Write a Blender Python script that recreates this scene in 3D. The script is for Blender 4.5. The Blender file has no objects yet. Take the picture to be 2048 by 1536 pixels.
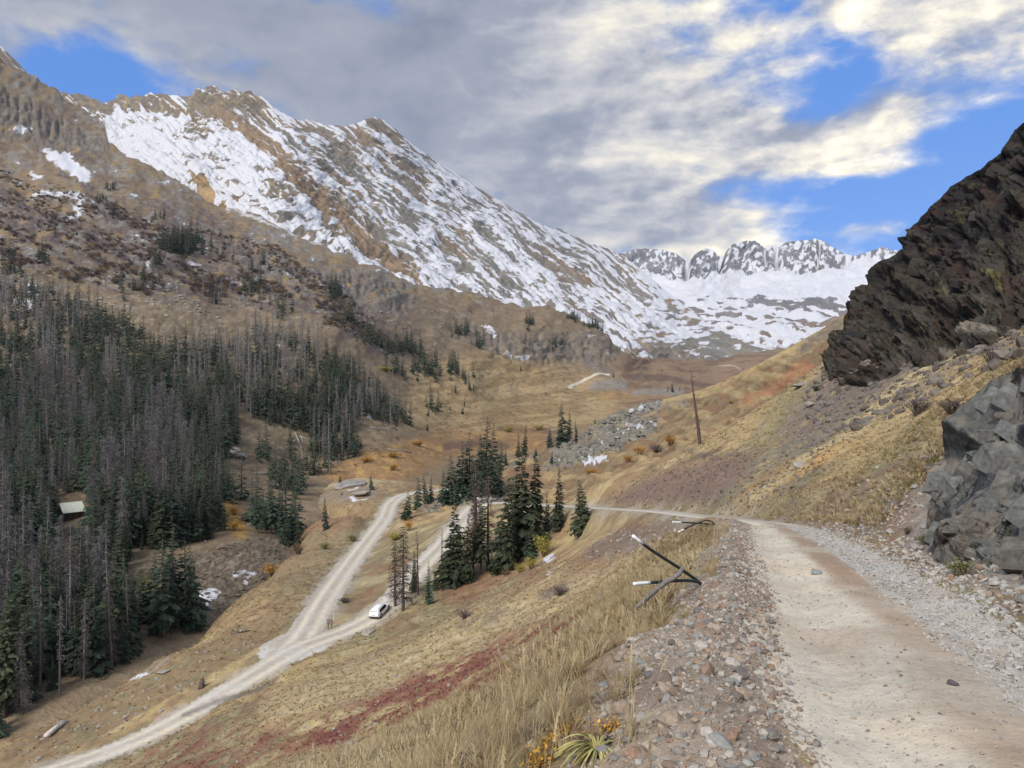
import bpy, bmesh, math, random
import numpy as np
from mathutils import Vector, Matrix, Euler
rad = math.radians
random.seed(7)
RNG = np.random.default_rng(11)
scene = bpy.context.scene
C = scene.collection

# ------------------------------------------------------------------ camera
F = 1538.0; U0 = 1024.0; V0 = 790.0          # focal length and horizon of the photograph (2048 x 1536)
cam_d = bpy.data.cameras.new('camera'); cam = bpy.data.objects.new('camera', cam_d); C.objects.link(cam)
cam.location = (0, 0, 0); cam.rotation_euler = (rad(90), 0, 0)
cam_d.sensor_width = 36; cam_d.lens = F / 2048 * 36; cam_d.shift_y = (V0 - 768) / 2048
cam_d.clip_start = 0.1; cam_d.clip_end = 30000
scene.camera = cam

# ------------------------------------------------------------------ light
SUN_AZ, SUN_EL = rad(-146), rad(40)          # behind the camera, to the left
sd = bpy.data.lights.new('sun', 'SUN'); sun = bpy.data.objects.new('sun', sd); C.objects.link(sun)
sd.energy = 2.0; sd.angle = rad(28); sd.color = (1.0, 0.94, 0.86)
sdir = Vector((math.sin(SUN_AZ) * math.cos(SUN_EL), math.cos(SUN_AZ) * math.cos(SUN_EL), math.sin(SUN_EL)))
sun.rotation_euler = sdir.to_track_quat('Z', 'Y').to_euler()
vs = scene.view_settings
vs.view_transform = 'Standard'; vs.look = 'None'; vs.exposure = 1.03; vs.gamma = 1.0
vs.use_curve_mapping = False
scene.cycles.max_bounces = 4; scene.cycles.diffuse_bounces = 2; scene.cycles.glossy_bounces = 2
scene.cycles.transmission_bounces = 2; scene.cycles.transparent_max_bounces = 4

# ------------------------------------------------------------------ node helpers
class NT:
    def __init__(s, tree): s.t = tree; s.n = tree.nodes; s.l = tree.links
    def node(s, typ, **kw):
        n = s.n.new(typ)
        for k, v in kw.items(): setattr(n, k, v)
        return n
    def put(s, sock, v):
        if v is None: return
        if isinstance(v, bpy.types.NodeSocket): s.l.new(v, sock)
        else:
            try: sock.default_value = v
            except Exception: sock.default_value = (*v, 1.0)
    def m(s, op, a, b=None, c=None, clamp=False):
        n = s.node('ShaderNodeMath', operation=op, use_clamp=clamp)
        s.put(n.inputs[0], a); s.put(n.inputs[1], b)
        if c is not None: s.put(n.inputs[2], c)
        return n.outputs[0]
    def add(s, a, b): return s.m('ADD', a, b)
    def sub(s, a, b): return s.m('SUBTRACT', a, b)
    def mul(s, a, b): return s.m('MULTIPLY', a, b)
    def vm(s, op, a, b=None):
        n = s.node('ShaderNodeVectorMath', operation=op); s.put(n.inputs[0], a); s.put(n.inputs[1], b); return n.outputs[0]
    def comb(s, x, y, z):
        n = s.node('ShaderNodeCombineXYZ'); s.put(n.inputs[0], x); s.put(n.inputs[1], y); s.put(n.inputs[2], z); return n.outputs[0]
    def noise(s, vec, scale, detail=4, rough=0.55, dist=0.0, dim='3D', lac=2.0):
        n = s.node('ShaderNodeTexNoise', noise_dimensions=dim); s.put(n.inputs['Vector'], vec)
        n.inputs['Scale'].default_value = scale; n.inputs['Detail'].default_value = detail
        n.inputs['Roughness'].default_value = rough; n.inputs['Distortion'].default_value = dist
        n.inputs['Lacunarity'].default_value = lac
        return n.outputs['Fac']
    def vor(s, vec, scale, feature='F1', out='Distance'):
        n = s.node('ShaderNodeTexVoronoi', feature=feature); s.put(n.inputs['Vector'], vec); n.inputs['Scale'].default_value = scale
        return n.outputs[out]
    def step(s, x, a, b, lo=0.0, hi=1.0):
        n = s.node('ShaderNodeMapRange', interpolation_type='SMOOTHSTEP'); s.put(n.inputs[0], x)
        n.inputs[1].default_value = a; n.inputs[2].default_value = b; n.inputs[3].default_value = lo; n.inputs[4].default_value = hi
        return n.outputs[0]
    def lin(s, x, a, b, lo=0.0, hi=1.0):
        n = s.node('ShaderNodeMapRange'); s.put(n.inputs[0], x)
        n.inputs[1].default_value = a; n.inputs[2].default_value = b; n.inputs[3].default_value = lo; n.inputs[4].default_value = hi
        return n.outputs[0]
    def mix(s, f, a, b, typ='MIX'):
        n = s.node('ShaderNodeMix', data_type='RGBA', blend_type=typ); n.clamp_factor = True
        s.put(n.inputs[0], f); s.put(n.inputs[6], a); s.put(n.inputs[7], b); return n.outputs[2]
    def attr(s, name, out='Color', typ='GEOMETRY'):
        n = s.node('ShaderNodeAttribute', attribute_name=name, attribute_type=typ); return n.outputs[out]
    def ramp(s, f, stops):
        n = s.node('ShaderNodeValToRGB'); s.put(n.inputs[0], f); e = n.color_ramp.elements
        while len(e) < len(stops): e.new(0.5)
        for i, (p, c) in enumerate(stops): e[i].position = p; e[i].color = (*c, 1)
        return n.outputs[0]

# ------------------------------------------------------------------ world: clear sky with broken cloud
def az_el(u, v):
    a = math.atan((u - U0) / F); return a, math.atan((V0 - v) / F * math.cos(a))
def build_world():
    w = bpy.data.worlds.new('World'); scene.world = w; w.use_nodes = True
    t = NT(w.node_tree); t.n.clear()
    out = t.node('ShaderNodeOutputWorld'); bg = t.node('ShaderNodeBackground'); t.l.new(bg.outputs[0], out.inputs[0])
    sky = t.node('ShaderNodeTexSky', sky_type='NISHITA'); sky.sun_disc = False
    sky.sun_elevation = SUN_EL; sky.sun_rotation = SUN_AZ; sky.altitude = 3400; sky.air_density = 1.0; sky.dust_density = 0.6; sky.ozone_density = 2.0
    tc = t.node('ShaderNodeTexCoord'); d = t.vm('NORMALIZE', tc.outputs['Generated'])
    sx = t.node('ShaderNodeSeparateXYZ'); t.l.new(d, sx.inputs[0]); x, y, z = sx.outputs
    az = t.m('ARCTAN2', x, y); el = t.m('ARCSINE', z)
    # cloud field over the whole sky; puffs flatten towards the horizon
    q = t.comb(x, y, t.mul(z, 2.1))
    warp = t.node('ShaderNodeTexNoise'); t.put(warp.inputs['Vector'], q); warp.inputs['Scale'].default_value = 5.0; warp.inputs['Detail'].default_value = 3
    q = t.vm('ADD', q, t.vm('MULTIPLY', t.vm('SUBTRACT', warp.outputs['Color'], (0.5, 0.5, 0.5)), (0.07, 0.07, 0.06)))
    big = t.noise(q, 1.7, 2, 0.5)
    n1 = t.noise(q, 5.2, 9, 0.53)
    soff = (0.022, -0.012, -0.034)                               # the lit lower right side of each puff
    n2 = t.noise(t.vm('ADD', q, soff), 5.2, 6, 0.52)
    fine = t.noise(q, 15.0, 6, 0.62); fine2 = t.noise(t.vm('ADD', q, (0.010, -0.006, -0.014)), 15.0, 4, 0.6)
    # where the deck is thick and where it opens (direction on the sky, radius)
    cover = None
    blobs = [  # u, v, half width, half height (photo px), weight
        (1300, 430, 230, 100, 0.18), (1560, 330, 60, 20, 0.05), (800, 250, 260, 90, 0.06), (30, 110, 60, 40, 0.24),
        (620, 20, 360, 190, 0.25), (1020, 140, 300, 200, 0.24), (330, 60, 120, 130, 0.16), (1420, 190, 230, 150, 0.30),
        (1230, 420, 230, 110, 0.25), (1880, 120, 170, 150, 0.34), (1780, 260, 70, 70, 0.24), (40, 40, 90, 70, 0.20), (1130, 330, 190, 80, 0.22),
        (150, 170, 120, 110, -0.26), (1560, 405, 150, 60, -0.16), (1380, 330, 50, 26, -0.16), (1900, 400, 200, 90, -0.12), (250, 150, 120, 60, -0.25), (1690, 130, 50, 90, -0.16), (1980, 300, 190, 110, -0.44), (1660, 390, 190, 80, -0.30),
        (1290, 305, 60, 30, -0.25), (670, 260, 70, 35, -0.14), (1740, 355, 60, 20, 0.14), (1900, 320, 60, 16, 0.16), (1760, 450, 80, 22, 0.42), (1540, 430, 110, 16, 0.20), (1690, 338, 36, 10, 0.30), (1780, 335, 50, 9, 0.22), (1560, 330, 170, 30, 0.12)]
    for (u, v, hw, hh, wt) in blobs:
        a, e = az_el(u, v)
        da = t.m('DIVIDE', t.sub(az, a), hw / F); de = t.m('DIVIDE', t.sub(el, e), hh / F)
        r2 = t.add(t.mul(da, da), t.mul(de, de))
        g = t.mul(t.m('EXPONENT', t.mul(r2, -1.0)), wt * (0.60 if wt > 0 else 0.8))
        cover = g if cover is None else t.add(cover, g)
    base = t.add(t.add(t.mul(n1, 1.25), t.mul(big, 0.34)), t.mul(fine, 0.32))
    densv = t.add(t.sub(base, 0.915), cover)
    alpha = t.step(densv, -0.10, 0.19)
    lit = t.add(t.add(t.mul(t.sub(n1, n2), 2.5), t.mul(t.sub(n1, 0.5), 0.9)), t.add(t.mul(t.sub(fine, fine2), 0.9), t.mul(t.sub(fine, 0.5), 0.35)))
    # sunlit side put into the cloud colour: warmer and brighter towards the right
    side = t.step(t.m('SINE', t.sub(az, 0.10)), -0.36, 0.42)
    thick = t.step(densv, 0.10, 0.55)
    lum = t.add(t.add(t.mul(lit, t.lin(side, 0, 1, 0.35, 1.0)), t.lin(side, 0, 1, 0.31, 0.70)), t.mul(thick, -0.20))
    cloud = t.ramp(lum, [(0.0, (0.120, 0.138, 0.180)), (0.30, (0.185, 0.200, 0.238)), (0.56, (0.33, 0.328, 0.332)), (0.78, (0.50, 0.465, 0.395)), (1.0, (0.66, 0.610, 0.490))])
    skyc = t.vm('MULTIPLY', sky.outputs[0], (0.068, 0.068, 0.068))
    skyc = t.mix(0.70, skyc, (0.050, 0.160, 0.455, 1))           # deep clear mountain blue
    col = t.mix(t.mul(alpha, 0.97), skyc, cloud)
    t.l.new(col, bg.inputs[0]); bg.inputs[1].default_value = 1.0
build_world()

# ------------------------------------------------------------------ numpy noise
_G = RNG.random((256, 256)).astype(np.float32)
def vnoise(x, y):
    x = np.asarray(x, np.float32); y = np.asarray(y, np.float32)
    xf = np.floor(x); yf = np.floor(y); xi = xf.astype(np.int32) & 255; yi = yf.astype(np.int32) & 255
    fx = x - xf; fy = y - yf; fx = fx * fx * fx * (fx * (fx * 6 - 15) + 10); fy = fy * fy * fy * (fy * (fy * 6 - 15) + 10)
    x1 = (xi + 1) & 255; y1 = (yi + 1) & 255
    a = _G[xi, yi]; b = _G[x1, yi]; c = _G[xi, y1]; e = _G[x1, y1]
    return (a + (b - a) * fx) * (1 - fy) + (c + (e - c) * fx) * fy
def fbm(x, y, oct=5, gain=0.5, lac=2.03, ridged=False):
    s = 0; amp = 1; tot = 0; cx, sn = math.cos(0.6), math.sin(0.6)
    x = np.asarray(x, np.float32); y = np.asarray(y, np.float32)
    for i in range(oct):
        n = vnoise(x + 17.3 * i, y - 9.1 * i)
        if ridged: n = 1 - np.abs(2 * n - 1)
        s = s + amp * n; tot += amp; amp *= gain
        x, y = (x * cx - y * sn) * lac, (x * sn + y * cx) * lac
    return s / tot                     # 0..1
def sstep(x, a, b):
    t = np.clip((x - a) / (b - a), 0, 1); return t * t * (3 - 2 * t)
def lerp(a, b, t):
    t = np.asarray(t)
    if any(isinstance(k, np.ndarray) and (k.shape == (3,) or k.ndim == t.ndim + 1) for k in (a, b)): t = t[..., None]
    return a + (b - a) * t
def P(u, v, D):
    u = np.asarray(u, float); v = np.asarray(v, float); D = np.asarray(D, float)
    return np.stack([(u - U0) / F * D, D + 0 * u, (V0 - v) / F * D], -1)
def pix(p):
    p = np.asarray(p, float); return U0 + F * p[..., 0] / p[..., 1], V0 - F * p[..., 2] / p[..., 1]

class TPS:
    def __init__(s, X, val, reg=1e-4, k=1.0):
        X = np.asarray(X, float); s.X = X; n = len(X); s.k = k
        r = np.linalg.norm(X[:, None] - X[None], axis=-1)
        A = np.zeros((n + 3, n + 3)); A[:n, :n] = s.phi(r) + reg * np.eye(n)
        A[:n, n] = 1; A[:n, n + 1:] = X; A[n, :n] = 1; A[n + 1:, :n] = X.T
        b = np.zeros(n + 3); b[:n] = val
        s.w = np.linalg.solve(A, b)
    def phi(s, r):
        return np.where(r > 1e-9, r * r * np.log(np.maximum(r, 1e-9)), 0)
    def __call__(s, Q):
        Q = np.asarray(Q, float); sh = Q.shape[:-1]; Q = Q.reshape(-1, 2); out = np.empty(len(Q)); n = len(s.X)
        for i in range(0, len(Q), 20000):
            q = Q[i:i + 20000]
            r2 = (q[:, None, 0] - s.X[None, :, 0]) ** 2 + (q[:, None, 1] - s.X[None, :, 1]) ** 2
            out[i:i + 20000] = (0.5 * r2 * np.log(np.maximum(r2, 1e-18))) @ s.w[:n] + s.w[n] + q @ s.w[n + 1:]
        return out.reshape(sh)

# painting helpers: where on the ground a kind of cover lies
def seg_dist(U, V, pts):
    best = np.full(U.shape, 1e9)
    for (x0, y0), (x1, y1) in zip(pts[:-1], pts[1:]):
        dx, dy = x1 - x0, y1 - y0; L = dx * dx + dy * dy + 1e-9
        t = np.clip(((U - x0) * dx + (V - y0) * dy) / L, 0, 1)
        best = np.minimum(best, np.hypot(U - x0 - t * dx, V - y0 - t * dy))
    return best
def stroke(U, V, pts, r, soft=0.6):
    return 1 - sstep(seg_dist(U, V, pts), r * (1 - soft), r * (1 + soft))
def poly(U, V, pts):
    ins = np.zeros(U.shape, bool); n = len(pts)
    for i in range(n):
        x0, y0 = pts[i]; x1, y1 = pts[(i + 1) % n]
        if y0 == y1: continue
        c = ((V >= y0) != (V >= y1)) & (U < (x1 - x0) * (V - y0) / (y1 - y0) + x0)
        ins ^= c
    return ins.astype(float)
def spoly(U, V, pts, soft):
    e = seg_dist(U, V, list(pts) + [pts[0]]); sgn = poly(U, V, pts) * 2 - 1
    return sstep(e * sgn, -soft, soft)
def lay(col, c, m):
    return col + (np.asarray(c) - col) * np.clip(m, 0, 1)[..., None]

# ------------------------------------------------------------------ object helpers
def mesh_np(name, co, faces, mats=(), attrs=None, smooth=True, colors=None):
    me = bpy.data.meshes.new(name); co = np.asarray(co, np.float32); faces = np.asarray(faces, np.int32)
    n, k = faces.shape
    me.vertices.add(len(co)); me.vertices.foreach_set('co', co.ravel())
    me.loops.add(n * k); me.loops.foreach_set('vertex_index', faces.ravel())
    me.polygons.add(n); me.polygons.foreach_set('loop_start', np.arange(0, n * k, k, dtype=np.int32))
    me.polygons.foreach_set('use_smooth', np.full(n, smooth, bool))
    for m in mats: me.materials.append(m)
    for nm, a in (attrs or {}).items():
        at = me.attributes.new(nm, 'FLOAT', 'POINT'); at.data.foreach_set('value', np.asarray(a, np.float32).ravel())
    for nm, a in (colors or {}).items():
        at = me.attributes.new(nm, 'FLOAT_COLOR', 'POINT'); c = np.ones((len(co), 4), np.float32); c[:, :3] = a; at.data.foreach_set('color', c.ravel())
    me.update(calc_edges=True)
    return me
def obj(name, me, parent=None, loc=None, rot=None, scl=None):
    o = bpy.data.objects.new(name, me); C.objects.link(o)
    if parent is not None: o.parent = parent
    if loc is not None: o.location = loc
    if rot is not None: o.rotation_euler = rot
    if scl is not None: o.scale = scl if hasattr(scl, '__len__') else (scl,) * 3
    return o
def tag(o, label=None, cat=None, group=None, kind=None):
    if label: o['label'] = label
    if cat: o['category'] = cat
    if group: o['group'] = group
    if kind: o['kind'] = kind
    return o
def copy_tree(o, parent=None):
    c = o.copy(); C.objects.link(c); c.parent = parent
    for ch in list(o.children): copy_tree(ch, c)
    return c
class MB:                                    # collects triangles and quads of one part
    def __init__(s): s.v = []; s.f = []
    def add(s, v, f):
        b = len(s.v); s.v += [tuple(p) for p in v]; s.f += [tuple(i + b for i in q) for q in f]
    def box(s, c, h, M=None):
        v = [Vector((sx * h[0], sy * h[1], sz * h[2])) for sx in (-1, 1) for sy in (-1, 1) for sz in (-1, 1)]
        if M is not None: v = [M @ p for p in v]
        v = [p + Vector(c) for p in v]
        s.add(v, [(0, 1, 3, 2), (4, 6, 7, 5), (0, 4, 5, 1), (2, 3, 7, 6), (0, 2, 6, 4), (1, 5, 7, 3)])
    def tube(s, pts, rs, n=6, cap=True):
        pts = [Vector(p) for p in pts]; rings = []
        for i, p in enumerate(pts):
            a = pts[max(i - 1, 0)]; b = pts[min(i + 1, len(pts) - 1)]; t = (b - a).normalized()
            up = Vector((0, 0, 1)) if abs(t.z) < 0.9 else Vector((1, 0, 0)); e = t.cross(up).normalized(); g = t.cross(e)
            rings.append([p + (e * math.cos(2 * math.pi * k / n) + g * math.sin(2 * math.pi * k / n)) * rs[i] for k in range(n)])
        v = [q for r in rings for q in r]; f = []
        for i in range(len(pts) - 1):
            for k in range(n): f.append((i * n + k, i * n + (k + 1) % n, (i + 1) * n + (k + 1) % n, (i + 1) * n + k))
        if cap: f.append(tuple(range(n - 1, -1, -1))); f.append(tuple(range((len(pts) - 1) * n, len(pts) * n)))
        s.add(v, f)
    def mesh(s, name, mat, smooth=False):
        me = bpy.data.meshes.new(name); me.from_pydata([tuple(p) for p in s.v], [], s.f); me.materials.append(mat)
        if smooth:
            for p in me.polygons: p.use_smooth = True
        me.update(); return me
    def build(s, name, mat, parent=None, smooth=False, **kw): return obj(name, s.mesh(name, mat, smooth), parent, **kw)
# ------------------------------------------------------------------ ground materials
def terrain_mat(name, scales, var=0.5, bump=0.4, bdist=0.3, snow_amp=0.3, snow_scale=0.2, rough=0.95, speck=None, stretch=None, hue_mix=0.35):
    m = bpy.data.materials.new(name); m.use_nodes = True; t = NT(m.node_tree); t.n.clear()
    out = t.node('ShaderNodeOutputMaterial'); b = t.node('ShaderNodeBsdfPrincipled'); t.l.new(b.outputs[0], out.inputs[0])
    geo = t.node('ShaderNodeNewGeometry'); pos = geo.outputs['Position']
    if stretch: pos = t.vm('MULTIPLY', pos, stretch)
    col = t.attr('col'); s1, s2, s3 = scales
    a = t.noise(pos, s1, 4, 0.6); c = t.noise(pos, s2, 5, 0.65); e = t.noise(pos, s3, 3, 0.6)
    mixn = t.add(t.add(t.mul(a, 0.35), t.mul(c, 0.40)), t.mul(e, 0.25))
    fac = t.lin(mixn, 0.32, 0.68, 1 - var, 1 + var)
    col = t.mix(1.0, col, t.comb(fac, fac, fac), 'MULTIPLY')
    hue = t.noise(pos, s1 * 0.37, 3, 0.5)
    col = t.mix(t.step(hue, 0.52, 0.75, 0, hue_mix), col, t.mix(1.0, col, (1.18, 0.92, 0.70, 1), 'MULTIPLY'))
    if speck:                                             # small pale stones lying in the cover
        sc, thr, scol = speck
        vd = t.vor(pos, sc); vc = t.node('ShaderNodeTexVoronoi', feature='F1'); t.put(vc.inputs['Vector'], pos); vc.inputs['Scale'].default_value = sc
        sel = t.node('ShaderNodeSeparateColor'); t.l.new(vc.outputs['Color'], sel.inputs[0])
        msk = t.mul(t.m('LESS_THAN', vd, 0.30), t.m('GREATER_THAN', sel.outputs[0], thr))
        col = t.mix(t.mul(msk, 0.8), col, t.mix(sel.outputs[1], scol[0], scol[1]))
    sn = t.attr('snow', 'Fac'); nz = t.add(t.mul(t.noise(pos, snow_scale, 6, 0.65), 0.42), t.mul(t.noise(pos, snow_scale * 6.0, 5, 0.7), 0.58))
    sf = t.mul(t.step(t.add(sn, t.mul(t.sub(nz, 0.5), snow_amp * 2)), 0.42, 0.58), 0.96)
    sncol = t.mix(c, (0.66, 0.665, 0.68, 1), (0.52, 0.53, 0.55, 1))
    col = t.mix(sf, col, sncol)
    t.l.new(col, b.inputs['Base Color']); b.inputs['Roughness'].default_value = rough
    b.inputs['Specular IOR Level'].default_value = 0.15
    bp = t.node('ShaderNodeBump'); bp.inputs['Strength'].default_value = bump; bp.inputs['Distance'].default_value = bdist
    t.put(bp.inputs['Height'], t.add(t.mul(c, 0.6), t.mul(e, 0.4))); t.l.new(bp.outputs[0], b.inputs['Normal'])
    return m
M_HILL = terrain_mat('dry_grass_ground', (0.9, 4.0, 22.0), 0.55, 0.8, 0.15, 0.5, 0.5, hue_mix=0.18)
M_ROAD = terrain_mat('dirt_road_surface', (1.6, 11.0, 70.0), 0.32, 0.8, 0.025, 0, 1, speck=(30.0, 0.72, ((0.42, 0.40, 0.36, 1), (0.20, 0.17, 0.14, 1))))
M_VERGE = terrain_mat('gravel_ground', (2.0, 14.0, 70.0), 0.5, 0.7, 0.03, 0, 1, speck=(40.0, 0.45, ((0.42, 0.38, 0.33, 1), (0.16, 0.11, 0.08, 1))))
M_BACK = terrain_mat('back_hill_ground', (0.3, 1.6, 8.0), 0.5, 0.6, 0.4, 0.55, 0.4)
M_VALLEY = terrain_mat('valley_slope_ground', (0.08, 0.5, 2.6), 0.58, 0.7, 1.2, 0.55, 0.10, hue_mix=0.18)
M_SNOWM = terrain_mat('snowy_mountain_ground', (0.016, 0.09, 0.45), 0.5, 0.7, 5.0, 0.42, 0.07, hue_mix=0.12)
M_FAR = terrain_mat('far_peaks_ground', (0.010, 0.05, 0.25), 0.45, 0.7, 9.0, 0.5, 0.05, hue_mix=0.08)
M_CLIFF = terrain_mat('dark_cliff_rock', (0.22, 1.1, 5.0), 0.55, 0.8, 0.35, 0, 1)
def add_cracks(m, sc, dist, strength):           # joints in the rock: relief only
    t = NT(m.node_tree); b = [n for n in t.n if n.type == 'BSDF_PRINCIPLED'][0]; old = [n for n in t.n if n.type == 'BUMP'][0]; geo = t.node('ShaderNodeNewGeometry')
    w = t.node('ShaderNodeTexNoise'); t.put(w.inputs['Vector'], geo.outputs['Position']); w.inputs['Scale'].default_value = sc * 1.2; w.inputs['Detail'].default_value = 4
    v = t.vm('ADD', geo.outputs['Position'], t.vm('MULTIPLY', t.vm('SUBTRACT', w.outputs['Color'], (.5, .5, .5)), (.5 / sc, .5 / sc, .5 / sc)))
    h = t.add(t.step(t.vor(v, sc, 'DISTANCE_TO_EDGE'), 0, .05), t.mul(t.step(t.vor(v, sc * 3.1, 'DISTANCE_TO_EDGE'), 0, .08), .4))
    def facet(scale, amt):              # broken planes: every block tilts its own way
        vc = t.node('ShaderNodeTexVoronoi'); t.put(vc.inputs['Vector'], v); vc.inputs['Scale'].default_value = scale
        d_ = t.node('ShaderNodeVectorMath', operation='DOT_PRODUCT'); t.l.new(t.vm('SUBTRACT', v, vc.outputs['Position']), d_.inputs[0]); t.l.new(t.vm('SUBTRACT', vc.outputs['Color'], (.5, .5, .5)), d_.inputs[1]); return t.mul(d_.outputs['Value'], amt)
    hh = t.add(t.mul(h, dist), t.add(facet(sc * .9, 1.5), facet(sc * 2.7, 1.2)))
    bp = t.node('ShaderNodeBump'); bp.inputs['Strength'].default_value = strength; bp.inputs['Distance'].default_value = 1.0; t.put(bp.inputs['Height'], hh); t.l.new(old.outputs[0], bp.inputs['Normal']); t.l.new(bp.outputs[0], b.inputs['Normal'])
M_OUTC = terrain_mat('grey_rock_face', (1.2, 6.0, 30.0), 0.34, 0.6, 0.04, 0, 1); add_cracks(M_OUTC, 1.1, .02, .9); add_cracks(M_CLIFF, .25, .12, .8)

def grid_faces(nr, nc, keep=None):
    i = np.arange(nr - 1)[:, None] * nc + np.arange(nc - 1)[None]
    q = np.stack([i, i + 1, i + nc + 1, i + nc], -1).reshape(-1, 4)
    return q if keep is None else q[keep.ravel()]
def submesh(name, co, faces, mat, attrs, colors, smooth=True):
    used, inv = np.unique(faces, return_inverse=True)
    return mesh_np(name, co[used], inv.reshape(faces.shape), (mat,), {k: v[used] for k, v in attrs.items()}, smooth, {k: v[used] for k, v in colors.items()})

# ------------------------------------------------------------------ roads (plan and height)
def catmull(pts, step):
    pts = np.asarray(pts, float); out = []
    for i in range(len(pts) - 1):
        p0 = pts[max(i - 1, 0)]; p1 = pts[i]; p2 = pts[i + 1]; p3 = pts[min(i + 2, len(pts) - 1)]
        n = max(2, int(np.linalg.norm((p2 - p1)[:2]) / step))
        for k in range(n):
            t = k / n; out.append(0.5 * ((2 * p1) + (-p0 + p2) * t + (2 * p0 - 5 * p1 + 4 * p2 - p3) * t * t + (-p0 + 3 * p1 - 3 * p2 + p3) * t ** 3))
    out.append(pts[-1]); return np.array(out)
def road_pts(rows):   # u, v, D, half width
    a = np.array(rows, float); return np.concatenate([P(a[:, 0], a[:, 1], a[:, 2]), a[:, 3:4]], 1)
R_UP = np.array([[1.6, -4, -1.45, 1.25], [2.05, 0.3, -1.66, 1.25]])
R1r = [(2080, 1536, 3.9, 1.25), (1818, 1300, 6.9, 1.25), (1731, 1200, 9.7, 1.25), (1625, 1102, 15.8, 1.25), (1569, 1062, 26, 1.3), (1535, 1047, 38, 1.4), (1478, 1040, 51, 1.5),
       (1400, 1033, 66, 1.6), (1300, 1022, 90, 1.7), (1180, 1015, 122, 1.8), (1090, 1010, 148, 2.0), (1020, 1006, 167, 2.3), (960, 1010, 172, 2.5), (925, 1040, 155, 2.2), (888, 1085, 137, 2.0),
       (835, 1140, 122, 2.0), (768, 1216, 108, 2.0), (700, 1258, 102, 2.0), (600, 1296, 96, 2.2), (480, 1366, 87.5, 1.9), (300, 1468, 80, 1.9), (110, 1540, 76, 1.9), (-150, 1620, 73, 1.9), (-600, 1760, 68, 1.9)]
R1 = catmull(np.concatenate([R_UP, road_pts(R1r)]), 0.6)
R2r = [(575, 1302, 95, 2.2), (612, 1262, 102, 2.2), (655, 1190, 119, 2.2), (720, 1100, 156, 2.2), (768, 1038, 195, 2.3), (783, 1006, 221, 2.4), (815, 988, 241, 2.4), (880, 980, 258, 2.3), (960, 975, 275, 2.2)]
R2 = catmull(road_pts(R2r), 0.8)

# ------------------------------------------------------------------ near hillside: heights over the plan
A_pts = []
def A(u, v, D): A_pts.append(((u - U0) / F, math.log(D), (V0 - v) / F))
def Aw(x, y, z): A_pts.append((x / y, math.log(y), z / y))
for r in R1r + R2r[2:]: A(r[0], r[1], r[2])
for p in [(0, 1.3, -1.72), (-1.2, 1.3, -2.1), (2.2, 1.3, -1.70), (3.6, 1.5, -1.5), (1.4, 1.3, -1.70), (-1.8, 1.5, -2.5),
          (0.57, 4, -1.96), (-0.5, 4, -2.5), (-2, 4, -3.5), (-5, 4, -5.2), (3.95, 4, -1.85), (5.2, 4, -1.7), (1.05, 7, -2.25), (0.0, 7, -2.95), (-3, 7, -4.8), (-9, 7, -8.2), (4.9, 7, -2.25),
          (6.3, 7.5, -2.1), (9, 7.5, -1.6), (2.7, 11.5, -2.78), (1.6, 11.5, -3.5), (-1.5, 11.5, -5.3), (-14, 11, -12), (4.1, 16, -3.3), (7.0, 30, -5.0), (5.0, 30, -6.6), (9.9, 45, -8.2), (8.2, 45, -9.2)]: Aw(*p)
for p in [(1870, 1118, 15.0), (2048, 1172, 10.6), (2048, 728, 21), (1960, 800, 22), (1870, 900, 22), (2250, 640, 20), (2048, 1080, 13.5), (2700, 420, 22), (2950, 1100, 8), (2950, 500, 16),
          # right slope
          (1950, 900, 26), (1800, 1000, 28), (1700, 1040, 26), (1700, 980, 42), (1850, 850, 55), (1600, 990, 48), (1600, 900, 72), (1700, 800, 90), (1500, 980, 66), (1450, 930, 92), (1350, 985, 90), (1300, 975, 108),
          (1950, 750, 38), (2048, 690, 40), (2048, 640, 78), (1850, 715, 93), (1670, 720, 118), (1760, 700, 106), (2300, 560, 62), (2700, 420, 50), (2950, 300, 40),
          (1480, 840, 130), (1600, 765, 135), (1680, 700, 128), (1395, 888, 130), (1300, 925, 140), (1240, 950, 146), (1180, 1000, 150), (1540, 880, 100),
          # behind the crest
          (1480, 935, 170), (1600, 850, 172), (1680, 790, 170), (1395, 975, 168), (1240, 1000, 190), (2048, 520, 140), (2700, 330, 120), (1130, 1010, 185), (1000, 1020, 210),
          # slope below the road
          (1000, 1200, 80), (800, 1284, 89), (600, 1400, 70), (400, 1536, 60), (800, 1450, 50), (1000, 1380, 40), (1100, 1300, 36), (1200, 1230, 34), (1250, 1150, 45), (1000, 1536, 11), (700, 1536, 30), (1100, 1440, 14),
          (1165, 1066, 114), (1040, 1110, 119), (905, 1172, 114), (1250, 1080, 74), (1330, 1075, 46), (1100, 1130, 92), (1000, 1290, 58), (900, 1360, 55), (200, 1620, 58), (-300, 1800, 50), (-900, 1900, 45), (-900, 2300, 14),
          # benches between the roads and the meadow
          (830, 1080, 150), (880, 1022, 178), (765, 1150, 130), (690, 1225, 110), (700, 1180, 122), (500, 1180, 133), (400, 1290, 107), (300, 1335, 101), (200, 1402, 93), (0, 1490, 85), (620, 1052, 194), (700, 962, 282), (660, 1010, 230),
          (450, 1222, 123), (600, 1066, 188), (800, 962, 272), (560, 1130, 155), (-500, 1640, 78), (-900, 1760, 76), (850, 970, 265), (740, 985, 245),
          (0, 1545, 100), (0, 1560, 115), (300, 1420, 125), (450, 1290, 150), (600, 1140, 215), (700, 1030, 315), (800, 1030, 305), (900, 1010, 300), (-900, 1850, 100), (160, 1480, 108), (520, 1190, 178)]: A(*p)
A_pts = np.array(A_pts); A_TPS = TPS(A_pts[:, :2], A_pts[:, 2], 3e-4)
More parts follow.
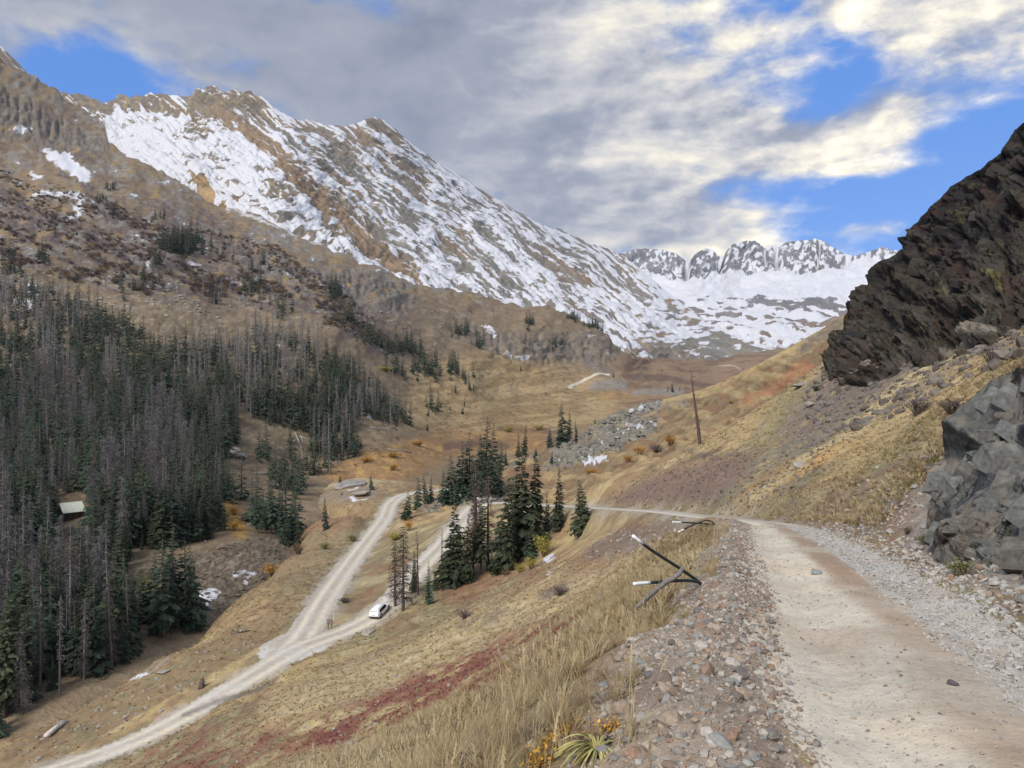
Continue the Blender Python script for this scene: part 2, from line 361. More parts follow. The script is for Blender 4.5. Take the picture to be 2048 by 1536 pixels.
ulist = np.concatenate([np.arange(-950, -30, 26), np.arange(-24, 2073, 4.0), np.arange(2080, 3000, 26)])
lmin, lmax, dl = math.log(1.3), math.log(318), 0.0062
llist = np.arange(lmin, lmax, dl)
UU, LL = np.meshgrid((ulist - U0) / F, llist)
DD = np.exp(LL)
W = A_TPS(np.stack([UU, LL], -1))
AX = UU * DD; AY = DD; AZ = W * DD
def road_fields(X, Y, R, reach):
    s = np.full(X.shape, 99.0); dist = np.full(X.shape, 99.0); zr = np.zeros(X.shape); hw = np.ones(X.shape); al = np.zeros(X.shape)
    x0, x1, y0, y1 = R[:, 0].min() - reach, R[:, 0].max() + reach, R[:, 1].min() - reach, R[:, 1].max() + reach
    idx = np.nonzero(((X > x0) & (X < x1) & (Y > y0) & (Y < y1)).ravel())[0]
    xf, yf = X.ravel().astype(np.float32), Y.ravel().astype(np.float32); T = np.gradient(R[:, :2], axis=0); T /= np.linalg.norm(T, axis=1)[:, None]
    rx, ry = R[:, 0].astype(np.float32), R[:, 1].astype(np.float32)
    arc = np.concatenate([[0], np.cumsum(np.linalg.norm(np.diff(R[:, :2], axis=0), axis=1))])
    coarse = R[::12]
    for i in range(0, len(idx), 20000):
        k = idx[i:i + 20000]
        dc = np.min((xf[k, None] - coarse[None, :, 0]) ** 2 + (yf[k, None] - coarse[None, :, 1]) ** 2, 1)
        k = k[dc < (reach + 5) ** 2]
        if not len(k): continue
        d2 = (xf[k, None] - rx[None]) ** 2 + (yf[k, None] - ry[None]) ** 2
        j = d2.argmin(1); dx = xf[k] - rx[j]; dy = yf[k] - ry[j]
        along = dx * T[j, 0] + dy * T[j, 1]; lat = dx * T[j, 1] - dy * T[j, 0]          # + is right of the direction of travel
        jn = np.clip(j + np.sign(along).astype(int), 0, len(R) - 1); stepd = np.hypot(R[jn, 0] - R[j, 0], R[jn, 1] - R[j, 1]) + 1e-6; f = np.clip(np.abs(along) / stepd, 0, 1)
        s.ravel()[k] = lat; dist.ravel()[k] = np.sqrt(d2[np.arange(len(k)), j]); zr.ravel()[k] = R[j, 2] * (1 - f) + R[jn, 2] * f; hw.ravel()[k] = R[j, 3]; al.ravel()[k] = arc[j] + along
    return s, np.minimum(dist, np.where(np.abs(s) < 90, np.hypot(s, 0) * 1.0 + 0.0, 99)) if False else dist, zr, hw, al
S1, d1, z1, h1, al1 = road_fields(AX, AY, R1, 12)
S2, d2, z2, h2, al2 = road_fields(AX, AY, R2, 12)
near = 1 - sstep(AY, 25, 45)
def road_profile(Z, s, d, zr, hw, al):
    a = np.abs(s); f = 1 - sstep(d, hw * 0.95, hw * 1.0 + 0.9 + 0.02 * AY)
    crown = 0.06 * (1 - (s / hw) ** 2) - 0.075 * np.exp(-((a - 0.60 * hw) / (0.22 * hw)) ** 2)
    return lerp(Z, zr + np.clip(crown, -0.1, 0.1), f)
# natural roughness of the slopes, larger away from the road
rough_w = sstep(np.minimum(d1, d2), 1.5, 8)
AZ = AZ + rough_w * ((fbm(AX / 9, AY / 9, 4) - 0.5) * np.clip(AY / 40, 0.1, 1.0) * 1.3 + (fbm(AX / 1.6, AY / 1.6, 4) - 0.5) * np.clip(AY / 60, 0.12, 1) * 0.6)
AZ = road_profile(AZ, S2, d2, z2, h2, al2)
AZ = road_profile(AZ, S1, d1, z1, h1, al1)
# stony berm on the outer edge of the near road, talus on the inner edge
berm = np.exp(-((S1 + 1.65) / 0.36) ** 2) * near * (0.10 + 0.14 * fbm(AX * 0.9, AY * 0.9, 3))
talus = sstep(S1, 1.15, 2.3) * (1 - sstep(S1, 3.0, 6.0)) * near * 0.10
AZ = AZ + berm + talus * fbm(AX * 2, AY * 2, 3) + near * (fbm(AX * 3.5, AY * 3.5, 4) - 0.5) * 0.045 * (0.22 + 0.78 * sstep(np.abs(S1), 1.0, 1.6))
AU = U0 + F * AX / AY; AV = V0 - F * AZ / AY
def eval_A(u, n=3000):     # ground line of one plan bearing: D and photo row
    j = np.clip(np.searchsorted(ulist, u) - 1, 0, len(ulist) - 2); f = (u - ulist[j]) / (ulist[j + 1] - ulist[j])
    return DD[:, j], AV[:, j] * (1 - f) + AV[:, j + 1] * f
def hit_A(u, v, dmin=2.0):
    D, vv = eval_A(u); k = np.nonzero((vv <= v) & (D > dmin))[0]
    if not len(k): return None
    k = k[0]
    if k == 0: return D[0]
    t = (v - vv[k - 1]) / (vv[k] - vv[k - 1] + 1e-9); return float(D[k - 1] + (D[k] - D[k - 1]) * np.clip(t, 0, 1))
def ground_A(x, y):        # height of the hillside at a place
    l = (math.log(y) - lmin) / dl; i = int(np.clip(l, 0, len(llist) - 2)); fi = min(max(l - i, 0), 1)
    u = U0 + F * x / y; j = int(np.clip(np.searchsorted(ulist, u) - 1, 0, len(ulist) - 2)); fj = min(max((u - ulist[j]) / (ulist[j + 1] - ulist[j]), 0), 1)
    w = AZ / AY
    return ((w[i, j] * (1 - fj) + w[i, j + 1] * fj) * (1 - fi) + (w[i + 1, j] * (1 - fj) + w[i + 1, j + 1] * fj) * fi) * y
def on_A(u, v, dmin=2.0):
    D = hit_A(u, v, dmin); p = P(u, v, D); return Vector(p)

# cover of the hillside
gold = np.array((0.385, 0.288, 0.142)); olive = np.array((0.225, 0.190, 0.105)); brown = np.array((0.205, 0.140, 0.085)); rust = np.array((0.215, 0.120, 0.070)); pale = np.array((0.44, 0.36, 0.205))
dirt = np.array((0.20, 0.140, 0.100)); grey = np.array((0.23, 0.205, 0.18)); redc = np.array((0.170, 0.045, 0.040)); purp = np.array((0.105, 0.080, 0.064))
wu = AU + (fbm(AX / 6, AY / 6, 4) - 0.5) * 90 * np.clip(30 / AY, 0.4, 3); wv = AV + (fbm(AX / 6 + 50, AY / 6 - 31, 4) - 0.5) * 60 * np.clip(30 / AY, 0.4, 3)
n_a = fbm(AX / 14 + 3, AY / 14, 5); n_b = fbm(AX / 3.1, AY / 3.1 + 8, 5); n_c = fbm(AX / 0.8, AY / 0.8, 4)
# streaks that follow the fall line of the slope right of the road
sr = (AU + AV) * 0.7071; tr = (AU - AV) * 0.7071
n_s = fbm((AU * 0.70 - AV * -0.71) / 26, (AU * 0.71 + AV * -0.70) / 260, 5)
n_t = fbm(AU / 60 + AV / 75, (AU - AV) / 420, 4)
ac = lerp(gold, olive, sstep(n_a, 0.45, 0.68))
ac = lay(ac, brown, sstep(n_b, 0.50, 0.72) * 0.75)
ac = lay(ac, pale, sstep(n_c * 0.5 + n_b * 0.5, 0.52, 0.36) * 0 + sstep(1 - n_b, 0.55, 0.72) * 0.55)
ac = lay(ac, rust, sstep(fbm(AX / 7 + 90, AY / 7, 4), 0.56, 0.70) * 0.55)
right = sstep(AU - (1420 + (1040 - AV) * 0.25), -60, 60) * sstep(1050 - AV, -5, 25)
rc = lerp(gold * 0.92, olive * 1.1, sstep(n_t, 0.42, 0.62)); rc = lay(rc, purp * 1.6, sstep(n_b * 0.6 + n_t * 0.4, 0.52, 0.64) * 0.7); rc = lay(rc, pale * 0.9, sstep(n_c * 0.4 + n_b * 0.6, 0.54, 0.66) * 0.6)
ac = lay(ac, rc, right)
def paint(c, pts, strength=1.0, soft=18, thr=None):
    global ac
    m = spoly(wu, wv, pts, soft)
    if thr is not None: m = m * sstep(n_c * 0.5 + n_b * 0.5, thr - 0.06, thr + 0.06)
    ac = lay(ac, c, m * strength)
def brush(c, pts, r, strength=1.0, thr=None, soft=0.6):
    global ac
    m = stroke(wu, wv, pts, r, soft)
    if thr is not None: m = m * sstep(n_c * 0.55 + n_b * 0.45, thr - 0.07, thr + 0.07)
    ac = lay(ac, c, m * strength)
# red ground cover on the slope below the road
brush(np.array((0.215, 0.092, 0.064)), [(240, 1580), (560, 1480), (800, 1400), (1000, 1335), (1120, 1290), (1260, 1225)], 78, 0.7, 0.47)
brush(np.array((0.185, 0.068, 0.052)), [(650, 1450), (900, 1362), (1100, 1296)], 32, 0.6, 0.46)
brush(pale, [(300, 1640), (760, 1500), (1000, 1420), (1110, 1380)], 30, 0.8, 0.42)
brush(pale, [(560, 1420), (800, 1330), (1000, 1240), (1200, 1150), (1330, 1080)], 34, 0.8, 0.42)
brush(rust * 1.1, [(900, 1180), (1050, 1165), (1200, 1110), (1300, 1080)], 30, 0.7, 0.44)
brush(purp * 1.5, [(930, 1240), (1010, 1225)], 22, 0.6, 0.46); brush(purp * 1.5, [(1090, 1190), (1130, 1175)], 10, 0.8)
paint(dirt * 0.95, [(1160, 1105), (1230, 1060), (1330, 1040), (1420, 1040), (1400, 1062), (1300, 1095), (1180, 1122)], 0.9, 14)
paint(grey, [(1200, 1100), (1320, 1060), (1380, 1055), (1320, 1085), (1220, 1118)], 0.6, 12, 0.48)
# meadow between forest and road
mead = poly(AU, AV, [(-900, 2000), (-900, 1400), (0, 1300), (430, 1100), (640, 900), (830, 950), (770, 1000), (560, 1270), (100, 1530)])
ac = lay(ac, lerp(np.array((0.215, 0.148, 0.085)), olive * 0.95, sstep(n_b, 0.45, 0.66)), mead * 0.85)
ac = lay(ac, rust * 0.85, mead * sstep(n_a * 0.5 + n_b * 0.5, 0.52, 0.62) * 0.5); ac = lay(ac, gold * 0.95, mead * sstep(n_c * 0.4 + n_a * 0.6, 0.54, 0.64) * 0.6)
for pts, r, cc, s in [([(150, 1400), (250, 1352), (420, 1268)], 18, gold * 1.05, 0.7), ([(260, 1345), (330, 1318)], 14, grey * 1.2, 0.8), ([(150, 1395), (220, 1370)], 14, grey * 1.25, 0.8), ([(560, 1200), (600, 1160), (700, 1070)], 14, olive * 1.1, 0.6),
                      ([(600, 1052), (720, 1040)], 12, rust * 1.2, 0.7), ([(640, 1085), (720, 1070)], 10, olive * 1.1, 0.8), ([(640, 1000), (750, 985)], 12, grey * 1.1, 0.6), ([(640, 960), (800, 962)], 10, pale * 0.9, 0.6)]: brush(cc, pts, r, s, 0.46)
brush(pale * 0.9, [(640, 975), (760, 955), (850, 945)], 7, 0.8)
# slope right of the road
paint(np.array((0.185, 0.150, 0.125)), [(1640, 730), (1760, 690), (1900, 715), (1990, 680), (1900, 752), (1760, 845), (1640, 900), (1540, 900)], 0.92, 24, 0.36)
paint(np.array((0.205, 0.142, 0.108)), [(1200, 1008), (1280, 960), (1420, 920), (1520, 900), (1500, 960), (1430, 1010), (1330, 1016)], 0.95, 16, 0.30)
paint(np.array((0.190, 0.170, 0.120)), [(1430, 1020), (1520, 900), (1680, 850), (1720, 880), (1620, 960), (1500, 1030)], 0.85, 20, 0.42)
brush(pale, [(1600, 935), (1720, 840), (1850, 745), (2048, 625)], 13, 0.95, None, 0.5)
brush(np.array((0.42, 0.24, 0.09)), [(1480, 1010), (1570, 945), (1650, 905), (1720, 880)], 15, 0.8, 0.42)
brush(gold * 1.1, [(1700, 900), (1850, 830), (1930, 760)], 46, 0.7, 0.44)
brush(pale, [(1500, 1000), (1600, 925), (1660, 880)], 7, 0.7)
brush(gold, [(1380, 900), (1500, 830), (1650, 730)], 16, 0.8, 0.42)
brush(purp * 1.2, [(1380, 905), (1440, 920), (1470, 905)], 8, 0.7, 0.45); brush(purp * 1.5, [(1300, 940), (1400, 912), (1500, 890)], 8, 0.6, 0.47)
brush(olive * 1.15, [(1520, 1035), (1600, 1020), (1760, 1020), (1830, 985)], 22, 0.75, 0.40)
brush(dirt * 0.75, [(1560, 985), (1680, 958), (1790, 950)], 4, 0.7)
# cut bank of the road and talus under the grey rock
bank = sstep(S1, 1.3, 1.7) * (1 - sstep(S1, 2.2, 3.2)) * sstep(AY, 16, 22) * (1 - sstep(AY, 44, 60)); ac = lay(ac, dirt * 1.25, bank * 0.9)
tal = sstep(S1, 1.3, 2.2) * (1 - sstep(S1, 5.5, 8)) * (1 - sstep(AY, 17, 25)); ac = lay(ac, lerp(grey * 1.05, dirt * 1.15, sstep(n_b, 0.42, 0.6)), tal * 0.9)
# verge colours
wornn = sstep(S1, -4.2, -3.2) * (1 - sstep(S1, -2.6, -2.2)) * (1 - sstep(AY, 20, 34)); ac = lay(ac, lerp(np.array((0.20, 0.145, 0.095)), np.array((0.28, 0.215, 0.14)), sstep(n_c, .4, .62)), wornn * 0.8)
verge_m = sstep(S1 + 0.5 * (fbm(AX * .8, AY * .8, 3) - .5), -2.5, -2.15) * (1 - sstep(S1, -1.3, -1.1)) * (1 - sstep(AY, 30, 48)); ac = lay(ac, lerp(np.array((0.225, 0.175, 0.13)), np.array((0.305, 0.245, 0.18)), sstep(n_c, 0.4, 0.6)), verge_m)
# roads
tanc = np.array((0.590, 0.530, 0.410)); rgrey = np.array((0.48, 0.460, 0.415)); rbrown = np.array((0.335, 0.245, 0.165)); rdark = np.array((0.36, 0.325, 0.265))
rs = S1 + (fbm(al1 / 2.2, S1 * 1.3, 4) - 0.5) * 0.55 * near
rn = lerp(tanc, rbrown, sstep(rs, -0.40, -0.10)); rn = lay(rn, rgrey, sstep(rs, 0.10, 0.42)); rn = lay(rn, tanc * 0.82, sstep(n_b, 0.52, 0.7) * 0.6); rn = lay(rn, rbrown * 1.15, sstep(fbm(AX * 0.7, AY * 0.45, 3), 0.55, 0.7) * 0.45)
q1 = np.abs(S1) / h1; rf = lerp(rdark * 1.05, tanc * 0.98, np.exp(-((q1 - 0.5) / 0.24) ** 2)); rf = lay(rf, rgrey, sstep(n_b, 0.48, 0.7) * 0.5)
q2 = np.abs(S2) / h2; rf2 = lerp(rdark * 1.05, tanc * 1.0, np.exp(-((q2 - 0.45) / 0.24) ** 2)); rf2 = lay(rf2, rgrey, sstep(n_b, 0.48, 0.7) * 0.4)
edge_n = (fbm(AX * 0.55, AY * 0.55, 4) - 0.5)
rm1 = (d1 < h1 * (1.02 + 0.35 * edge_n)); rm2 = (d2 < h2 * (1.05 + 0.5 * edge_n))
# gravel spread where the two roads meet
jx, jy = P(592, 1292, 97)[:2]; jun = np.hypot((AX - jx) / 4.6, (AY - jy) / 4.6) < 1 + 0.4 * edge_n
road_m = rm1 | rm2 | jun
shoulder = (1 - sstep(np.minimum(d1 - h1, d2 - h2), 0.0, 2.2)) * sstep(AY, 30, 60); ac = lay(ac, lerp(rdark, olive, sstep(n_b, .4, .6)), shoulder * 0.75)
ac = np.where((rm2 | jun)[..., None], rf2, ac); ac = np.where(jun[..., None] & (~rm1)[..., None] & (~rm2)[..., None], lerp(rdark * 1.1, rgrey, sstep(n_b, .4, .6)), ac)
ac = np.where(rm1[..., None], lerp(rf, rn, near), ac)
wet = stroke(wu, wv, [(360, 1433), (430, 1405), (520, 1378), (560, 1360)], 4.5, 0.6) * sstep(AY, 60, 70); ac = lay(ac, np.array((0.15, 0.135, 0.115)), wet * 0.8)
snowA = np.zeros(AX.shape)
for pts, r in [([(695, 978), (745, 972)], 3), ([(705, 992), (740, 996)], 3), ([(250, 1355), (300, 1345), (225, 1375)], 3), ([(1095, 1118), (1108, 1108)], 5), ([(1092, 1150), (1110, 1140)], 3), ([(800, 1160), (830, 1150)], 5), ([(205, 1372), (160, 1390)], 4)]:
    snowA = np.maximum(snowA, stroke(wu, wv, pts, r, 0.9) * 0.62)
snowA = np.where(road_m, 0, snowA)
Dmax = np.interp(ulist, [-1000, 0, 300, 450, 600, 700, 800, 900, 1000, 1180, 1400, 1600, 1800, 2048, 3000], [112, 114, 126, 150, 215, 314, 305, 300, 225, 196, 170, 172, 160, 145, 120])
keep = (DD[1:, :-1] < Dmax[None, :-1])
q = grid_faces(len(llist), len(ulist)); kf = keep.ravel(); fr = (road_m[:-1, :-1] & road_m[1:, 1:] | road_m[1:, :-1] & road_m[:-1, 1:]).ravel()
far_lower = (rm2 | jun)[:-1, :-1].ravel()
fv = ((verge_m > 0.5)[:-1, :-1]).ravel() & ~fr
aco = np.stack([AX, AY, AZ], -1).reshape(-1, 3); acc = np.clip(ac.reshape(-1, 3), 0.01, 0.9)
at = {'snow': snowA.ravel()}; cl = {'col': acc}
hillside = tag(obj('hillside', submesh('hillside', aco, q[kf & ~fr & ~fv], M_HILL, at, cl)), kind='structure')
verge = tag(obj('road_verge', submesh('road_verge', aco, q[kf & fv], M_VERGE, at, cl)), kind='structure')
upper_road = tag(obj('dirt_road', submesh('dirt_road', aco, q[kf & fr & ~far_lower], M_ROAD, at, cl)), kind='structure')
lower_road = tag(obj('valley_road', submesh('valley_road', aco, q[kf & fr & far_lower], M_ROAD, at, cl)), kind='structure')

# ------------------------------------------------------------------ relief surfaces: back hill, valley side, mountains
def interp_line(pts, u):
    p = np.array(pts, float); return np.interp(u, p[:, 0], p[:, 1])
class Relief:
    def __init__(s, ctrl, reg=2e-4):
        c = np.array(ctrl, float); s.t = TPS(c[:, :2] / 400.0, np.log(c[:, 2]), reg)
    def D(s, u, v):
        return np.exp(s.t(np.stack([np.asarray(u, float), np.asarray(v, float)], -1) / 400.0))
def relief_grid(rel, us, vbot, vtop, nrows, power=1.0):
    t = np.linspace(0, 1, nrows) ** power
    Ug = np.repeat(us[None], nrows, 0); Vg = vbot[None] + (vtop - vbot)[None] * t[:, None]
    return Ug, Vg, rel.D(Ug, Vg)
def normals(Pg):
    du = np.gradient(Pg, axis=1); dv = np.gradient(Pg, axis=0); n = np.cross(du, dv); n /= np.linalg.norm(n, axis=-1)[..., None] + 1e-9
    flip = (n * Pg).sum(-1) > 0; n[flip] *= -1; return n
def relief_mesh(name, Pg, col, snow, mat, back=(0.10, 0.30), smooth=True):
    # the far side of the crest falls away behind it
    top = Pg[-1]; rows = [Pg]
    for k, (f, g) in enumerate(((0.02, 0.01), back)):
        b = top.copy(); b[:, :2] *= (1 + f); b[:, 2] = top[:, 2] - g * np.abs(top[:, 1]) * (0.6 if k else 0.3) * 0.5
        rows.append(b[None])
    full = np.concatenate(rows, 0); nr, nc = full.shape[:2]
    pad = lambda a: np.concatenate([a, a[-1:], a[-1:]], 0)
    me = mesh_np(name, full.reshape(-1, 3), grid_faces(nr, nc), (mat,), {'snow': pad(snow).ravel()}, smooth, {'col': np.clip(pad(col).reshape(-1, 3), 0.01, 0.9)})
    return tag(obj(name, me), kind='structure')

# ---- B: valley floor and the forested left flank
B_rel = Relief([(0, 1450, 92), (-300, 1500, 86), (-400, 1300, 100), (150, 1300, 112), (200, 1200, 135), (300, 1120, 156), (143, 1030, 188), (400, 1150, 150), (440, 1200, 139), (500, 1100, 166), (560, 1065, 188), (640, 1045, 212), (560, 1200, 150),
    (700, 990, 270), (700, 930, 310), (800, 940, 305), (900, 900, 385), (900, 880, 430), (1050, 856, 560), (1000, 830, 580), (1100, 900, 420), (1000, 1000, 330), (800, 1050, 260), (1300, 900, 500), (1500, 900, 560),
    (0, 1000, 200), (0, 800, 290), (0, 600, 430), (0, 520, 520), (300, 900, 245), (300, 750, 330), (300, 600, 455), (600, 950, 285), (600, 800, 345), (600, 650, 460), (500, 1000, 220), (700, 850, 345), (800, 850, 385), (700, 760, 410), (700, 650, 530), (-400, 900, 230), (-400, 500, 520), (-400, 200, 950), (-400, -80, 1200),
    (350, 480, 700), (100, 400, 800), (0, 350, 900), (0, 250, 1040), (0, 120, 1150), (215, 270, 1130), (440, 410, 1000), (560, 455, 950), (640, 490, 930), (500, 560, 640), (700, 580, 700), (740, 530, 930), (860, 570, 980), (850, 700, 650), (860, 640, 800), (950, 790, 580), (1000, 720, 790), (1000, 600, 1060), (1050, 660, 930),
    (1130, 620, 1090), (1210, 660, 1090), (1150, 720, 970), (1250, 722, 1040), (1100, 810, 690), (1200, 760, 910), (1200, 792, 790), (1300, 792, 830), (1300, 762, 990), (1400, 765, 1110), (1420, 750, 1260), (1500, 725, 1560), (1560, 700, 1900), (1640, 690, 2000), (1350, 732, 1320), (1300, 724, 1280), (1450, 716, 1700), (1800, 690, 2100), (1600, 780, 1100)])
B_sky = [(-420, -90), (-100, 55), (0, 118), (60, 150), (120, 190), (180, 225), (208, 248), (216, 285), (260, 315), (330, 345), (400, 390), (440, 410), (500, 425), (560, 455), (640, 490), (700, 515), (740, 530), (800, 555), (860, 570), (930, 585), (1000, 600), (1070, 612), (1130, 622), (1180, 645), (1210, 660), (1235, 692), (1262, 722), (1300, 722), (1350, 722), (1450, 715), (1560, 700), (1700, 690), (1900, 690)]
bu = np.concatenate([np.arange(-420, -20, 12), np.arange(-20, 1500, 3.2), np.arange(1500, 1900, 12)])
b_top = interp_line(B_sky, bu) + (fbm(bu / 18, bu * 0 + 4, 4) - 0.5) * 12 * (1 - sstep(bu, 1200, 1300)); b_bot = np.interp(bu, [-420, 0, 300, 450, 600, 700, 800, 1000, 1900], [1640, 1560, 1420, 1330, 1200, 1060, 1040, 1000, 960])
BU, BV, BD = relief_grid(B_rel, bu, b_bot, b_top, 430)
Bp = P(BU, BV, BD); Bn = normals(Bp)
cliffB = np.maximum.reduce([spoly(BU, BV, [(-60, 140), (60, 205), (180, 270), (216, 290), (205, 300), (150, 300), (60, 285), (-60, 270)], 14), stroke(BU, BV, [(700, 560), (760, 570), (800, 600)], 24) * 0.9, stroke(BU, BV, [(430, 470), (470, 510), (560, 550)], 16) * 0.6,
                             stroke(BU, BV, [(1000, 690), (1080, 700), (1160, 690), (1215, 700)], 28) * 0.8, stroke(BU, BV, [(930, 660), (1000, 680)], 20) * 0.7, stroke(BU, BV, [(640, 560), (720, 620)], 20) * .5])
rid = fbm(Bp[..., 0] / 60, Bp[..., 2] / 60, 5, ridged=True); rid2 = fbm(BU / 9, BV / 16, 5, ridged=True)
amp = np.clip(BD / 1000, 0.05, 1.2) * sstep(-BV, -860, -760)
Bp = Bp + Bn * ((fbm(BU / 55, BV / 55, 5) - 0.5) * 13 * amp + (fbm(BU / 9, BV / 9, 4) - 0.5) * 2.2 * amp + cliffB * (rid2 - 0.5) * 13 * np.clip(BD / 1000, 0.1, 1.2))[..., None]
b1 = fbm(BU / 120, BV / 60, 5); b2 = fbm(BU / 30 + 5, BV / 14, 5); b3 = fbm(BU / 8, BV / 5, 4); b4 = fbm((BU - BV * 0.4) / 70, (BV - BU * 0.42) / 9, 5)
bc = lerp(np.array((0.215, 0.160, 0.098)), np.array((0.170, 0.125, 0.080)), sstep(b1, 0.4, 0.62)); bc = lay(bc, np.array((0.255, 0.198, 0.125)), sstep(b3 * .5 + b2 * .5, 0.50, 0.62) * 0.5)
upper = sstep(-BV, -680, -560) * (1 - sstep(BU, 900, 1100))
purpB = np.array((0.098, 0.076, 0.072)); bc = lay(bc, purpB, upper * sstep(b4 * 0.6 + b2 * 0.4, 0.44, 0.53) * sstep(BV - interp_line(B_sky, BU), 25, 80) * sstep(b3, 0.3, 0.5) * (1 - sstep(650 - BU, 560, 700)))
bc = lay(bc, purpB, spoly(BU + (b2 - .5) * 90, BV + (b1 - .5) * 60, [(-420, 300), (0, 345), (70, 400), (300, 470), (560, 560), (640, 640), (300, 580), (0, 470), (-420, 420)], 30) * sstep(b3 * .5 + b4 * .5, 0.38, 0.50) * 0.92)
bc = lay(bc, purpB, stroke(BU + (b2 - .5) * 60, BV + (b3 - .5) * 30, [(400, 440), (520, 490), (640, 580), (760, 680)], 26) * sstep(b3 * .5 + b2 * .5, 0.40, 0.52) * 0.9)
rockc = np.array((0.205, 0.188, 0.160))
bc = lay(bc, rockc, sstep(b3 * 0.5 + b2 * 0.5, 0.51, 0.59) * upper * 0.85); bc = lay(bc, lerp(np.array((0.185, 0.165, 0.138)), np.array((0.135, 0.118, 0.098)), sstep(rid2, 0.45, 0.75)), cliffB * 0.85)
bc = lay(bc, np.array((0.30, 0.205, 0.075)), sstep(fbm(BU / 26 + 40, BV / 12, 3), 0.70, 0.78) * upper * 0.6)
# floor of the dead and living forest: needles, grass, deadfall
ff = spoly(BU, BV, [(-420, 520), (60, 560), (330, 600), (600, 650), (850, 850), (640, 900), (450, 1010), (330, 1180), (0, 1440), (-420, 1600)], 30); bc = lay(bc, lerp(np.array((0.155, 0.120, 0.075)), np.array((0.24, 0.19, 0.12)), sstep(b3, 0.4, 0.65)), ff * 0.7)
# meadow fan and wet ground by the creek
fan = spoly(BU, BV, [(820, 740), (960, 700), (1130, 735), (1320, 790), (1350, 810), (1150, 860), (900, 880), (800, 850)], 24)
fanc = lerp(np.array((0.335, 0.245, 0.125)), np.array((0.25, 0.175, 0.085)), sstep(fbm((BU - BV) / 80, (BV + BU * 0.15) / 8, 4), 0.42, 0.62)); bc = lay(bc, fanc, fan)
bc = lay(bc, purp * 0.8, fan * sstep(fbm(BU / 7, BV / 2.2, 3), 0.70, 0.76) * 0.7)
bc = lay(bc, np.array((0.255, 0.155, 0.072)), spoly(BU + (b2 - .5) * 60, BV + (b3 - .5) * 24, [(650, 950), (720, 905), (860, 868), (1080, 852), (1090, 900), (900, 915), (830, 950), (700, 985)], 12) * 0.85)
bc = lay(bc, np.array((0.35, 0.22, 0.085)), spoly(BU, BV, [(650, 950), (720, 905), (860, 868), (1080, 852), (1090, 900), (900, 915), (830, 950), (700, 985)], 12) * sstep(b3 * .5 + b2 * .5, 0.52, 0.60) * 0.85)
bc = lay(bc, np.array((0.12, 0.075, 0.055)), stroke(BU, BV + (b3 - .5) * 10, [(895, 892), (960, 886), (1010, 892)], 9) * 0.8); bc = lay(bc, np.array((0.15, 0.095, 0.06)), stroke(BU, BV + (b3 - .5) * 8, [(1000, 858), (1090, 862), (1130, 868)], 5) * 0.8)
vall = sstep(BU, 1180, 1300) * sstep(BV, 700, 720); bc = lay(bc, lerp(np.array((0.235, 0.160, 0.095)), np.array((0.165, 0.105, 0.065)), sstep(fbm(BU / 60, BV / 5, 4), 0.42, 0.6)), vall)
bc = lay(bc, np.array((0.13, 0.085, 0.06)), vall * stroke(BU, BV, [(1250, 752), (1330, 756), (1450, 770)], 5) * 0.8)
bc = lay(bc, np.array((0.31, 0.19, 0.08)), stroke(BU, BV, [(1200, 795), (1290, 790), (1340, 786)], 7) * 0.7)
bc = lay(bc, rockc * 1.1, stroke(BU + (b3 - .5) * 20, BV, [(1190, 775), (1250, 770)], 9) * 0.8 + stroke(BU + (b3 - .5) * 20, BV, [(1270, 785), (1360, 782)], 7) * 0.8)
bc = lay(bc, np.array((0.14, 0.13, 0.12)), stroke(BU, BV, [(1170, 715), (1190, 735), (1215, 748)], 9) * 0.6)
bc = lay(bc, tanc * 0.9, stroke(BU, BV, [(1138, 773), (1160, 762), (1190, 752), (1218, 749)], 2.6, 0.4)); bc = lay(bc, tanc * 0.75, stroke(BU, BV, [(1440, 728), (1470, 732), (1482, 742)], 1.5, 0.4) * 0.6)
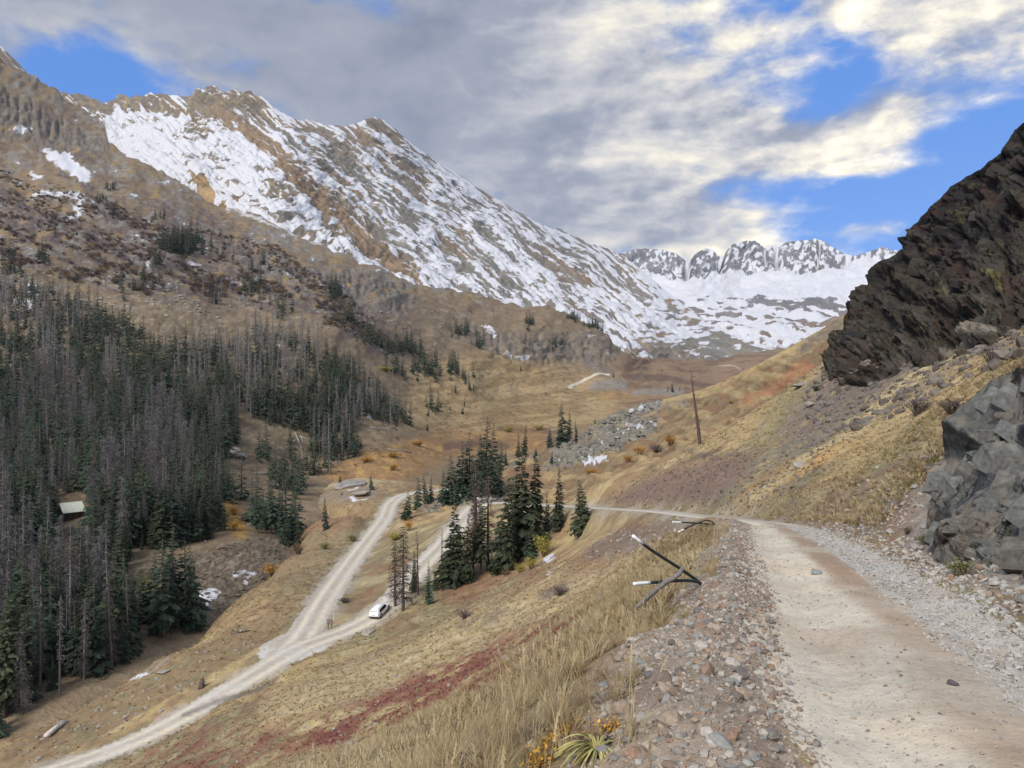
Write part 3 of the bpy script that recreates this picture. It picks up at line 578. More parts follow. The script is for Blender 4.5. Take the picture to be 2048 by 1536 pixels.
# gully of the creek, left of the meadow
gul = spoly(BU + (b2 - .5) * 50, BV + (b3 - .5) * 30, [(260, 1140), (420, 1100), (560, 1060), (640, 1050), (560, 1130), (470, 1210), (380, 1250), (300, 1230)], 14); gb_ = fbm(BU / 5, BV / 3.2, 4); bc = lay(bc, lerp(np.array((0.085, 0.066, 0.048)), np.array((0.21, 0.18, 0.13)), sstep(gb_, 0.45, 0.66)), gul * 0.85)
bc = lay(bc, np.array((0.21, 0.19, 0.05)), stroke(BU, BV, [(285, 1165), (305, 1180)], 16) * 0.7); bc = lay(bc, np.array((0.40, 0.235, 0.06)), stroke(BU + (b3 - .5) * 30, BV, [(455, 1015), (480, 1060)], 16) * 0.8)
snowB = np.zeros(BU.shape)
for pts, r, s in [([(100, 310), (145, 335), (170, 355)], 15, .85), ([(130, 305), (165, 350)], 9, .8), ([(30, 265), (55, 262)], 12, .7), ([(70, 388), (120, 392), (160, 400), (155, 430), (140, 440)], 9, .75), ([(60, 345), (80, 352)], 8, .7), ([(275, 470), (285, 485)], 6, .7), ([(380, 522), (400, 530)], 8, .65), ([(62, 575), (68, 610)], 10, .8), ([(30, 600), (60, 615)], 12, .65),
                  ([(440, 405), (600, 475), (690, 500)], 9, .62), ([(640, 480), (700, 500)], 10, .72), ([(970, 648), (990, 668)], 6, .75), ([(640, 560), (655, 585)], 5, .6), ([(450, 555), (480, 570)], 6, .62), ([(730, 825), (745, 836)], 4, .75), ([(220, 700), (240, 690)], 4, .6), ([(395, 1195), (430, 1185), (415, 1205)], 13, .72), ([(470, 1150), (510, 1140)], 9, .62), ([(490, 1165), (500, 1150)], 8, .6), ([(500, 1050), (510, 1030)], 5, .7), ([(1010, 705), (1040, 720), (1060, 715)], 6, .62), ([(1180, 672), (1190, 668)], 5, .6), ([(1240, 645), (1262, 705)], 6, .5), ([(550, 690), (565, 680)], 5, .6), ([(1210, 700), (1225, 712)], 4, .6), ([(160, 190), (40, 150)], 8, .45), ([(860, 1000), (870, 998)], 3, .5)]:
    snowB = np.maximum(snowB, stroke(BU + (b3 - 0.5) * 26, BV + (b2 - 0.5) * 18, pts, r, 0.95) * s * .84)
snowB = np.maximum(snowB, sstep(b3 * 0.45 + b2 * .55, 0.66, 0.72) * upper * 0.55)
flank = relief_mesh('valley_and_forested_slope', Bp, bc, snowB, M_VALLEY)
def lookup(Pg, us, vb, vt):        # place on a built relief surface for a bearing and height
    nr = Pg.shape[0]
    def f(u, v):
        u = np.asarray(u, float); v = np.asarray(v, float); j = np.clip(np.searchsorted(us, u) - 1, 0, len(us) - 2); fj = np.clip((u - us[j]) / (us[j + 1] - us[j]), 0, 1)
        b = vb[j] * (1 - fj) + vb[j + 1] * fj; t_ = vt[j] * (1 - fj) + vt[j + 1] * fj; i_ = np.clip((v - b) / (t_ - b), 0, 1) * (nr - 1); i = np.clip(i_.astype(int), 0, nr - 2); fi = (i_ - i)[..., None]; fj = fj[..., None]
        return (Pg[i, j] * (1 - fj) + Pg[i, j + 1] * fj) * (1 - fi) + (Pg[i + 1, j] * (1 - fj) + Pg[i + 1, j + 1] * fj) * fi
    return f
surf_B = lookup(Bp, bu, b_bot, b_top)
def on_B(u, v): return Vector(surf_B(u, v))

# ---- C: the snowy mountain behind
C_rel = Relief([(-400, -40, 1700), (0, 100, 1700), (110, 180, 1750), (230, 205, 1800), (430, 175, 1850), (530, 205, 1880), (620, 245, 1900), (750, 235, 2050), (830, 290, 2150), (1000, 400, 2400), (1100, 455, 2600), (1240, 510, 2950), (1330, 580, 2600), (1440, 660, 2200), (1560, 705, 1980),
    (300, 250, 1640), (400, 300, 1480), (300, 330, 1330), (440, 420, 1230), (520, 260, 1680), (560, 330, 1480), (560, 420, 1260), (700, 330, 1800), (700, 400, 1600), (700, 520, 1230), (900, 420, 2000), (900, 500, 1700), (900, 580, 1380), (1050, 500, 2080), (1050, 580, 1650), (1100, 650, 1400), (1250, 640, 1800), (1250, 700, 1400), (1180, 560, 2150), (1400, 690, 1950), (1300, 590, 2350), (-400, 300, 1200), (100, 350, 1250), (1560, 760, 1800), (500, 600, 1000), (900, 700, 1050), (1250, 780, 1200)])
C_sky = [(-400, -60), (0, 90), (60, 150), (110, 182), (150, 184), (185, 192), (205, 206), (228, 200), (240, 190), (258, 196), (275, 192), (300, 186), (325, 187), (340, 192), (362, 193), (385, 190), (395, 178), (425, 174), (455, 182), (480, 182), (505, 183), (525, 195), (545, 210), (575, 233), (600, 243), (615, 240), (650, 250), (690, 253), (720, 243), (750, 233), (775, 245), (800, 268), (830, 292), (870, 320), (910, 345), (960, 380), (1000, 402), (1050, 432), (1098, 455), (1130, 462), (1160, 478), (1200, 492), (1240, 508), (1290, 545), (1330, 580), (1380, 620), (1440, 660), (1500, 690), (1560, 706), (1640, 716)]
cu = np.concatenate([np.arange(-400, 60, 14), np.arange(60, 1600, 2.6)])
crag = np.clip(stroke(cu, cu * 0, [(110, 0), (300, 0)], 10) + stroke(cu, cu * 0, [(395, 0), (530, 0)], 10) + 0.45, 0, 1) * (1 - sstep(cu, 1200, 1320) * 0.85)
c_top = interp_line(C_sky, cu) + (fbm(cu / 13, cu * 0 + 1.7, 4) - 0.5) * 17 * crag; c_bot = interp_line(B_sky, cu) + 70
CU, CV, CD = relief_grid(C_rel, cu, np.maximum(c_bot, c_top + 30), c_top, 300)
Cp = P(CU, CV, CD); Cn = normals(Cp)
hgt = CV - interp_line(C_sky, CU)                             # photo rows below the crest
sa, ca = math.sin(rad(37)), math.cos(rad(37)); along = CU * ca + CV * sa; across = -CU * sa + CV * ca
warpc = (fbm(along / 90, across / 60, 4) - 0.5) * 34
st1 = fbm(along / 150, (across + warpc) / 15, 6, 0.55); st2 = fbm(along / 40, (across + warpc * 0.7) / 5.0, 5, 0.6); blot = fbm(CU / 60, CV / 45, 5); fineb = fbm(CU / 7, CV / 5, 4)
Cp = Cp + Cn * ((0.5 - st1) * 26 + (0.5 - st2) * 12 + (blot - 0.5) * 18 + (0.5 - fineb) * 6)[..., None] * sstep(hgt, -2, 26)[..., None] * (1 - 0.5 * sstep(CU, 1250, 1450))[..., None]
flankright = sstep(across - (0.0 * along), -60, 60)
ridge_y = np.interp(CU, [380, 430, 520, 600, 700, 800, 950, 1200], [220, 235, 300, 380, 470, 540, 620, 720])   # the brown rib that divides bowl and flank
bowl = sstep(CV - ridge_y, -14, 10) * (1 - sstep(CU, 640, 720)); flankm = 1 - bowl
st3 = fbm(along / 26, (across + warpc * 0.5) / 2.6, 4, 0.6)
sn = 0.5 + (0.5 - st1) * 1.2 + (0.5 - st2) * 1.7 + (0.5 - st3) * 1.4 + (fineb - 0.5) * 0.4
sn_line = np.interp(CU, [400, 600, 800, 1000, 1200, 1350, 1500], [330, 470, 560, 620, 690, 720, 740])
sn = sn - 0.13 + np.clip((sn_line - CV) / 260, -0.9, 0.08) * 1.25
sn = sn - 0.42 * stroke(CU, CV, [(420, 215), (520, 280), (600, 360), (700, 450), (820, 545)], 17, 0.8) * (0.6 + st1 * 0.8)
sb = 0.74 + (0.5 - fbm(CU / 34, CV / 13, 5)) * 1.0 - (fineb - 0.5) * 0.5 + (0.5 - fbm(CU / 14, CV / 3.2, 4)) * 0.7 - 0.75 * sstep(fbm(CU / 26 + 9, CV / 14, 4), 0.60, 0.70) * sstep(CV, 330, 420)
sb = sb - sstep(CV, 470, 540) * 0.35
sn = lerp(sn, sb, bowl)
rocky = np.maximum.reduce([stroke(CU, CV, [(110, 190), (190, 225)], 26) * .9, stroke(CU, CV, [(228, 206), (262, 206)], 16), stroke(CU, CV, [(275, 198), (330, 192)], 8) * .8, stroke(CU, CV, [(325, 206), (350, 222)], 13) * .9, stroke(CU, CV, [(390, 190), (450, 200), (525, 205)], 24) * .85, stroke(CU, CV, [(380, 215), (395, 245)], 10) * .7, stroke(CU, CV, [(355, 262), (410, 250)], 10) * .6, stroke(CU, CV, [(540, 375), (570, 385)], 16) * .9, stroke(CU, CV, [(740, 250), (790, 262)], 14) * .5, stroke(CU, CV, [(640, 290), (690, 330)], 20) * .45])
sn = sn - rocky * (0.2 + 0.9 * sstep(fineb, 0.36, 0.56)) * 0.62
lowband = sstep(CU, 1230, 1330); sn = lerp(sn, 0.60 + (0.5 - fbm(CU / 22, CV / 6, 5)) * 1.7 - sstep(CV, 655, 700) * 0.4, lowband * sstep(CV, 560, 620))
cc = lerp(np.array((0.215, 0.160, 0.105)), np.array((0.200, 0.182, 0.150)), sstep(fbm(along / 200, across / 22, 5), 0.40, 0.58)); cc = lay(cc, np.array((0.165, 0.155, 0.135)), sstep(st2 * 0.6 + blot * 0.4, 0.50, 0.62) * 0.75)
cc = lay(cc, np.array((0.235, 0.165, 0.098)), stroke(CU, CV, [(430, 225), (520, 285), (610, 370), (700, 455), (830, 555)], 22, 0.8) * 0.85)
cc = lay(cc, lerp(np.array((0.26, 0.20, 0.115)), np.array((0.16, 0.14, 0.11)), sstep(fineb, 0.4, 0.6)), rocky * 0.9)
cc = lay(cc, np.array((0.235, 0.150, 0.080)), sstep(CV - sn_line, -20, 60) * 0.75)
cc = lay(cc, np.array((0.17, 0.17, 0.145)), lowband * sstep(blot, .45, .6) * 0.6)
paleslide = spoly(CU, CV, [(375, 345), (410, 352), (432, 400), (425, 410), (395, 375)], 4); cc = lay(cc, np.array((0.36, 0.25, 0.13)), paleslide); sn = sn - paleslide * 0.8
snowy = relief_mesh('snowy_mountain', Cp, cc, np.clip(sn, 0, 1), M_SNOWM)

# ---- D: the peaks that close the basin
D_rel = Relief([(1100, 470, 3900), (1240, 505, 3950), (1480, 480, 3950), (1640, 478, 3900), (1800, 505, 3700), (2100, 480, 3500), (1300, 556, 3650), (1480, 556, 3680), (1640, 550, 3620), (1800, 560, 3300), (1400, 590, 3200), (1550, 600, 3100), (1700, 600, 2900), (1500, 640, 2650), (1600, 660, 2400), (1700, 650, 2500), (1560, 705, 2000), (1450, 700, 2150), (1350, 640, 2900), (1700, 720, 2000), (2100, 640, 2300), (1250, 620, 3200)])
D_sky = [(1120, 478), (1200, 500), (1240, 508), (1262, 500), (1290, 497), (1320, 499), (1350, 506), (1366, 516), (1376, 527), (1390, 508), (1408, 496), (1425, 500), (1438, 512), (1446, 520), (1452, 503), (1466, 488), (1484, 482), (1508, 481), (1520, 488), (1530, 497), (1541, 493), (1550, 500), (1558, 494), (1572, 484), (1600, 481), (1622, 480), (1630, 477), (1648, 483), (1668, 496), (1690, 508), (1705, 511), (1725, 508), (1745, 500), (1765, 493), (1785, 500), (1850, 505), (2100, 470)]
du_ = np.arange(1120, 2000, 2.2); d_top = interp_line(D_sky, du_) + (fbm(du_ / 8, du_ * 0 + 2.2, 4) - 0.5) * 4.5; d_bot = np.full(du_.shape, 735.0)
DU, DV, DDp = relief_grid(D_rel, du_, d_bot, d_top, 190, 0.85)
Dp = P(DU, DV, DDp); Dn = normals(Dp)
base_y = np.interp(DU, [1120, 1240, 1300, 1366, 1380, 1440, 1452, 1520, 1550, 1620, 1690, 1720, 1800], [540, 545, 552, 560, 556, 550, 545, 546, 540, 545, 530, 515, 515])
clf = sstep(base_y + (fbm(DU / 14, DV / 14, 4) - .5) * 26 - DV, -5, 7); gullies = np.maximum.reduce([stroke(DU, DV, [(1446, 515), (1445, 560)], 6, .5), stroke(DU, DV, [(1376, 525), (1370, 560)], 5, .5), stroke(DU, DV, [(1552, 495), (1556, 545)], 4, .5), stroke(DU, DV, [(1530, 500), (1533, 530)], 2.5, .5), stroke(DU, DV, [(1700, 505), (1690, 530)], 6, .5), stroke(DU, DV, [(1640, 482), (1632, 535)], 2, .5)])
dr = fbm(DU / 19, DV / 22, 6, 0.55, ridged=True); dr2 = fbm(DU / 5, DV / 8, 4)
Dp = Dp + Dn * (clf * ((0.5 - dr) * 55 + (0.5 - dr2) * 22) - gullies * clf * 50 + (1 - clf) * ((fbm(DU / 60, DV / 14, 5) - .5) * 50 + (fbm(DU / 14, DV / 5, 4) - .5) * 14))[..., None] * sstep(DV - interp_line(D_sky, DU), -1, 10)[..., None]
ribs = fbm((DU + DV * 0.7) / 90, (DV - DU * 0.16) / 9, 5); ribs2 = fbm(DU / 20, DV / 5, 5)
sd_ = clf * (0.40 + (dr2 - 0.5) * 1.3 + (fbm((DU + DV) / 9, (DV - DU * .5) / 5, 4) - 0.5) * 1.2) + (1 - clf) * (0.95 - 1.5 * sstep(ribs * .6 + ribs2 * .4, 0.48, 0.62) * sstep(DV, 565, 630) - sstep(DV, 660, 712) * 0.55); sd_ = np.maximum(sd_, gullies * 0.95)
dc = lerp(np.array((0.215, 0.217, 0.217)), np.array((0.15, 0.153, 0.158)), sstep(dr, 0.4, 0.65)); dc = lay(dc, np.array((0.20, 0.140, 0.095)), (1 - clf) * sstep(DV, 585, 660) * 0.75)
farp = relief_mesh('far_peaks', Dp, dc, np.clip(sd_, 0, 1), M_FAR)

# ---- E: back hill: rocky mound and the slope behind the near crest
E_rel = Relief([(1700, 622, 240), (1560, 705, 235), (1440, 765, 270), (1330, 797, 330), (1310, 801, 340), (1240, 818, 325), (1180, 850, 300), (1150, 876, 290), (1090, 896, 280), (1000, 926, 262), (940, 962, 235), (880, 992, 214), (840, 1015, 205),
    (1680, 740, 190), (1560, 800, 196), (1480, 850, 190), (1395, 870, 196), (1300, 880, 225), (1240, 925, 192), (1240, 870, 255), (1150, 925, 225), (1180, 900, 250), (1100, 960, 205), (1020, 990, 192), (960, 1005, 189), (1100, 1010, 182), (1240, 960, 178), (1000, 1040, 178), (880, 1030, 193), (1395, 900, 182), (1560, 860, 175), (1700, 800, 170), (1250, 840, 290), (1400, 820, 240)])
E_sky = [(826, 1030), (845, 1012), (880, 992), (905, 978), (940, 960), (970, 942), (1000, 928), (1040, 915), (1070, 905), (1100, 896), (1150, 876), (1180, 856), (1210, 838), (1240, 824), (1280, 808), (1312, 800), (1335, 797), (1380, 786), (1440, 765), (1500, 736), (1560, 705), (1640, 660), (1720, 610), (1800, 580)]
eu = np.arange(826, 1800, 2.6); e_rock = np.interp(eu, [826, 860, 960, 1000, 1090, 1130, 1300, 1320, 1800], [.8, 1, .9, .3, .8, 1, 1, .2, .1])
e_top = interp_line(E_sky, eu) + (fbm(eu / 11, eu * 0 + 6.1, 4) - 0.5) * 9 * e_rock; e_bot = np.interp(eu, [826, 900, 1000, 1180, 1400, 1600, 1800], [1060, 1060, 1060, 1030, 940, 860, 800])
EU, EV, ED = relief_grid(E_rel, eu, np.maximum(e_bot, e_top + 6), e_top, 210)
Ep = P(EU, EV, ED); En = normals(Ep)
wE = EU + (fbm(EU / 24, EV / 14, 4) - .5) * 40; wF = EV + (fbm(EU / 24 + 9, EV / 14, 4) - .5) * 22
rockE = np.maximum.reduce([spoly(wE, wF, [(1090, 905), (1150, 876), (1240, 820), (1312, 798), (1318, 815), (1270, 835), (1200, 868), (1140, 900), (1110, 915)], 5), spoly(wE, wF, [(1090, 935), (1140, 895), (1230, 860), (1310, 840), (1312, 856), (1270, 880), (1230, 905), (1180, 922), (1120, 935)], 5), stroke(wE, wF, [(860, 1020), (890, 995), (935, 975)], 15, .4), spoly(wE, wF, [(930, 968), (1000, 985), (1010, 1008), (930, 1010), (915, 990)], 5) * .9, stroke(wE, wF, [(1020, 935), (1070, 915)], 6, .5) * .7, stroke(wE, wF, [(1330, 815), (1360, 805)], 7, .5) * .6])
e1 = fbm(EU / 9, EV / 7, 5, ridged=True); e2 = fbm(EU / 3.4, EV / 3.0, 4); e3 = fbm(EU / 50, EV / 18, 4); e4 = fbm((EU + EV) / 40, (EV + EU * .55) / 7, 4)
Ep = Ep + En * (rockE * ((e1 - .5) * 2.6 + (e2 - .5) * 1.0) + (1 - rockE) * (e3 - .5) * 3.0 + (fbm(EU / 14, EV / 9, 3) - .5) * 1.2)[..., None] * sstep(EV - e_top[None], -1, 8)[..., None]
ec = lerp(np.array((0.245, 0.185, 0.100)), np.array((0.185, 0.128, 0.072)), sstep(e4, .40, .6)); ec = lay(ec, gold * 0.95, sstep(e3, .5, .65) * 0.7); ec = lay(ec, rust, sstep(fbm(EU / 22, EV / 9, 4), .58, .68) * 0.6)
ec = lay(ec, np.array((0.285, 0.130, 0.065)), stroke(wE, wF, [(1500, 800), (1560, 770), (1620, 735)], 12, .7) * 0.7); ec = lay(ec, rust * 1.05, spoly(wE, wF, [(1130, 912), (1200, 875), (1310, 828), (1312, 838), (1230, 862), (1150, 905)], 4) * .8)
ec = lay(ec, gold, stroke(wE, wF, [(1310, 805), (1400, 785), (1500, 740), (1600, 690)], 7, .5) * .8); ec = lay(ec, rust * .9, stroke(wE, wF, [(1030, 940), (1060, 960)], 22, .6) * .7); ec = lay(ec, gold * 1.05, stroke(wE, wF, [(1000, 930), (1040, 915)], 6) * .6)
ec = lay(ec, np.array((0.16, 0.14, 0.11)), stroke(wE, wF, [(1600, 700), (1680, 650)], 10, .6) * .6)
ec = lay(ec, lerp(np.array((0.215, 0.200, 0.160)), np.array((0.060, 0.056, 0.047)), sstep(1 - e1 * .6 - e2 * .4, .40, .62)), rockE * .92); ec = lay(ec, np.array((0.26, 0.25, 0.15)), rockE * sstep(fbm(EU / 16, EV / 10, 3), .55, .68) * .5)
snowE = np.zeros(EU.shape)
for pts, r, s in [([(1165, 925), (1185, 922), (1210, 918)], 7, .82), ([(1240, 868), (1262, 862), (1300, 850)], 9, .75), ([(1255, 852), (1310, 848)], 7, .66), ([(1260, 825), (1275, 820), (1315, 808)], 6, .66), ([(1200, 885), (1207, 888)], 4, .75), ([(1170, 902), (1182, 903)], 3, .7), ([(1215, 845), (1235, 838)], 5, .62), ([(915, 992), (945, 1000), (1000, 1005)], 9, .78), ([(940, 985), (985, 978)], 6, .6), ([(1215, 908), (1245, 896)], 5, .6), ([(1140, 947), (1150, 946)], 3, .7), ([(1120, 925), (1140, 922)], 4, .6)]:
    snowE = np.maximum(snowE, stroke(EU + (e2 - .5) * 16, EV + (e1 - .5) * 9, pts, r * .8, .9) * s * .80)
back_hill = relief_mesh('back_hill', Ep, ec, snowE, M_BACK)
surf_E = lookup(Ep, eu, np.maximum(e_bot, e_top + 6), e_top)
def on_E(u, v): return Vector(surf_E(u, v))
# ------------------------------------------------------------------ rock faces with blocks, cracks and ledges
def facets(Q, n, seed, off, tilt, crack, cw, stretch=(1, 1, 1)):
    r = np.random.default_rng(seed); q = Q.reshape(-1, 3) * np.array(stretch); lo, hi = q.min(0), q.max(0)
    S = q[r.integers(0, len(q), n)] + r.normal(0, 0.05, (n, 3)); o = r.normal(0, off, n); T = r.normal(0, tilt, (n, 3)); idn = r.random(n)
    out = np.empty(len(q)); ids = np.empty(len(q)); edge = np.empty(len(q))
    for i in range(0, len(q), 8000):
        d = ((q[i:i + 8000, None] - S[None]) ** 2).sum(-1); j = np.argpartition(d, 1, axis=1)[:, :2]
        dd = np.take_along_axis(d, j, 1); sw = dd[:, 0] > dd[:, 1]; j[sw] = j[sw][:, ::-1]; dd = np.sqrt(np.sort(dd, 1))
        a = j[:, 0]; e = dd[:, 1] - dd[:, 0]
        b = j[:, 1]; qa = q[i:i + 8000]; ha = o[a] + ((qa - S[a]) * T[a]).sum(1); hb = o[b] + ((qa - S[b]) * T[b]).sum(1); w_ = 0.5 + 0.5 * sstep(e, 0, cw)
        out[i:i + 8000] = ha * w_ + hb * (1 - w_) - crack * (1 - sstep(e, 0, cw)); ids[i:i + 8000] = idn[a]; edge[i:i + 8000] = e
    return out.reshape(Q.shape[:-1]), ids.reshape(Q.shape[:-1]), edge.reshape(Q.shape[:-1])
def cliff_mesh(name, Pg, col, mat, back_top, back_side, smooth=False):
    Pf = np.concatenate([Pg, (Pg[-1] + np.array(back_top))[None]], 0); Pf = np.concatenate([(Pf[:, 0] + np.array(back_side))[:, None], Pf], 1)
    cf = np.concatenate([col, col[-1:]], 0); cf = np.concatenate([cf[:, :1], cf], 1); nr, nc = Pf.shape[:2]
    return mesh_np(name, Pf.reshape(-1, 3), grid_faces(nr, nc), (mat,), {'snow': np.zeros(nr * nc)}, smooth, {'col': np.clip(cf.reshape(-1, 3), .008, .9)})
# near grey-green face beside the road
G_rel = Relief([(1862, 1125, 15.2), (1950, 1152, 12.7), (2048, 1172, 10.9), (2250, 1260, 8.4), (1845, 1040, 15.8), (1838, 980, 16.2), (1860, 920, 16.6), (1930, 840, 16.2), (1990, 765, 15.6), (2048, 745, 14.4), (2250, 640, 11.5), (1950, 1000, 14.2), (2048, 950, 12.6), (2048, 1080, 11.3), (2250, 950, 9.6), (1900, 1060, 14.4), (2600, 1380, 6.9), (2600, 560, 9.6), (2900, 1520, 5.8), (2900, 480, 8.6)])
g_left = [(460, 2800), (640, 2250), (735, 2060), (752, 2010), (768, 1985), (790, 1952), (815, 1936), (842, 1926), (862, 1880), (880, 1862), (902, 1866), (920, 1878), (940, 1868), (965, 1846), (990, 1838), (1040, 1836), (1080, 1842), (1120, 1856), (1150, 1862), (1300, 1870), (1600, 1880)]
gv = np.arange(1560, 470, -3.0); gt = np.linspace(0, 1, 300)
gl = np.interp(gv, [p[0] for p in g_left], [p[1] for p in g_left]); GU = gl[:, None] + (2900 - gl)[:, None] * gt[None] ** 1.4; GV = np.repeat(gv[:, None], len(gt), 1)
g_topv = np.interp(GU, [1838, 1870, 1930, 1985, 2048, 2250, 2900], [960, 885, 838, 768, 744, 640, 470])
GVc = np.maximum(GV, g_topv - 3); gb = np.interp(GU, [1838, 1862, 1950, 2048, 2250, 2900], [1150, 1150, 1180, 1200, 1290, 1560])
Gp = P(GU, GVc, G_rel.D(GU, np.minimum(GVc, gb)))
f1, i1, e1_ = facets(Gp, 60, 5, 0.10, 0.22, 0.05, 0.14, (1, 1, 0.85)); f2, i2, e2_ = facets(Gp, 320, 6, 0.035, 0.20, 0.015, 0.08); f3, i3, e3_ = facets(Gp, 1100, 9, 0.012, 0.14, 0.0, 0.05)
Gp = Gp + np.array((0.72, 0.62, -0.25)) * -(f1 + f2 + f3 + (fbm(GU / 60, GV / 60, 4) - .5) * 0.35)[..., None]
gsh = fbm(GU / 30, GV / 30, 4); gcol = lerp(np.array((0.100, 0.102, 0.090)), np.array((0.165, 0.165, 0.147)), sstep(gsh * .25 + i1 * .4 + i2 * .4, .35, .75)); brn = sstep(i1, .62, .68) * sstep(2000 - GU, 0, 90); gcol = lay(gcol, np.array((0.135, 0.108, 0.086)), np.maximum(brn * .8, sstep(i2, .72, .76) * .6))
gcol = lay(gcol, np.array((0.27, 0.28, 0.26)), (1 - sstep(np.abs(fbm(GU / 90, GV / 60, 3) - .5), .003, .010)) * .35); gcol = lay(gcol, np.array((0.22, 0.19, 0.145)), sstep(fbm(GU / 22, GV / 12, 4), .62, .7) * .4)
outc = tag(obj('rock_face', cliff_mesh('rock_face', Gp, gcol, M_OUTC, (2.5, 3.0, -1.2), (1.0, 1.6, 0.0), True)), 'grey-green fractured rock face beside the road at the right edge', 'rock face')
# big dark cliff on the skyline
K_rel = Relief([(1668, 725, 121), (1760, 712, 106), (1850, 725, 93), (1950, 690, 86), (2048, 645, 80), (2300, 570, 64), (2048, 245, 104), (2300, 90, 88), (1900, 370, 118), (1850, 425, 122), (1812, 485, 126), (1738, 545, 130), (1700, 610, 130), (1850, 580, 108), (1950, 500, 100), (2048, 450, 94), (1760, 640, 116), (1900, 640, 96), (2150, 350, 90)])
k_sky = [(1662, 724), (1672, 690), (1684, 655), (1692, 628), (1704, 606), (1722, 590), (1738, 566), (1742, 556), (1733, 545), (1738, 534), (1760, 524), (1790, 508), (1812, 492), (1812, 474), (1822, 455), (1848, 428), (1880, 392), (1905, 368), (1950, 342), (1985, 318), (2010, 290), (2030, 262), (2060, 235), (2150, 160), (2320, 60)]
ks = np.array(k_sky, float); karc = np.concatenate([[0], np.cumsum(np.hypot(np.diff(ks[:, 0]), np.diff(ks[:, 1])))]); kt = np.linspace(0, karc[-1], 330)
kx = np.interp(kt, karc, ks[:, 0]) + (fbm(kt / 22, kt * 0 + 3, 4) - .5) * 11; ky = np.interp(kt, karc, ks[:, 1]) + (fbm(kt / 22 + 70, kt * 0, 4) - .5) * 9
bx_ = np.interp(kt, karc[[0, 6, 13, 18, -1]], [1664, 1730, 1860, 2010, 2330]); by_ = np.interp(kt, karc[[0, 6, 13, 18, -1]], [775, 790, 800, 745, 630])
kr = np.linspace(0, 1, 230)[:, None]; KU = bx_[None] * (1 - kr) + kx[None] * kr; KV = by_[None] * (1 - kr) + ky[None] * kr
Kp = P(KU, KV, K_rel.D(KU, KV) * 0.92); Kn = normals(Kp)
k1, ki1, ke1 = facets(Kp, 60, 21, 0.7, 0.08, 0.4, 1.4, (1, 1, 0.8)); k2, ki2, ke2 = facets(Kp, 420, 22, 0.22, 0.08, 0.12, 0.6); k3, ki3, ke3 = facets(Kp, 1000, 23, 0.10, 0.08, 0.04, 0.35)
edgef = sstep(1 - kr, 0.0, 0.04) * sstep(kr, 0.0, 0.12)
Kp = Kp + Kn * ((k1 * .7 + k2 * .8 + k3 + (fbm(KU / 40, KV / 40, 6) - .5) * 6.5 + (fbm(KU / 7, KV / 7, 4, ridged=True) - .5) * 1.2) * edgef)[..., None]
klow = sstep(KV, np.interp(KU, [1660, 1850, 2048], [560, 470, 420]), np.interp(KU, [1660, 1850, 2048], [720, 690, 620]))
kn1 = fbm(KU / 34, KV / 34, 5); kn2 = fbm(KU / 12, KV / 12, 4)
kcol = lerp(np.array((0.020, 0.0185, 0.0175)), np.array((0.043, 0.039, 0.034)), sstep(kn1 * .5 + ki2 * .5, .35, .7)); kcol = lay(kcol, lerp(np.array((0.082, 0.072, 0.054)), np.array((0.050, 0.044, 0.035)), sstep(kn2, .4, .6)), klow * .85)
kcol = lay(kcol, np.array((0.050, 0.027, 0.021)), sstep(fbm(KU / 46 + 8, KV / 30, 4), .58, .68) * .55); kcol = lay(kcol, np.array((0.19, 0.165, 0.055)), sstep(fbm(KU / 18, KV / 42 + 3, 4), .60, .70) * stroke(KU, KV, [(1940, 480), (1960, 560), (2010, 600)], 55) * .6); kcol = lay(kcol, np.array((0.075, 0.060, 0.034)), sstep(kn2, .56, .66) * .35)
kcol = lay(kcol, np.array((0.225, 0.195, 0.155)), stroke(KU, KV, [(1900, 710), (1950, 690), (1985, 665)], 10) * .8)
dark = tag(obj('dark_cliff', cliff_mesh('dark_cliff', Kp, kcol, M_CLIFF, (6, 12, -6), (4, 8, -2), True)), 'tall dark brown-black cliff on the right skyline above the grass slope', 'cliff')
# ------------------------------------------------------------------ simple materials
def mat(name, col, rough=0.9, var=0.35, scale=3.0, rnd=0.25, col2=None, metal=0.0, spec=0.2, objspace=True):
    m = bpy.data.materials.new(name); m.use_nodes = True; t = NT(m.node_tree); t.n.clear()
    out = t.node('ShaderNodeOutputMaterial'); b = t.node('ShaderNodeBsdfPrincipled'); t.l.new(b.outputs[0], out.inputs[0])
    tc = t.node('ShaderNodeTexCoord'); n = t.noise(tc.outputs['Object'], scale, 4, 0.6); oi = t.node('ShaderNodeObjectInfo')
    c = t.mix(n, (*col, 1), (*(col2 or [k * 0.7 for k in col]), 1)) if col2 else (*col, 1)
    f = t.add(t.lin(n, 0.3, 0.7, 1 - var, 1 + var), t.lin(oi.outputs['Random'], 0, 1, -rnd, rnd))
    c = t.mix(1.0, c, t.comb(f, f, f), 'MULTIPLY')
    t.l.new(c, b.inputs['Base Color']); b.inputs['Roughness'].default_value = rough; b.inputs['Metallic'].default_value = metal; b.inputs['Specular IOR Level'].default_value = spec
    return m
M_NEEDLE = mat('spruce_needles', (0.040, 0.060, 0.033), 0.85, 0.55, 1.2, 0.40, (0.026, 0.042, 0.030))
M_NEEDLE2 = mat('fir_needles', (0.056, 0.066, 0.032), 0.85, 0.55, 1.2, 0.35, (0.034, 0.046, 0.028))
M_BARK = mat('live_bark', (0.115, 0.085, 0.065), 0.95, 0.4, 6.0, 0.2)
M_DEADW = mat('grey_dead_wood', (0.185, 0.168, 0.152), 0.95, 0.4, 5.0, 0.3, (0.115, 0.100, 0.090))
M_TWIG = mat('grey_dead_twigs', (0.148, 0.138, 0.134), 0.95, 0.4, 2.0, 0.3, (0.104, 0.096, 0.094))
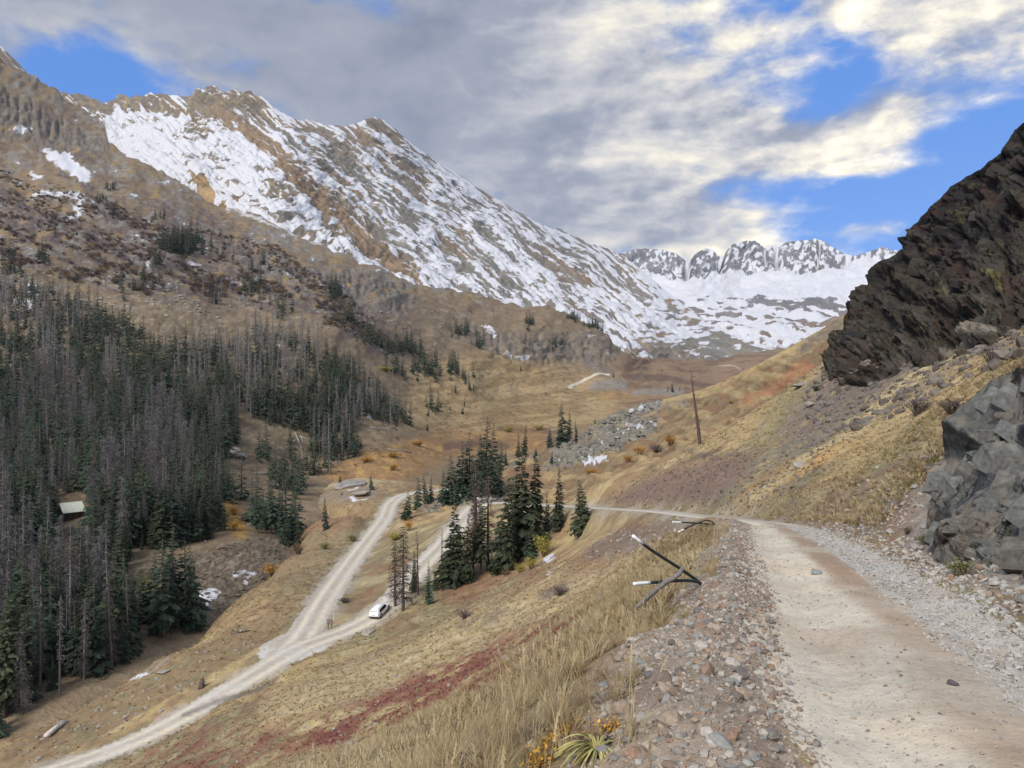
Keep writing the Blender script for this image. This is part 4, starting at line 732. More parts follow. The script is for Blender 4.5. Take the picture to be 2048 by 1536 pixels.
M_DEADB = mat('brown_dead_wood', (0.120, 0.090, 0.072), 0.95, 0.45, 4.0, 0.2, (0.075, 0.056, 0.048))
M_LOG = mat('bleached_log', (0.36, 0.33, 0.29), 0.9, 0.35, 4.0, 0.25, (0.25, 0.22, 0.19))

def rot_z(v, a): return Vector((v.x * math.cos(a) - v.y * math.sin(a), v.x * math.sin(a) + v.y * math.cos(a), v.z))
def spruce_mesh(seed, H=14.0, R=1.9, levels=30, nb=8, bare=0.06, sprigs=3, lop=0.25, gaps=0.08, matn=None):
    r = random.Random(seed); trunk = MB(); crown = MB()
    lean = Vector((r.uniform(-.012, .012), r.uniform(-.012, .012), 0)) * H
    trunk.tube([(0, 0, -0.6), (0, 0, 0.02 * H), lean * .4 + Vector((0, 0, .45 * H)), lean + Vector((0, 0, H * .99))], [0.017 * H, 0.0145 * H, 0.009 * H, 0.0015 * H], 6)
    ph = r.uniform(0, 6.28)
    for i in range(levels):
        h0 = bare + (1 - bare) * (i + r.uniform(-.3, .3)) / levels; h = h0
        if h > 0.995: continue
        f = 1 - h; prof = min(1.0, (f ** 0.85) * 1.12 + 0.035) * (0.78 + 0.22 * math.sin(min(1, (h - bare) / 0.16) * 1.57))
        n = max(4, int(nb * (0.55 + 0.6 * f)))
        for k in range(n):
            if r.random() < gaps: continue
            h = min(.99, max(bare * .7, h0 + r.uniform(-.85, .85) / levels)); f = 1 - h
            a = 2 * math.pi * (k + r.uniform(-.35, .35)) / n + i * 2.4
            L = R * prof * r.uniform(.5, 1.2) * (1 + lop * math.sin(a + ph + h * 4))
            o = lean * h + Vector((0, 0, h * H + r.uniform(-.1, .1))); d = Vector((math.cos(a), math.sin(a), 0)); s = Vector((-math.sin(a), math.cos(a), 0))
            rise = 0.45 * (h ** 2) - 0.40 * f; wdt = max(0.10, L * 0.27)
            tip = o + d * L + Vector((0, 0, rise * L - 0.06 * L)); mid = o + d * L * .55 + Vector((0, 0, rise * L * .45 + 0.05 * L))
            j1 = Vector((0, 0, r.uniform(-.10, .04) * L)); j2 = Vector((0, 0, r.uniform(-.10, .04) * L))
            crown.add([o, mid + s * wdt + j1 - Vector((0, 0, .10 * L)), tip, mid - s * wdt + j2 - Vector((0, 0, .10 * L)), mid + Vector((0, 0, .07 * L))], [(0, 1, 4), (1, 2, 4), (2, 3, 4), (3, 0, 4)])
            for q in range(sprigs):                     # hanging sprays along the bough
                t = r.uniform(.3, 1.0); c = o.lerp(tip, t); sd = s * r.choice((-1, 1)) * wdt * r.uniform(.5, 1.5) * (1.15 - t * .6)
                e = c + sd + d * L * r.uniform(.0, .22) + Vector((0, 0, -r.uniform(.05, .30) * max(L, .5)))
                w = d * 0.10 * max(L, .6)
                crown.add([c - w, c + w, e], [(0, 1, 2)])
    top = lean + Vector((0, 0, H * 0.985))
    crown.add([top + Vector((.05, 0, -.35)), top + Vector((-.03, .05, -.35)), top + Vector((-.03, -.05, -.35)), top + Vector((0, 0, .35))], [(0, 1, 3), (1, 2, 3), (2, 0, 3)])
    return trunk, crown, matn
def dead_mesh(seed, H=15.0, R=1.1, levels=46, nb=6, twigs=4, bare=0.10, droop=0.35, top=1.0, bw=0.045):
    r = random.Random(seed); trunk = MB(); br = MB(); lean = Vector((r.uniform(-.02, .02), r.uniform(-.02, .02), 0)) * H
    pts = [Vector((0, 0, -0.6))] + [lean * (k / 5) ** 1.3 + Vector((r.uniform(-.04, .04), r.uniform(-.04, .04), H * k / 5)) for k in range(6)]
    trunk.tube(pts, [0.0165 * H, 0.0150 * H, 0.0125 * H, 0.0100 * H, 0.0072 * H, 0.0045 * H, 0.0012 * H], 6)
    for i in range(levels):
        h = bare + (top - bare) * (i + r.random()) / levels; f = 1 - h
        for k in range(nb):
            if r.random() < .25: continue
            a = r.uniform(0, 6.283); L = R * (0.35 + 0.75 * f) * r.uniform(.35, 1.1)
            d = Vector((math.cos(a), math.sin(a), 0)); s = Vector((-math.sin(a), math.cos(a), 0)); o = lean * h + Vector((0, 0, h * H))
            m = o + d * L * .5 + Vector((0, 0, r.uniform(-.05, .12) * L)); tip = o + d * L + Vector((0, 0, -r.uniform(0, droop) * L)); w = bw
            br.add([o + Vector((0, 0, w)), o - Vector((0, 0, w)), m - Vector((0, 0, w)) + s * w, m + Vector((0, 0, w)) + s * w, tip], [(0, 1, 2, 3), (3, 2, 4)])
            for q in range(twigs):
                c = o.lerp(tip, r.uniform(.3, .95)); e = c + s * r.uniform(-.35, .35) * L + d * r.uniform(-.05, .25) * L + Vector((0, 0, r.uniform(-.55, .05) * L)); ww = Vector((0, 0, bw * .9)) + d * bw * .7
                br.add([c - ww, c + ww, e], [(0, 1, 2)])
    return trunk, br, None
def protos(kind, n, gen, tm, cm):
    out = []
    for k in range(n):
        t, c, _ = gen(k); out.append((t.mesh(kind + '_trunk', tm, True), c.mesh(kind + '_crown', cm)))
    return out
LIVE = protos('spruce', 5, lambda k: spruce_mesh(100 + k, 14, [2.2, 1.9, 2.5, 1.8, 2.1][k], 30, 8, [.05, .12, .04, .08, .18][k], 3), M_BARK, M_NEEDLE)
LIVEF = protos('fir', 4, lambda k: spruce_mesh(140 + k, 14, [2.7, 2.2, 2.4, 2.0][k], 40, 10, [.05, .20, .03, .10][k], 6, 0.3, 0.10), M_BARK, M_NEEDLE2)
DEAD = protos('snag', 5, lambda k: dead_mesh(200 + k, 15, [1.75, 1.2, 1.95, 1.45, 1.6][k], [60, 36, 66, 50, 60][k], [7, 4, 8, 6, 7][k], 4, [.12, .35, .08, .2, .1][k], .6), M_DEADW, M_TWIG)
DEADF = protos('bare_snag', 3, lambda k: dead_mesh(240 + k, 15, [1.7, 1.5, 1.0][k], [44, 40, 30][k], [7, 6, 4][k], 5, [.14, .25, .1][k], 0.75, 1.0, 0.045), M_DEADB, M_DEADB)
SNAG = protos('lone_snag', 1, lambda k: dead_mesh(260, 13, .75, 34, 2, 1, .1, .2), M_DEADB, M_DEADB)
def tree(name, proto, loc, h, base_h, label, cat, group=None, rot=None, wid=1.0, tilt=(0, 0), crown_name='crown'):
    jt = random.gauss(0, .022); e = obj(name, None, None, loc, (tilt[0] + jt, tilt[1] + random.gauss(0, .022), random.uniform(0, 6.28) if rot is None else rot), (h / base_h * wid, h / base_h * wid, h / base_h)); e.empty_display_size = 0.5
    tag(e, label, cat, group); obj('trunk', proto[0], e); c_ = obj(crown_name, proto[1], e)
    if crown_name == 'branches': c_['kind'] = 'stuff'
    return e

# ---- trees one can single out below the road and on the mound: u, v of the foot, photo height, kind, width, label
def surf(s, u, v):
    return on_A(u, v, 20) if s == 'A' else on_B(u, v) if s == 'B' else on_E(u, v)
single = [
 ('A', 1163, 1066, 112, 'F', 2, 1.15, 'leaning dark fir standing alone just below the upper road bend'),
 ('A', 1118, 1062, 130, 'F', 3, .85, 'slim thin-crowned fir second from the right in the roadside clump'),
 ('A', 1092, 1068, 90, 'L', 1, .9, 'short fir beside the pale-trunked spruce in the roadside clump'),
 ('A', 1070, 1086, 190, 'F', 1, .85, 'tall spruce with a bare pale lower trunk in the roadside clump'),
 ('A', 1044, 1108, 222, 'F', 0, 1.05, 'tallest broad dark spruce in the middle of the roadside clump'),
 ('A', 1013, 1142, 190, 'F', 2, .95, 'blue-green spruce in front of the tallest spruce of the roadside clump'),
 ('A', 1058, 1118, 62, 'L', 2, 1.6, 'low bushy young spruce beside the yellow willow'),
 ('A', 1030, 1125, 50, 'L', 0, 1.5, 'low young spruce at the foot of the tallest roadside spruce'),
 ('A', 962, 1150, 165, 'F', 1, .9, 'dark spruce behind the two brown dead trunks'),
 ('A', 908, 1172, 172, 'F', 0, 1.0, 'big dark spruce at the left end of the roadside clump'),
 ('A', 935, 1165, 140, 'F', 3, 1.0, 'spruce filling the gap between the big left spruce and the dead trunks'),
 ('A', 982, 1142, 40, 'L', 1, 1.8, 'small young spruce at the foot of the dead trunks'),
 ('A', 858, 1208, 90, 'L', 3, 1.0, 'small pointed spruce on the slope right of the parked car'),
 ('A', 872, 1180, 40, 'L', 0, 1.3, 'little spruce just behind the small pointed spruce'),
 ('A', 828, 1185, 90, 'F', 3, .75, 'thin half-bare spruce between the brown snags near the white car'),
]
for s, u, v, hp, kd, k, wd, lb in single:
    p = surf(s, u, v); h = hp / F * p.y; pr = (LIVEF if kd == 'F' else LIVE)[k]
    tree('spruce_tree', pr, p - Vector((0, 0, .15)), h, 14.0, lb, 'tree', 'trees of the roadside clump', None, wd, (0, rad(6) if u == 1163 else 0))
for u, v, hp, k, wd, lb in [(806, 1222, 170, 0, 1.0, 'tall brown dead snag standing right beside the white car'), (790, 1212, 130, 0, 1.1, 'drooping brown dead snag behind the tall one at the white car'), (836, 1190, 130, 2, .8, 'slender dark dead pole right of the brown snags'), (883, 1158, 105, 2, .7, 'slender dead pole leaning beside the car road left of the clump'),
                            (945, 1152, 175, 1, .8, 'brown dead trunk with hanging branches, left of the dead pair'), (976, 1140, 190, 1, 1.0, 'tall grey dead spruce with a thick reddish trunk in the roadside clump'), (952, 1120, 200, 1, .9, 'grey dead spruce behind the pair of dead trunks')]:
    p = on_A(u, v, 20); tree('dead_tree', DEADF[k], p - Vector((0, 0, .15)), hp / F * p.y, 15.0, lb, 'dead tree', 'dead trees of the roadside clump', None, wd * 1.5, crown_name='branches')
p = on_A(1400, 888, 60); tree('dead_tree', SNAG[0], p - Vector((0, 0, .2)), 152 / F * p.y, 13.0, 'lone tall bare snag on the grassy crest below the peaks', 'dead tree', None, 0.4, 1.7, (0, rad(-4.5)), 'branches')

# trees on the mound and at the bend of the valley road
mound = [(905, 1010, 105, 0, 1.1), (925, 1000, 120, 1, 1.0), (940, 992, 125, 2, .95), (958, 985, 122, 3, 1.0), (972, 985, 150, 0, .95), (985, 988, 140, 1, .95), (996, 990, 110, 2, .85), (966, 1000, 110, 3, .9), (888, 1020, 80, 4, 1.0), (1003, 940, 60, 0, .9), (1012, 932, 38, 1, 1),
         (946, 1000, 95, 2, 1), (978, 1002, 110, 4, .9), (915, 1014, 70, 3, 1.1)]
ORD = 'first second third fourth fifth sixth seventh eighth ninth tenth eleventh twelfth thirteenth fourteenth'.split()
for i, (u, v, hp, k, wd) in enumerate(sorted(mound)):
    p = on_E(u, v); tree('spruce_tree', LIVE[k], p - Vector((0, 0, .3)), hp / F * p.y, 14.0, 'dark spruce, %s from the left in the dense clump on the rocky mound' % ORD[i], 'tree', 'spruce clump on the rocky mound', None, wd * 1.15)
for u, v, hp, k, wd, lb in [(815, 1038, 62, 2, 1.3, 'bushy spruce at the left foot of the rocky mound'), (838, 1020, 72, 0, 1.1, 'spruce just above the bushy one at the left foot of the mound'), (850, 1000, 65, 1, 1.0, 'narrow spruce on the left shoulder of the rocky mound'), (862, 990, 55, 3, 1.0, 'spruce beside the dense clump on the rocky mound'), (855, 962, 30, 2, 1.5, 'round small fir beyond the bend of the valley road')]:
    p = on_E(max(u, 840), v) if u > 840 else on_A(u, v, 60); tree('spruce_tree', LIVE[k], p - Vector((0, 0, .3)), hp / F * p.y, 14.0, lb, 'tree', 'spruces on the left foot of the mound', None, wd)
for u, v, hp, k, wd, lb in [(1123, 892, 92, 2, 1.0, 'tallest spruce above the rocky ridge right of the clump'), (1138, 885, 68, 4, .9, 'spruce with a gap in its crown beside the tallest ridge spruce'), (1100, 892, 46, 0, 1.2, 'short broad spruce left of the tallest ridge spruce'), (1152, 880, 48, 3, .8, 'thin spruce at the head of the rocky ridge'), (1051, 896, 68, 1, .95, 'slim tall spruce alone beyond the mound'), (1036, 900, 55, 3, .95, 'slim shorter spruce next to the lone one beyond the mound'),
                            (1072, 902, 18, 2, 1.7, 'tiny round spruce left of the rocky ridge'), (1104, 930, 34, 1, 1.0, 'small spruce in front of the rocky ridge snow'), (1190, 838, 15, 2, 1.0, 'tiny spruce on the rocky ridge slab')]:
    p = on_E(max(u, 1001), v) if u > 1080 else on_E(u, max(v, 915)); tree('spruce_tree', LIVE[k], p - Vector((0, 0, .3)), hp / F * p.y, 14.0, lb, 'tree', 'spruces near the rocky ridge', None, wd)

# ---- trees on the valley side that stand alone
loneB = [(650, 1060, 75, 0, .7, 'A'), (742, 980, 36, 2, 1.1, 'A'), (680, 966, 22, 2, 1.2, 'A'), (684, 990, 12, 1, 1.3, 'A'), (855, 862, 20, 2, 1.0, 'B'), (912, 786, 26, 3, .9, 'B'), (938, 782, 28, 2, .9, 'B'), (946, 782, 18, 0, .9, 'B'), (930, 812, 20, 1, .8, 'B'), (925, 828, 20, 2, 1, 'B'), (1042, 740, 14, 2, 1, 'B'), (1345, 782, 22, 2, .9, 'B'), (1336, 782, 14, 1, .9, 'B'), (1360, 779, 12, 3, .9, 'B'), (1372, 775, 10, 3, .9, 'B'), (1405, 776, 10, 2, .9, 'B'), (1410, 776, 11, 1, .9, 'B'), (1324, 745, 9, 2, .9, 'B'), (1227, 757, 12, 2, .9, 'B'), (856, 832, 18, 2, 1, 'B'), (870, 826, 22, 1, 1, 'B'), (900, 820, 12, 2, 1, 'B')]
ORD2 = ORD + 'fifteenth sixteenth seventeenth eighteenth nineteenth twentieth'.split()
for u, v, hp, k, wd, s in loneB:
    p = on_A(u, v, 60) if s == 'A' else on_B(u, v)
    where = {True: 'beside the valley road meadow', False: 'on the open grassy valley side'}[s == 'A']
    lb = {650: 'narrow lone spruce on the meadow left of the valley road', 742: 'small cone-shaped spruce beside the flat rock at the valley road bend', 680: 'tiny spruce behind the flat snow-edged rock'}.get(u) or '%s small distant spruce counted from the left on the open valley side' % ORD2[[x[0] for x in sorted(loneB) if x[5] == 'B' or x[0] == 684].index(u)]
    tree('spruce_tree', LIVE[k], p - Vector((0, 0, .3)), hp / F * p.y, 14.0, lb, 'tree', 'lone spruces in the valley', None, wd)

# ---- forest on the left flank
def inpoly(u, v, pts): return poly(np.array([u]), np.array([v]), pts)[0] > 0.5
main = [(-30, 560), (110, 590), (250, 650), (330, 700), (420, 700), (500, 660), (600, 680), (690, 720), (760, 790), (828, 855), (770, 850), (730, 830), (700, 860), (720, 915), (690, 925), (640, 905), (600, 860), (540, 850), (470, 830), (480, 880), (440, 930), (420, 985), (470, 985), (440, 1010), (450, 1060), (400, 1085), (330, 1095), (260, 1110), (230, 1200), (250, 1330), (190, 1310), (100, 1385), (40, 1400), (-30, 1490)]
forest = []; r = random.Random(77)
cell = {}
def try_add(u, v, dmin, kind, D=None):
    D = float(B_rel.D(u, v)) if D is None else D; x = (u - U0) / F * D; key = (int(x // 6), int(D // 6))
    for a in (-1, 0, 1):
        for b in (-1, 0, 1):
            for (x2, y2) in cell.get((key[0] + a, key[1] + b), ()):
                if (x - x2) ** 2 + (D - y2) ** 2 < dmin * dmin: return False
    cell.setdefault(key, []).append((x, D)); forest.append((u, v, D, kind)); return True
Bu_all = [(r.uniform(-30, 840), r.uniform(540, 1500)) for _ in range(26000)]
Dm = B_rel.D(np.array([a for a, _ in Bu_all]), np.array([b for _, b in Bu_all])); dn = fbm(np.array([a for a, _ in Bu_all]) / 60, np.array([b for _, b in Bu_all]) / 50, 3); dn2 = fbm(np.array([a for a, _ in Bu_all]) / 45 + 9, np.array([b for _, b in Bu_all]) / 70, 3)
inm = poly(np.array([a for a, _ in Bu_all]), np.array([b for _, b in Bu_all]), main) > .5
for (u, v), D, a, b, im in zip(Bu_all, Dm, dn, dn2, inm):
    if not im: continue
    if 106 < u < 182 and 985 < v < 1195: continue                                   # clearing round the cabin
    if 85 < u < 240 and 1085 < v < 1180 and r.random() < .8: continue
    if v < 720 and r.random() < 0.55 and a < .55: continue
    dead_p = 0.13 + 0.34 * (b > .55) - 0.10 * (b < .46) - (0.25 if u > 640 else 0) + (0.12 if 380 < u < 640 and v < 800 else 0)
    if r.random() > (240 / D) ** 1.0 + .35: continue
    try_add(u, v, 2.1 if v > 800 else 2.5, 'dead' if r.random() < dead_p else 'live', D)
# scattered groups above and beside the main wood: centre, spread, count
for cu_, cv_, su, sv, n, dp in [(365, 492, 34, 14, 44, 0), (345, 500, 12, 8, 8, 0), (20, 540, 26, 22, 12, .1), (85, 520, 12, 10, 4, 0), (500, 580, 26, 14, 12, .1), (430, 600, 30, 20, 10, .5), (665, 590, 14, 14, 12, 0), (690, 640, 14, 14, 8, .1), (280, 570, 60, 26, 16, .5), (560, 620, 40, 24, 14, .3), (810, 700, 26, 14, 22, 0), (850, 740, 30, 16, 22, 0), (745, 680, 22, 16, 12, .1), (905, 745, 16, 10, 8, 0), (930, 765, 14, 8, 6, 0), (1190, 650, 18, 6, 14, 0), (1150, 636, 16, 6, 8, 0), (1060, 650, 10, 8, 6, 0), (920, 670, 22, 8, 10, 0), (960, 690, 10, 5, 4, 0), (1120, 690, 20, 8, 4, 0), (560, 965, 22, 14, 12, .05), (590, 970, 14, 10, 6, 0), (640, 930, 26, 24, 10, .15), (660, 905, 30, 14, 8, .1), (525, 910, 14, 14, 5, .1), (530, 1050, 24, 20, 14, .02), (575, 1075, 20, 14, 8, 0), (560, 920, 30, 30, 5, .1), (695, 900, 14, 14, 6, .2), (335, 1260, 30, 16, 9, .05), (370, 1250, 12, 10, 4, .05), (215, 1325, 24, 12, 6, .2), (150, 1355, 30, 12, 7, .4), (20, 1425, 22, 14, 5, .3), (100, 1385, 20, 10, 4, .4), (260, 1290, 14, 16, 4, .2), (220, 375, 14, 10, 7, 0), (200, 400, 16, 8, 6, 0), (230, 430, 14, 14, 6, 0), (310, 440, 20, 8, 5, 0), (470, 1000, 12, 10, 3, 0), (455, 970, 10, 8, 4, 0), (700, 820, 30, 26, 10, .4), (320, 530, 14, 8, 4, 0), (600, 1000, 8, 20, 4, 0), (790, 745, 26, 14, 8, .2), (870, 815, 14, 10, 4, 0), (520, 540, 30, 10, 4, 0)]:
    k = 0; tries = 0; n = int(n * 1.5) if cv_ < 760 else n
    while k < n and tries < n * 12:
        tries += 1; k += try_add(r.gauss(cu_, su * .6), r.gauss(cv_, sv * .6), 2.0, 'dead' if r.random() < dp else 'live')
forest.sort(key=lambda f: f[2])
items = []
for (u, v, D, kind) in forest:
    if not (-40 < u < 2060): continue
    onm = v > 1180 or (u > 470 and v > 1000)
    base = None
    if onm:
        dA = hit_A(u, v, 60)
        if dA is not None and dA < D + 3: base = Vector(P(u, v, dA))
    if base is None: base = on_B(u, v)
    hm = r.uniform(8, 17) if D < 600 else r.uniform(10, 17)
    if kind == 'live' and D < 600: hm *= r.choice((.55, .8, 1, 1, 1))
    if v < 460: hm *= 0.75
    elif D > 600 and u < 480: hm *= 1.3
    elif D > 450 and kind == 'live': hm *= 1.15
    items.append((base, hm, kind, D, u, v))
def zone(u, v):
    if u < 130 and v > 1230: return 'in the lower left corner of the picture'
    if v > 1180: return 'by the meadow below the snowy gully'
    if abs(u - 143) < 90 and abs(v - 1040) < 110: return 'close to the log cabin'
    if u > 640: return 'in the narrow right tip of the wood'
    if u > 440 and v > 860: return 'in the loose groups between wood and gully'
    if v < 700: return 'on the upper fringe of the wood'
    if u < 180: return 'at the left picture edge above the cabin' if v < 1000 else 'at the left picture edge below the cabin'
    return 'in the upper middle of the wood' if v < 850 else 'in the lower middle of the wood'
live_n = dead_n = 0; rest = []
for base, hm, kind, D, u, v in items:
    if kind == 'live' and live_n < 262 or kind == 'dead' and dead_n < 262:
        if kind == 'live':
            live_n += 1; pr = LIVE[r.randrange(5)] if r.random() < .8 else LIVEF[r.randrange(4)]
            wd_ = r.uniform(.85, 1.35); lb = '%s %s living spruce %s' % ('tall' if hm > 14 else 'short' if hm < 9.5 else 'medium', 'broad' if wd_ > 1.12 else 'slim', zone(u, v))
            tree('spruce_tree', pr, base - Vector((0, 0, .5)), hm, 14.0, lb, 'tree', 'living spruces of the wood on the left slope', None, wd_)
        else:
            dead_n += 1; pr = DEAD[r.randrange(5)]
            wd_ = r.uniform(.9, 1.3); lb = '%s %s grey dead spruce %s' % ('tall' if hm > 14 else 'short' if hm < 10.5 else 'medium', 'bushy' if wd_ > 1.1 else 'thin', zone(u, v))
            tree('dead_tree', pr, base - Vector((0, 0, .5)), hm * 1.1, 15.0, lb, 'dead tree', 'dead grey spruces of the wood on the left slope', None, wd_, crown_name='branches')
    else: rest.append((base, hm, kind, D, u, v))
print('forest', len(items), 'live', live_n, 'dead', dead_n, 'rest', len(rest))
# the farther trees: one mass
def low_spruce(seed, dead):
    t, c, _ = (dead_mesh(seed, 15, 1.55, 28, 4, 1, .1, .5, 1.0, .085) if dead else spruce_mesh(seed, 14, 2.2, 15, 6, .05, 1))
    out = []
    for mb in (t, c):
        f3 = []
        for f in mb.f:
            for k in range(1, len(f) - 1): f3.append((f[0], f[k], f[k + 1]))
        out.append((np.array([tuple(p) for p in mb.v]), np.array(f3)))
    return out
lowL = [low_spruce(300 + k, False) for k in range(3)]; lowD = [low_spruce(320 + k, True) for k in range(3)]
def mass(name, sel, lows, tm, cm, label, cat):
    if not sel: return
    vs_, fs_, mi = [], [], []; nv = 0
    for base, hm, kind, D, u, v in sel:
        lo = lows[r.randrange(3)]; a = r.uniform(0, 6.28); s = hm / 14.0; w = s * r.uniform(.9, 1.4)
        for m_, (V_, F_) in enumerate(lo):
            q_ = np.stack([(V_[:, 0] * math.cos(a) - V_[:, 1] * math.sin(a)) * w + base.x, (V_[:, 0] * math.sin(a) + V_[:, 1] * math.cos(a)) * w + base.y, V_[:, 2] * s + base.z - .4], 1)
            vs_.append(q_); fs_.append(F_ + nv); mi.append(np.full(len(F_), m_)); nv += len(V_)
    me = mesh_np(name, np.concatenate(vs_), np.concatenate(fs_), (tm, cm), smooth=False); me.polygons.foreach_set('material_index', np.concatenate(mi).astype(np.int32)); me.update()
    tag(obj(name, me), label, cat, None, 'stuff')
mass('far_living_forest', [x for x in rest if x[2] == 'live'], lowL, M_BARK, M_NEEDLE, 'far dark conifers of the upper wood on the left flank', 'forest')
mass('far_dead_forest', [x for x in rest if x[2] == 'dead'], lowD, M_DEADW, M_TWIG, 'far grey dead trees of the upper wood on the left flank', 'forest')
# ------------------------------------------------------------------ scattering helper: points with instances of objects that stand in the scene
def scatter(name, pts, rots, scls, sources, label=None, parent=None, pick=None):
    me = bpy.data.meshes.new(name); n = len(pts); me.vertices.add(n); me.vertices.foreach_set('co', np.asarray(pts, np.float32).ravel())
    a = me.attributes.new('rot', 'FLOAT_VECTOR', 'POINT'); a.data.foreach_set('vector', np.asarray(rots, np.float32).ravel())
    a = me.attributes.new('scl', 'FLOAT_VECTOR', 'POINT'); a.data.foreach_set('vector', np.asarray(scls, np.float32).ravel())
    a = me.attributes.new('pick', 'INT', 'POINT'); a.data.foreach_set('value', np.asarray(RNG.integers(0, len(sources), n) if pick is None else pick, np.int32))
    o = obj(name, me, parent); o['kind'] = 'stuff'
    if label: o['label'] = label
    g = bpy.data.node_groups.new(name + '_scatter', 'GeometryNodeTree'); g.interface.new_socket('Geometry', in_out='INPUT', socket_type='NodeSocketGeometry'); g.interface.new_socket('Geometry', in_out='OUTPUT', socket_type='NodeSocketGeometry')
    N = g.nodes; L = g.links; gi = N.new('NodeGroupInput'); go = N.new('NodeGroupOutput'); ins = N.new('GeometryNodeInstanceOnPoints'); jn = N.new('GeometryNodeJoinGeometry')
    for sobj in reversed(sources):           # joined inputs come out last first
        oi = N.new('GeometryNodeObjectInfo'); oi.transform_space = 'ORIGINAL'; oi.inputs[0].default_value = sobj; oi.inputs[1].default_value = True; L.new(oi.outputs['Geometry'], jn.inputs[0])
    def na(nm, typ):
        x = N.new('GeometryNodeInputNamedAttribute'); x.data_type = typ; x.inputs[0].default_value = nm; return x.outputs[0]
    L.new(gi.outputs[0], ins.inputs['Points']); L.new(jn.outputs[0], ins.inputs['Instance']); ins.inputs['Pick Instance'].default_value = True
    L.new(na('pick', 'INT'), ins.inputs['Instance Index']); L.new(na('rot', 'FLOAT_VECTOR'), ins.inputs['Rotation']); L.new(na('scl', 'FLOAT_VECTOR'), ins.inputs['Scale'])
    L.new(ins.outputs[0], go.inputs[0]); md = o.modifiers.new('scatter', 'NODES'); md.node_group = g
    return o
Wg = AZ / AY
def gz(x, y):          # hillside height, many places at once
    x = np.asarray(x, float); y = np.asarray(y, float)
    l = np.clip((np.log(y) - lmin) / dl, 0, len(llist) - 1.001); i = l.astype(int); fi = l - i; u = U0 + F * x / y
    j = np.clip(np.searchsorted(ulist, u) - 1, 0, len(ulist) - 2); fj = np.clip((u - ulist[j]) / (ulist[j + 1] - ulist[j]), 0, 1)
    return ((Wg[i, j] * (1 - fj) + Wg[i, j + 1] * fj) * (1 - fi) + (Wg[i + 1, j] * (1 - fj) + Wg[i + 1, j + 1] * fj) * fi) * y
def road_xy(al, s):    # place beside the upper road: metres along, metres to the right
    seg_ = np.diff(R1[:, :2], axis=0); arc = np.concatenate([[0], np.cumsum(np.linalg.norm(seg_, axis=1))])
    T = np.gradient(R1[:, :2], axis=0); T /= np.linalg.norm(T, axis=1)[:, None]
    x = np.interp(al, arc, R1[:, 0]); y = np.interp(al, arc, R1[:, 1]); tx = np.interp(al, arc, T[:, 0]); ty = np.interp(al, arc, T[:, 1])
    return x + ty * s, y - tx * s
def seen(p, margin=40):
    u, v = pix(p); return (p[:, 1] > 1.5) & (u > -margin) & (u < 2048 + margin) & (v < 1536 + margin)

# ------------------------------------------------------------------ stones
def stone_mesh(name, seed, m, flat=0.7, sub=1, cut=9):
    r = np.random.default_rng(seed); bm = bmesh.new(); bmesh.ops.create_icosphere(bm, subdivisions=sub, radius=1.0)
    nn = r.normal(0, 1, (cut, 3)); nn /= np.linalg.norm(nn, axis=1)[:, None]; off = r.uniform(0.55, 0.9, cut)
    for v in bm.verts:                           # chop with random planes: angular, broken rock
        c = np.array(v.co)
        for k in range(cut):
            d = c @ nn[k] - off[k]
            if d > 0: c = c - nn[k] * d
        v.co = (c[0] * 1.15, c[1] * 0.9, c[2] * flat)
    me = bpy.data.meshes.new(name); bm.to_mesh(me); bm.free(); me.materials.append(m); return me
def stone_mat(name, stops, bumpy=0.3, var=0.25):
    m = bpy.data.materials.new(name); m.use_nodes = True; t = NT(m.node_tree); t.n.clear()
    out = t.node('ShaderNodeOutputMaterial'); b = t.node('ShaderNodeBsdfPrincipled'); t.l.new(b.outputs[0], out.inputs[0])
    oi = t.node('ShaderNodeObjectInfo'); tc = t.node('ShaderNodeTexCoord'); n = t.noise(tc.outputs['Object'], 2.5, 5, 0.65)
    c = t.ramp(oi.outputs['Random'], stops); f = t.lin(n, 0.3, 0.7, 1 - var, 1 + var); c = t.mix(1.0, c, t.comb(f, f, f), 'MULTIPLY')
    t.l.new(c, b.inputs['Base Color']); b.inputs['Roughness'].default_value = 0.9; b.inputs['Specular IOR Level'].default_value = 0.2
    return m
def steps(cols): return [(k / len(cols), c) for k, c in enumerate(cols)]
M_ST_MIX = stone_mat('verge_stone', steps([(0.195, 0.145, 0.108), (0.29, 0.225, 0.165), (0.19, 0.182, 0.168), (0.34, 0.285, 0.215), (0.255, 0.165, 0.112), (0.13, 0.115, 0.10), (0.25, 0.25, 0.228), (0.38, 0.345, 0.29)]))
M_ST_GREY = stone_mat('road_stone', steps([(0.32, 0.305, 0.27), (0.38, 0.362, 0.32), (0.23, 0.222, 0.205), (0.43, 0.41, 0.36), (0.28, 0.255, 0.22), (0.34, 0.33, 0.30)]))
M_BOULDER = stone_mat('boulder_rock', steps([(0.27, 0.25, 0.21), (0.22, 0.21, 0.19), (0.31, 0.28, 0.23)]), var=.4)
for m_ in (M_ST_MIX, M_ST_GREY): m_.node_tree.nodes['Color Ramp'].color_ramp.interpolation = 'LINEAR'
MIXM = [stone_mesh('verge_stone', 400 + k, M_ST_MIX, [.75, .6, .85, .5, .7, .65][k]) for k in range(6)]; GREYM = [stone_mesh('road_stone', 430 + k, M_ST_GREY, [.5, .6, .45, .7, .55, .5][k], 1, 8) for k in range(6)]
rs_ = np.random.default_rng(5)
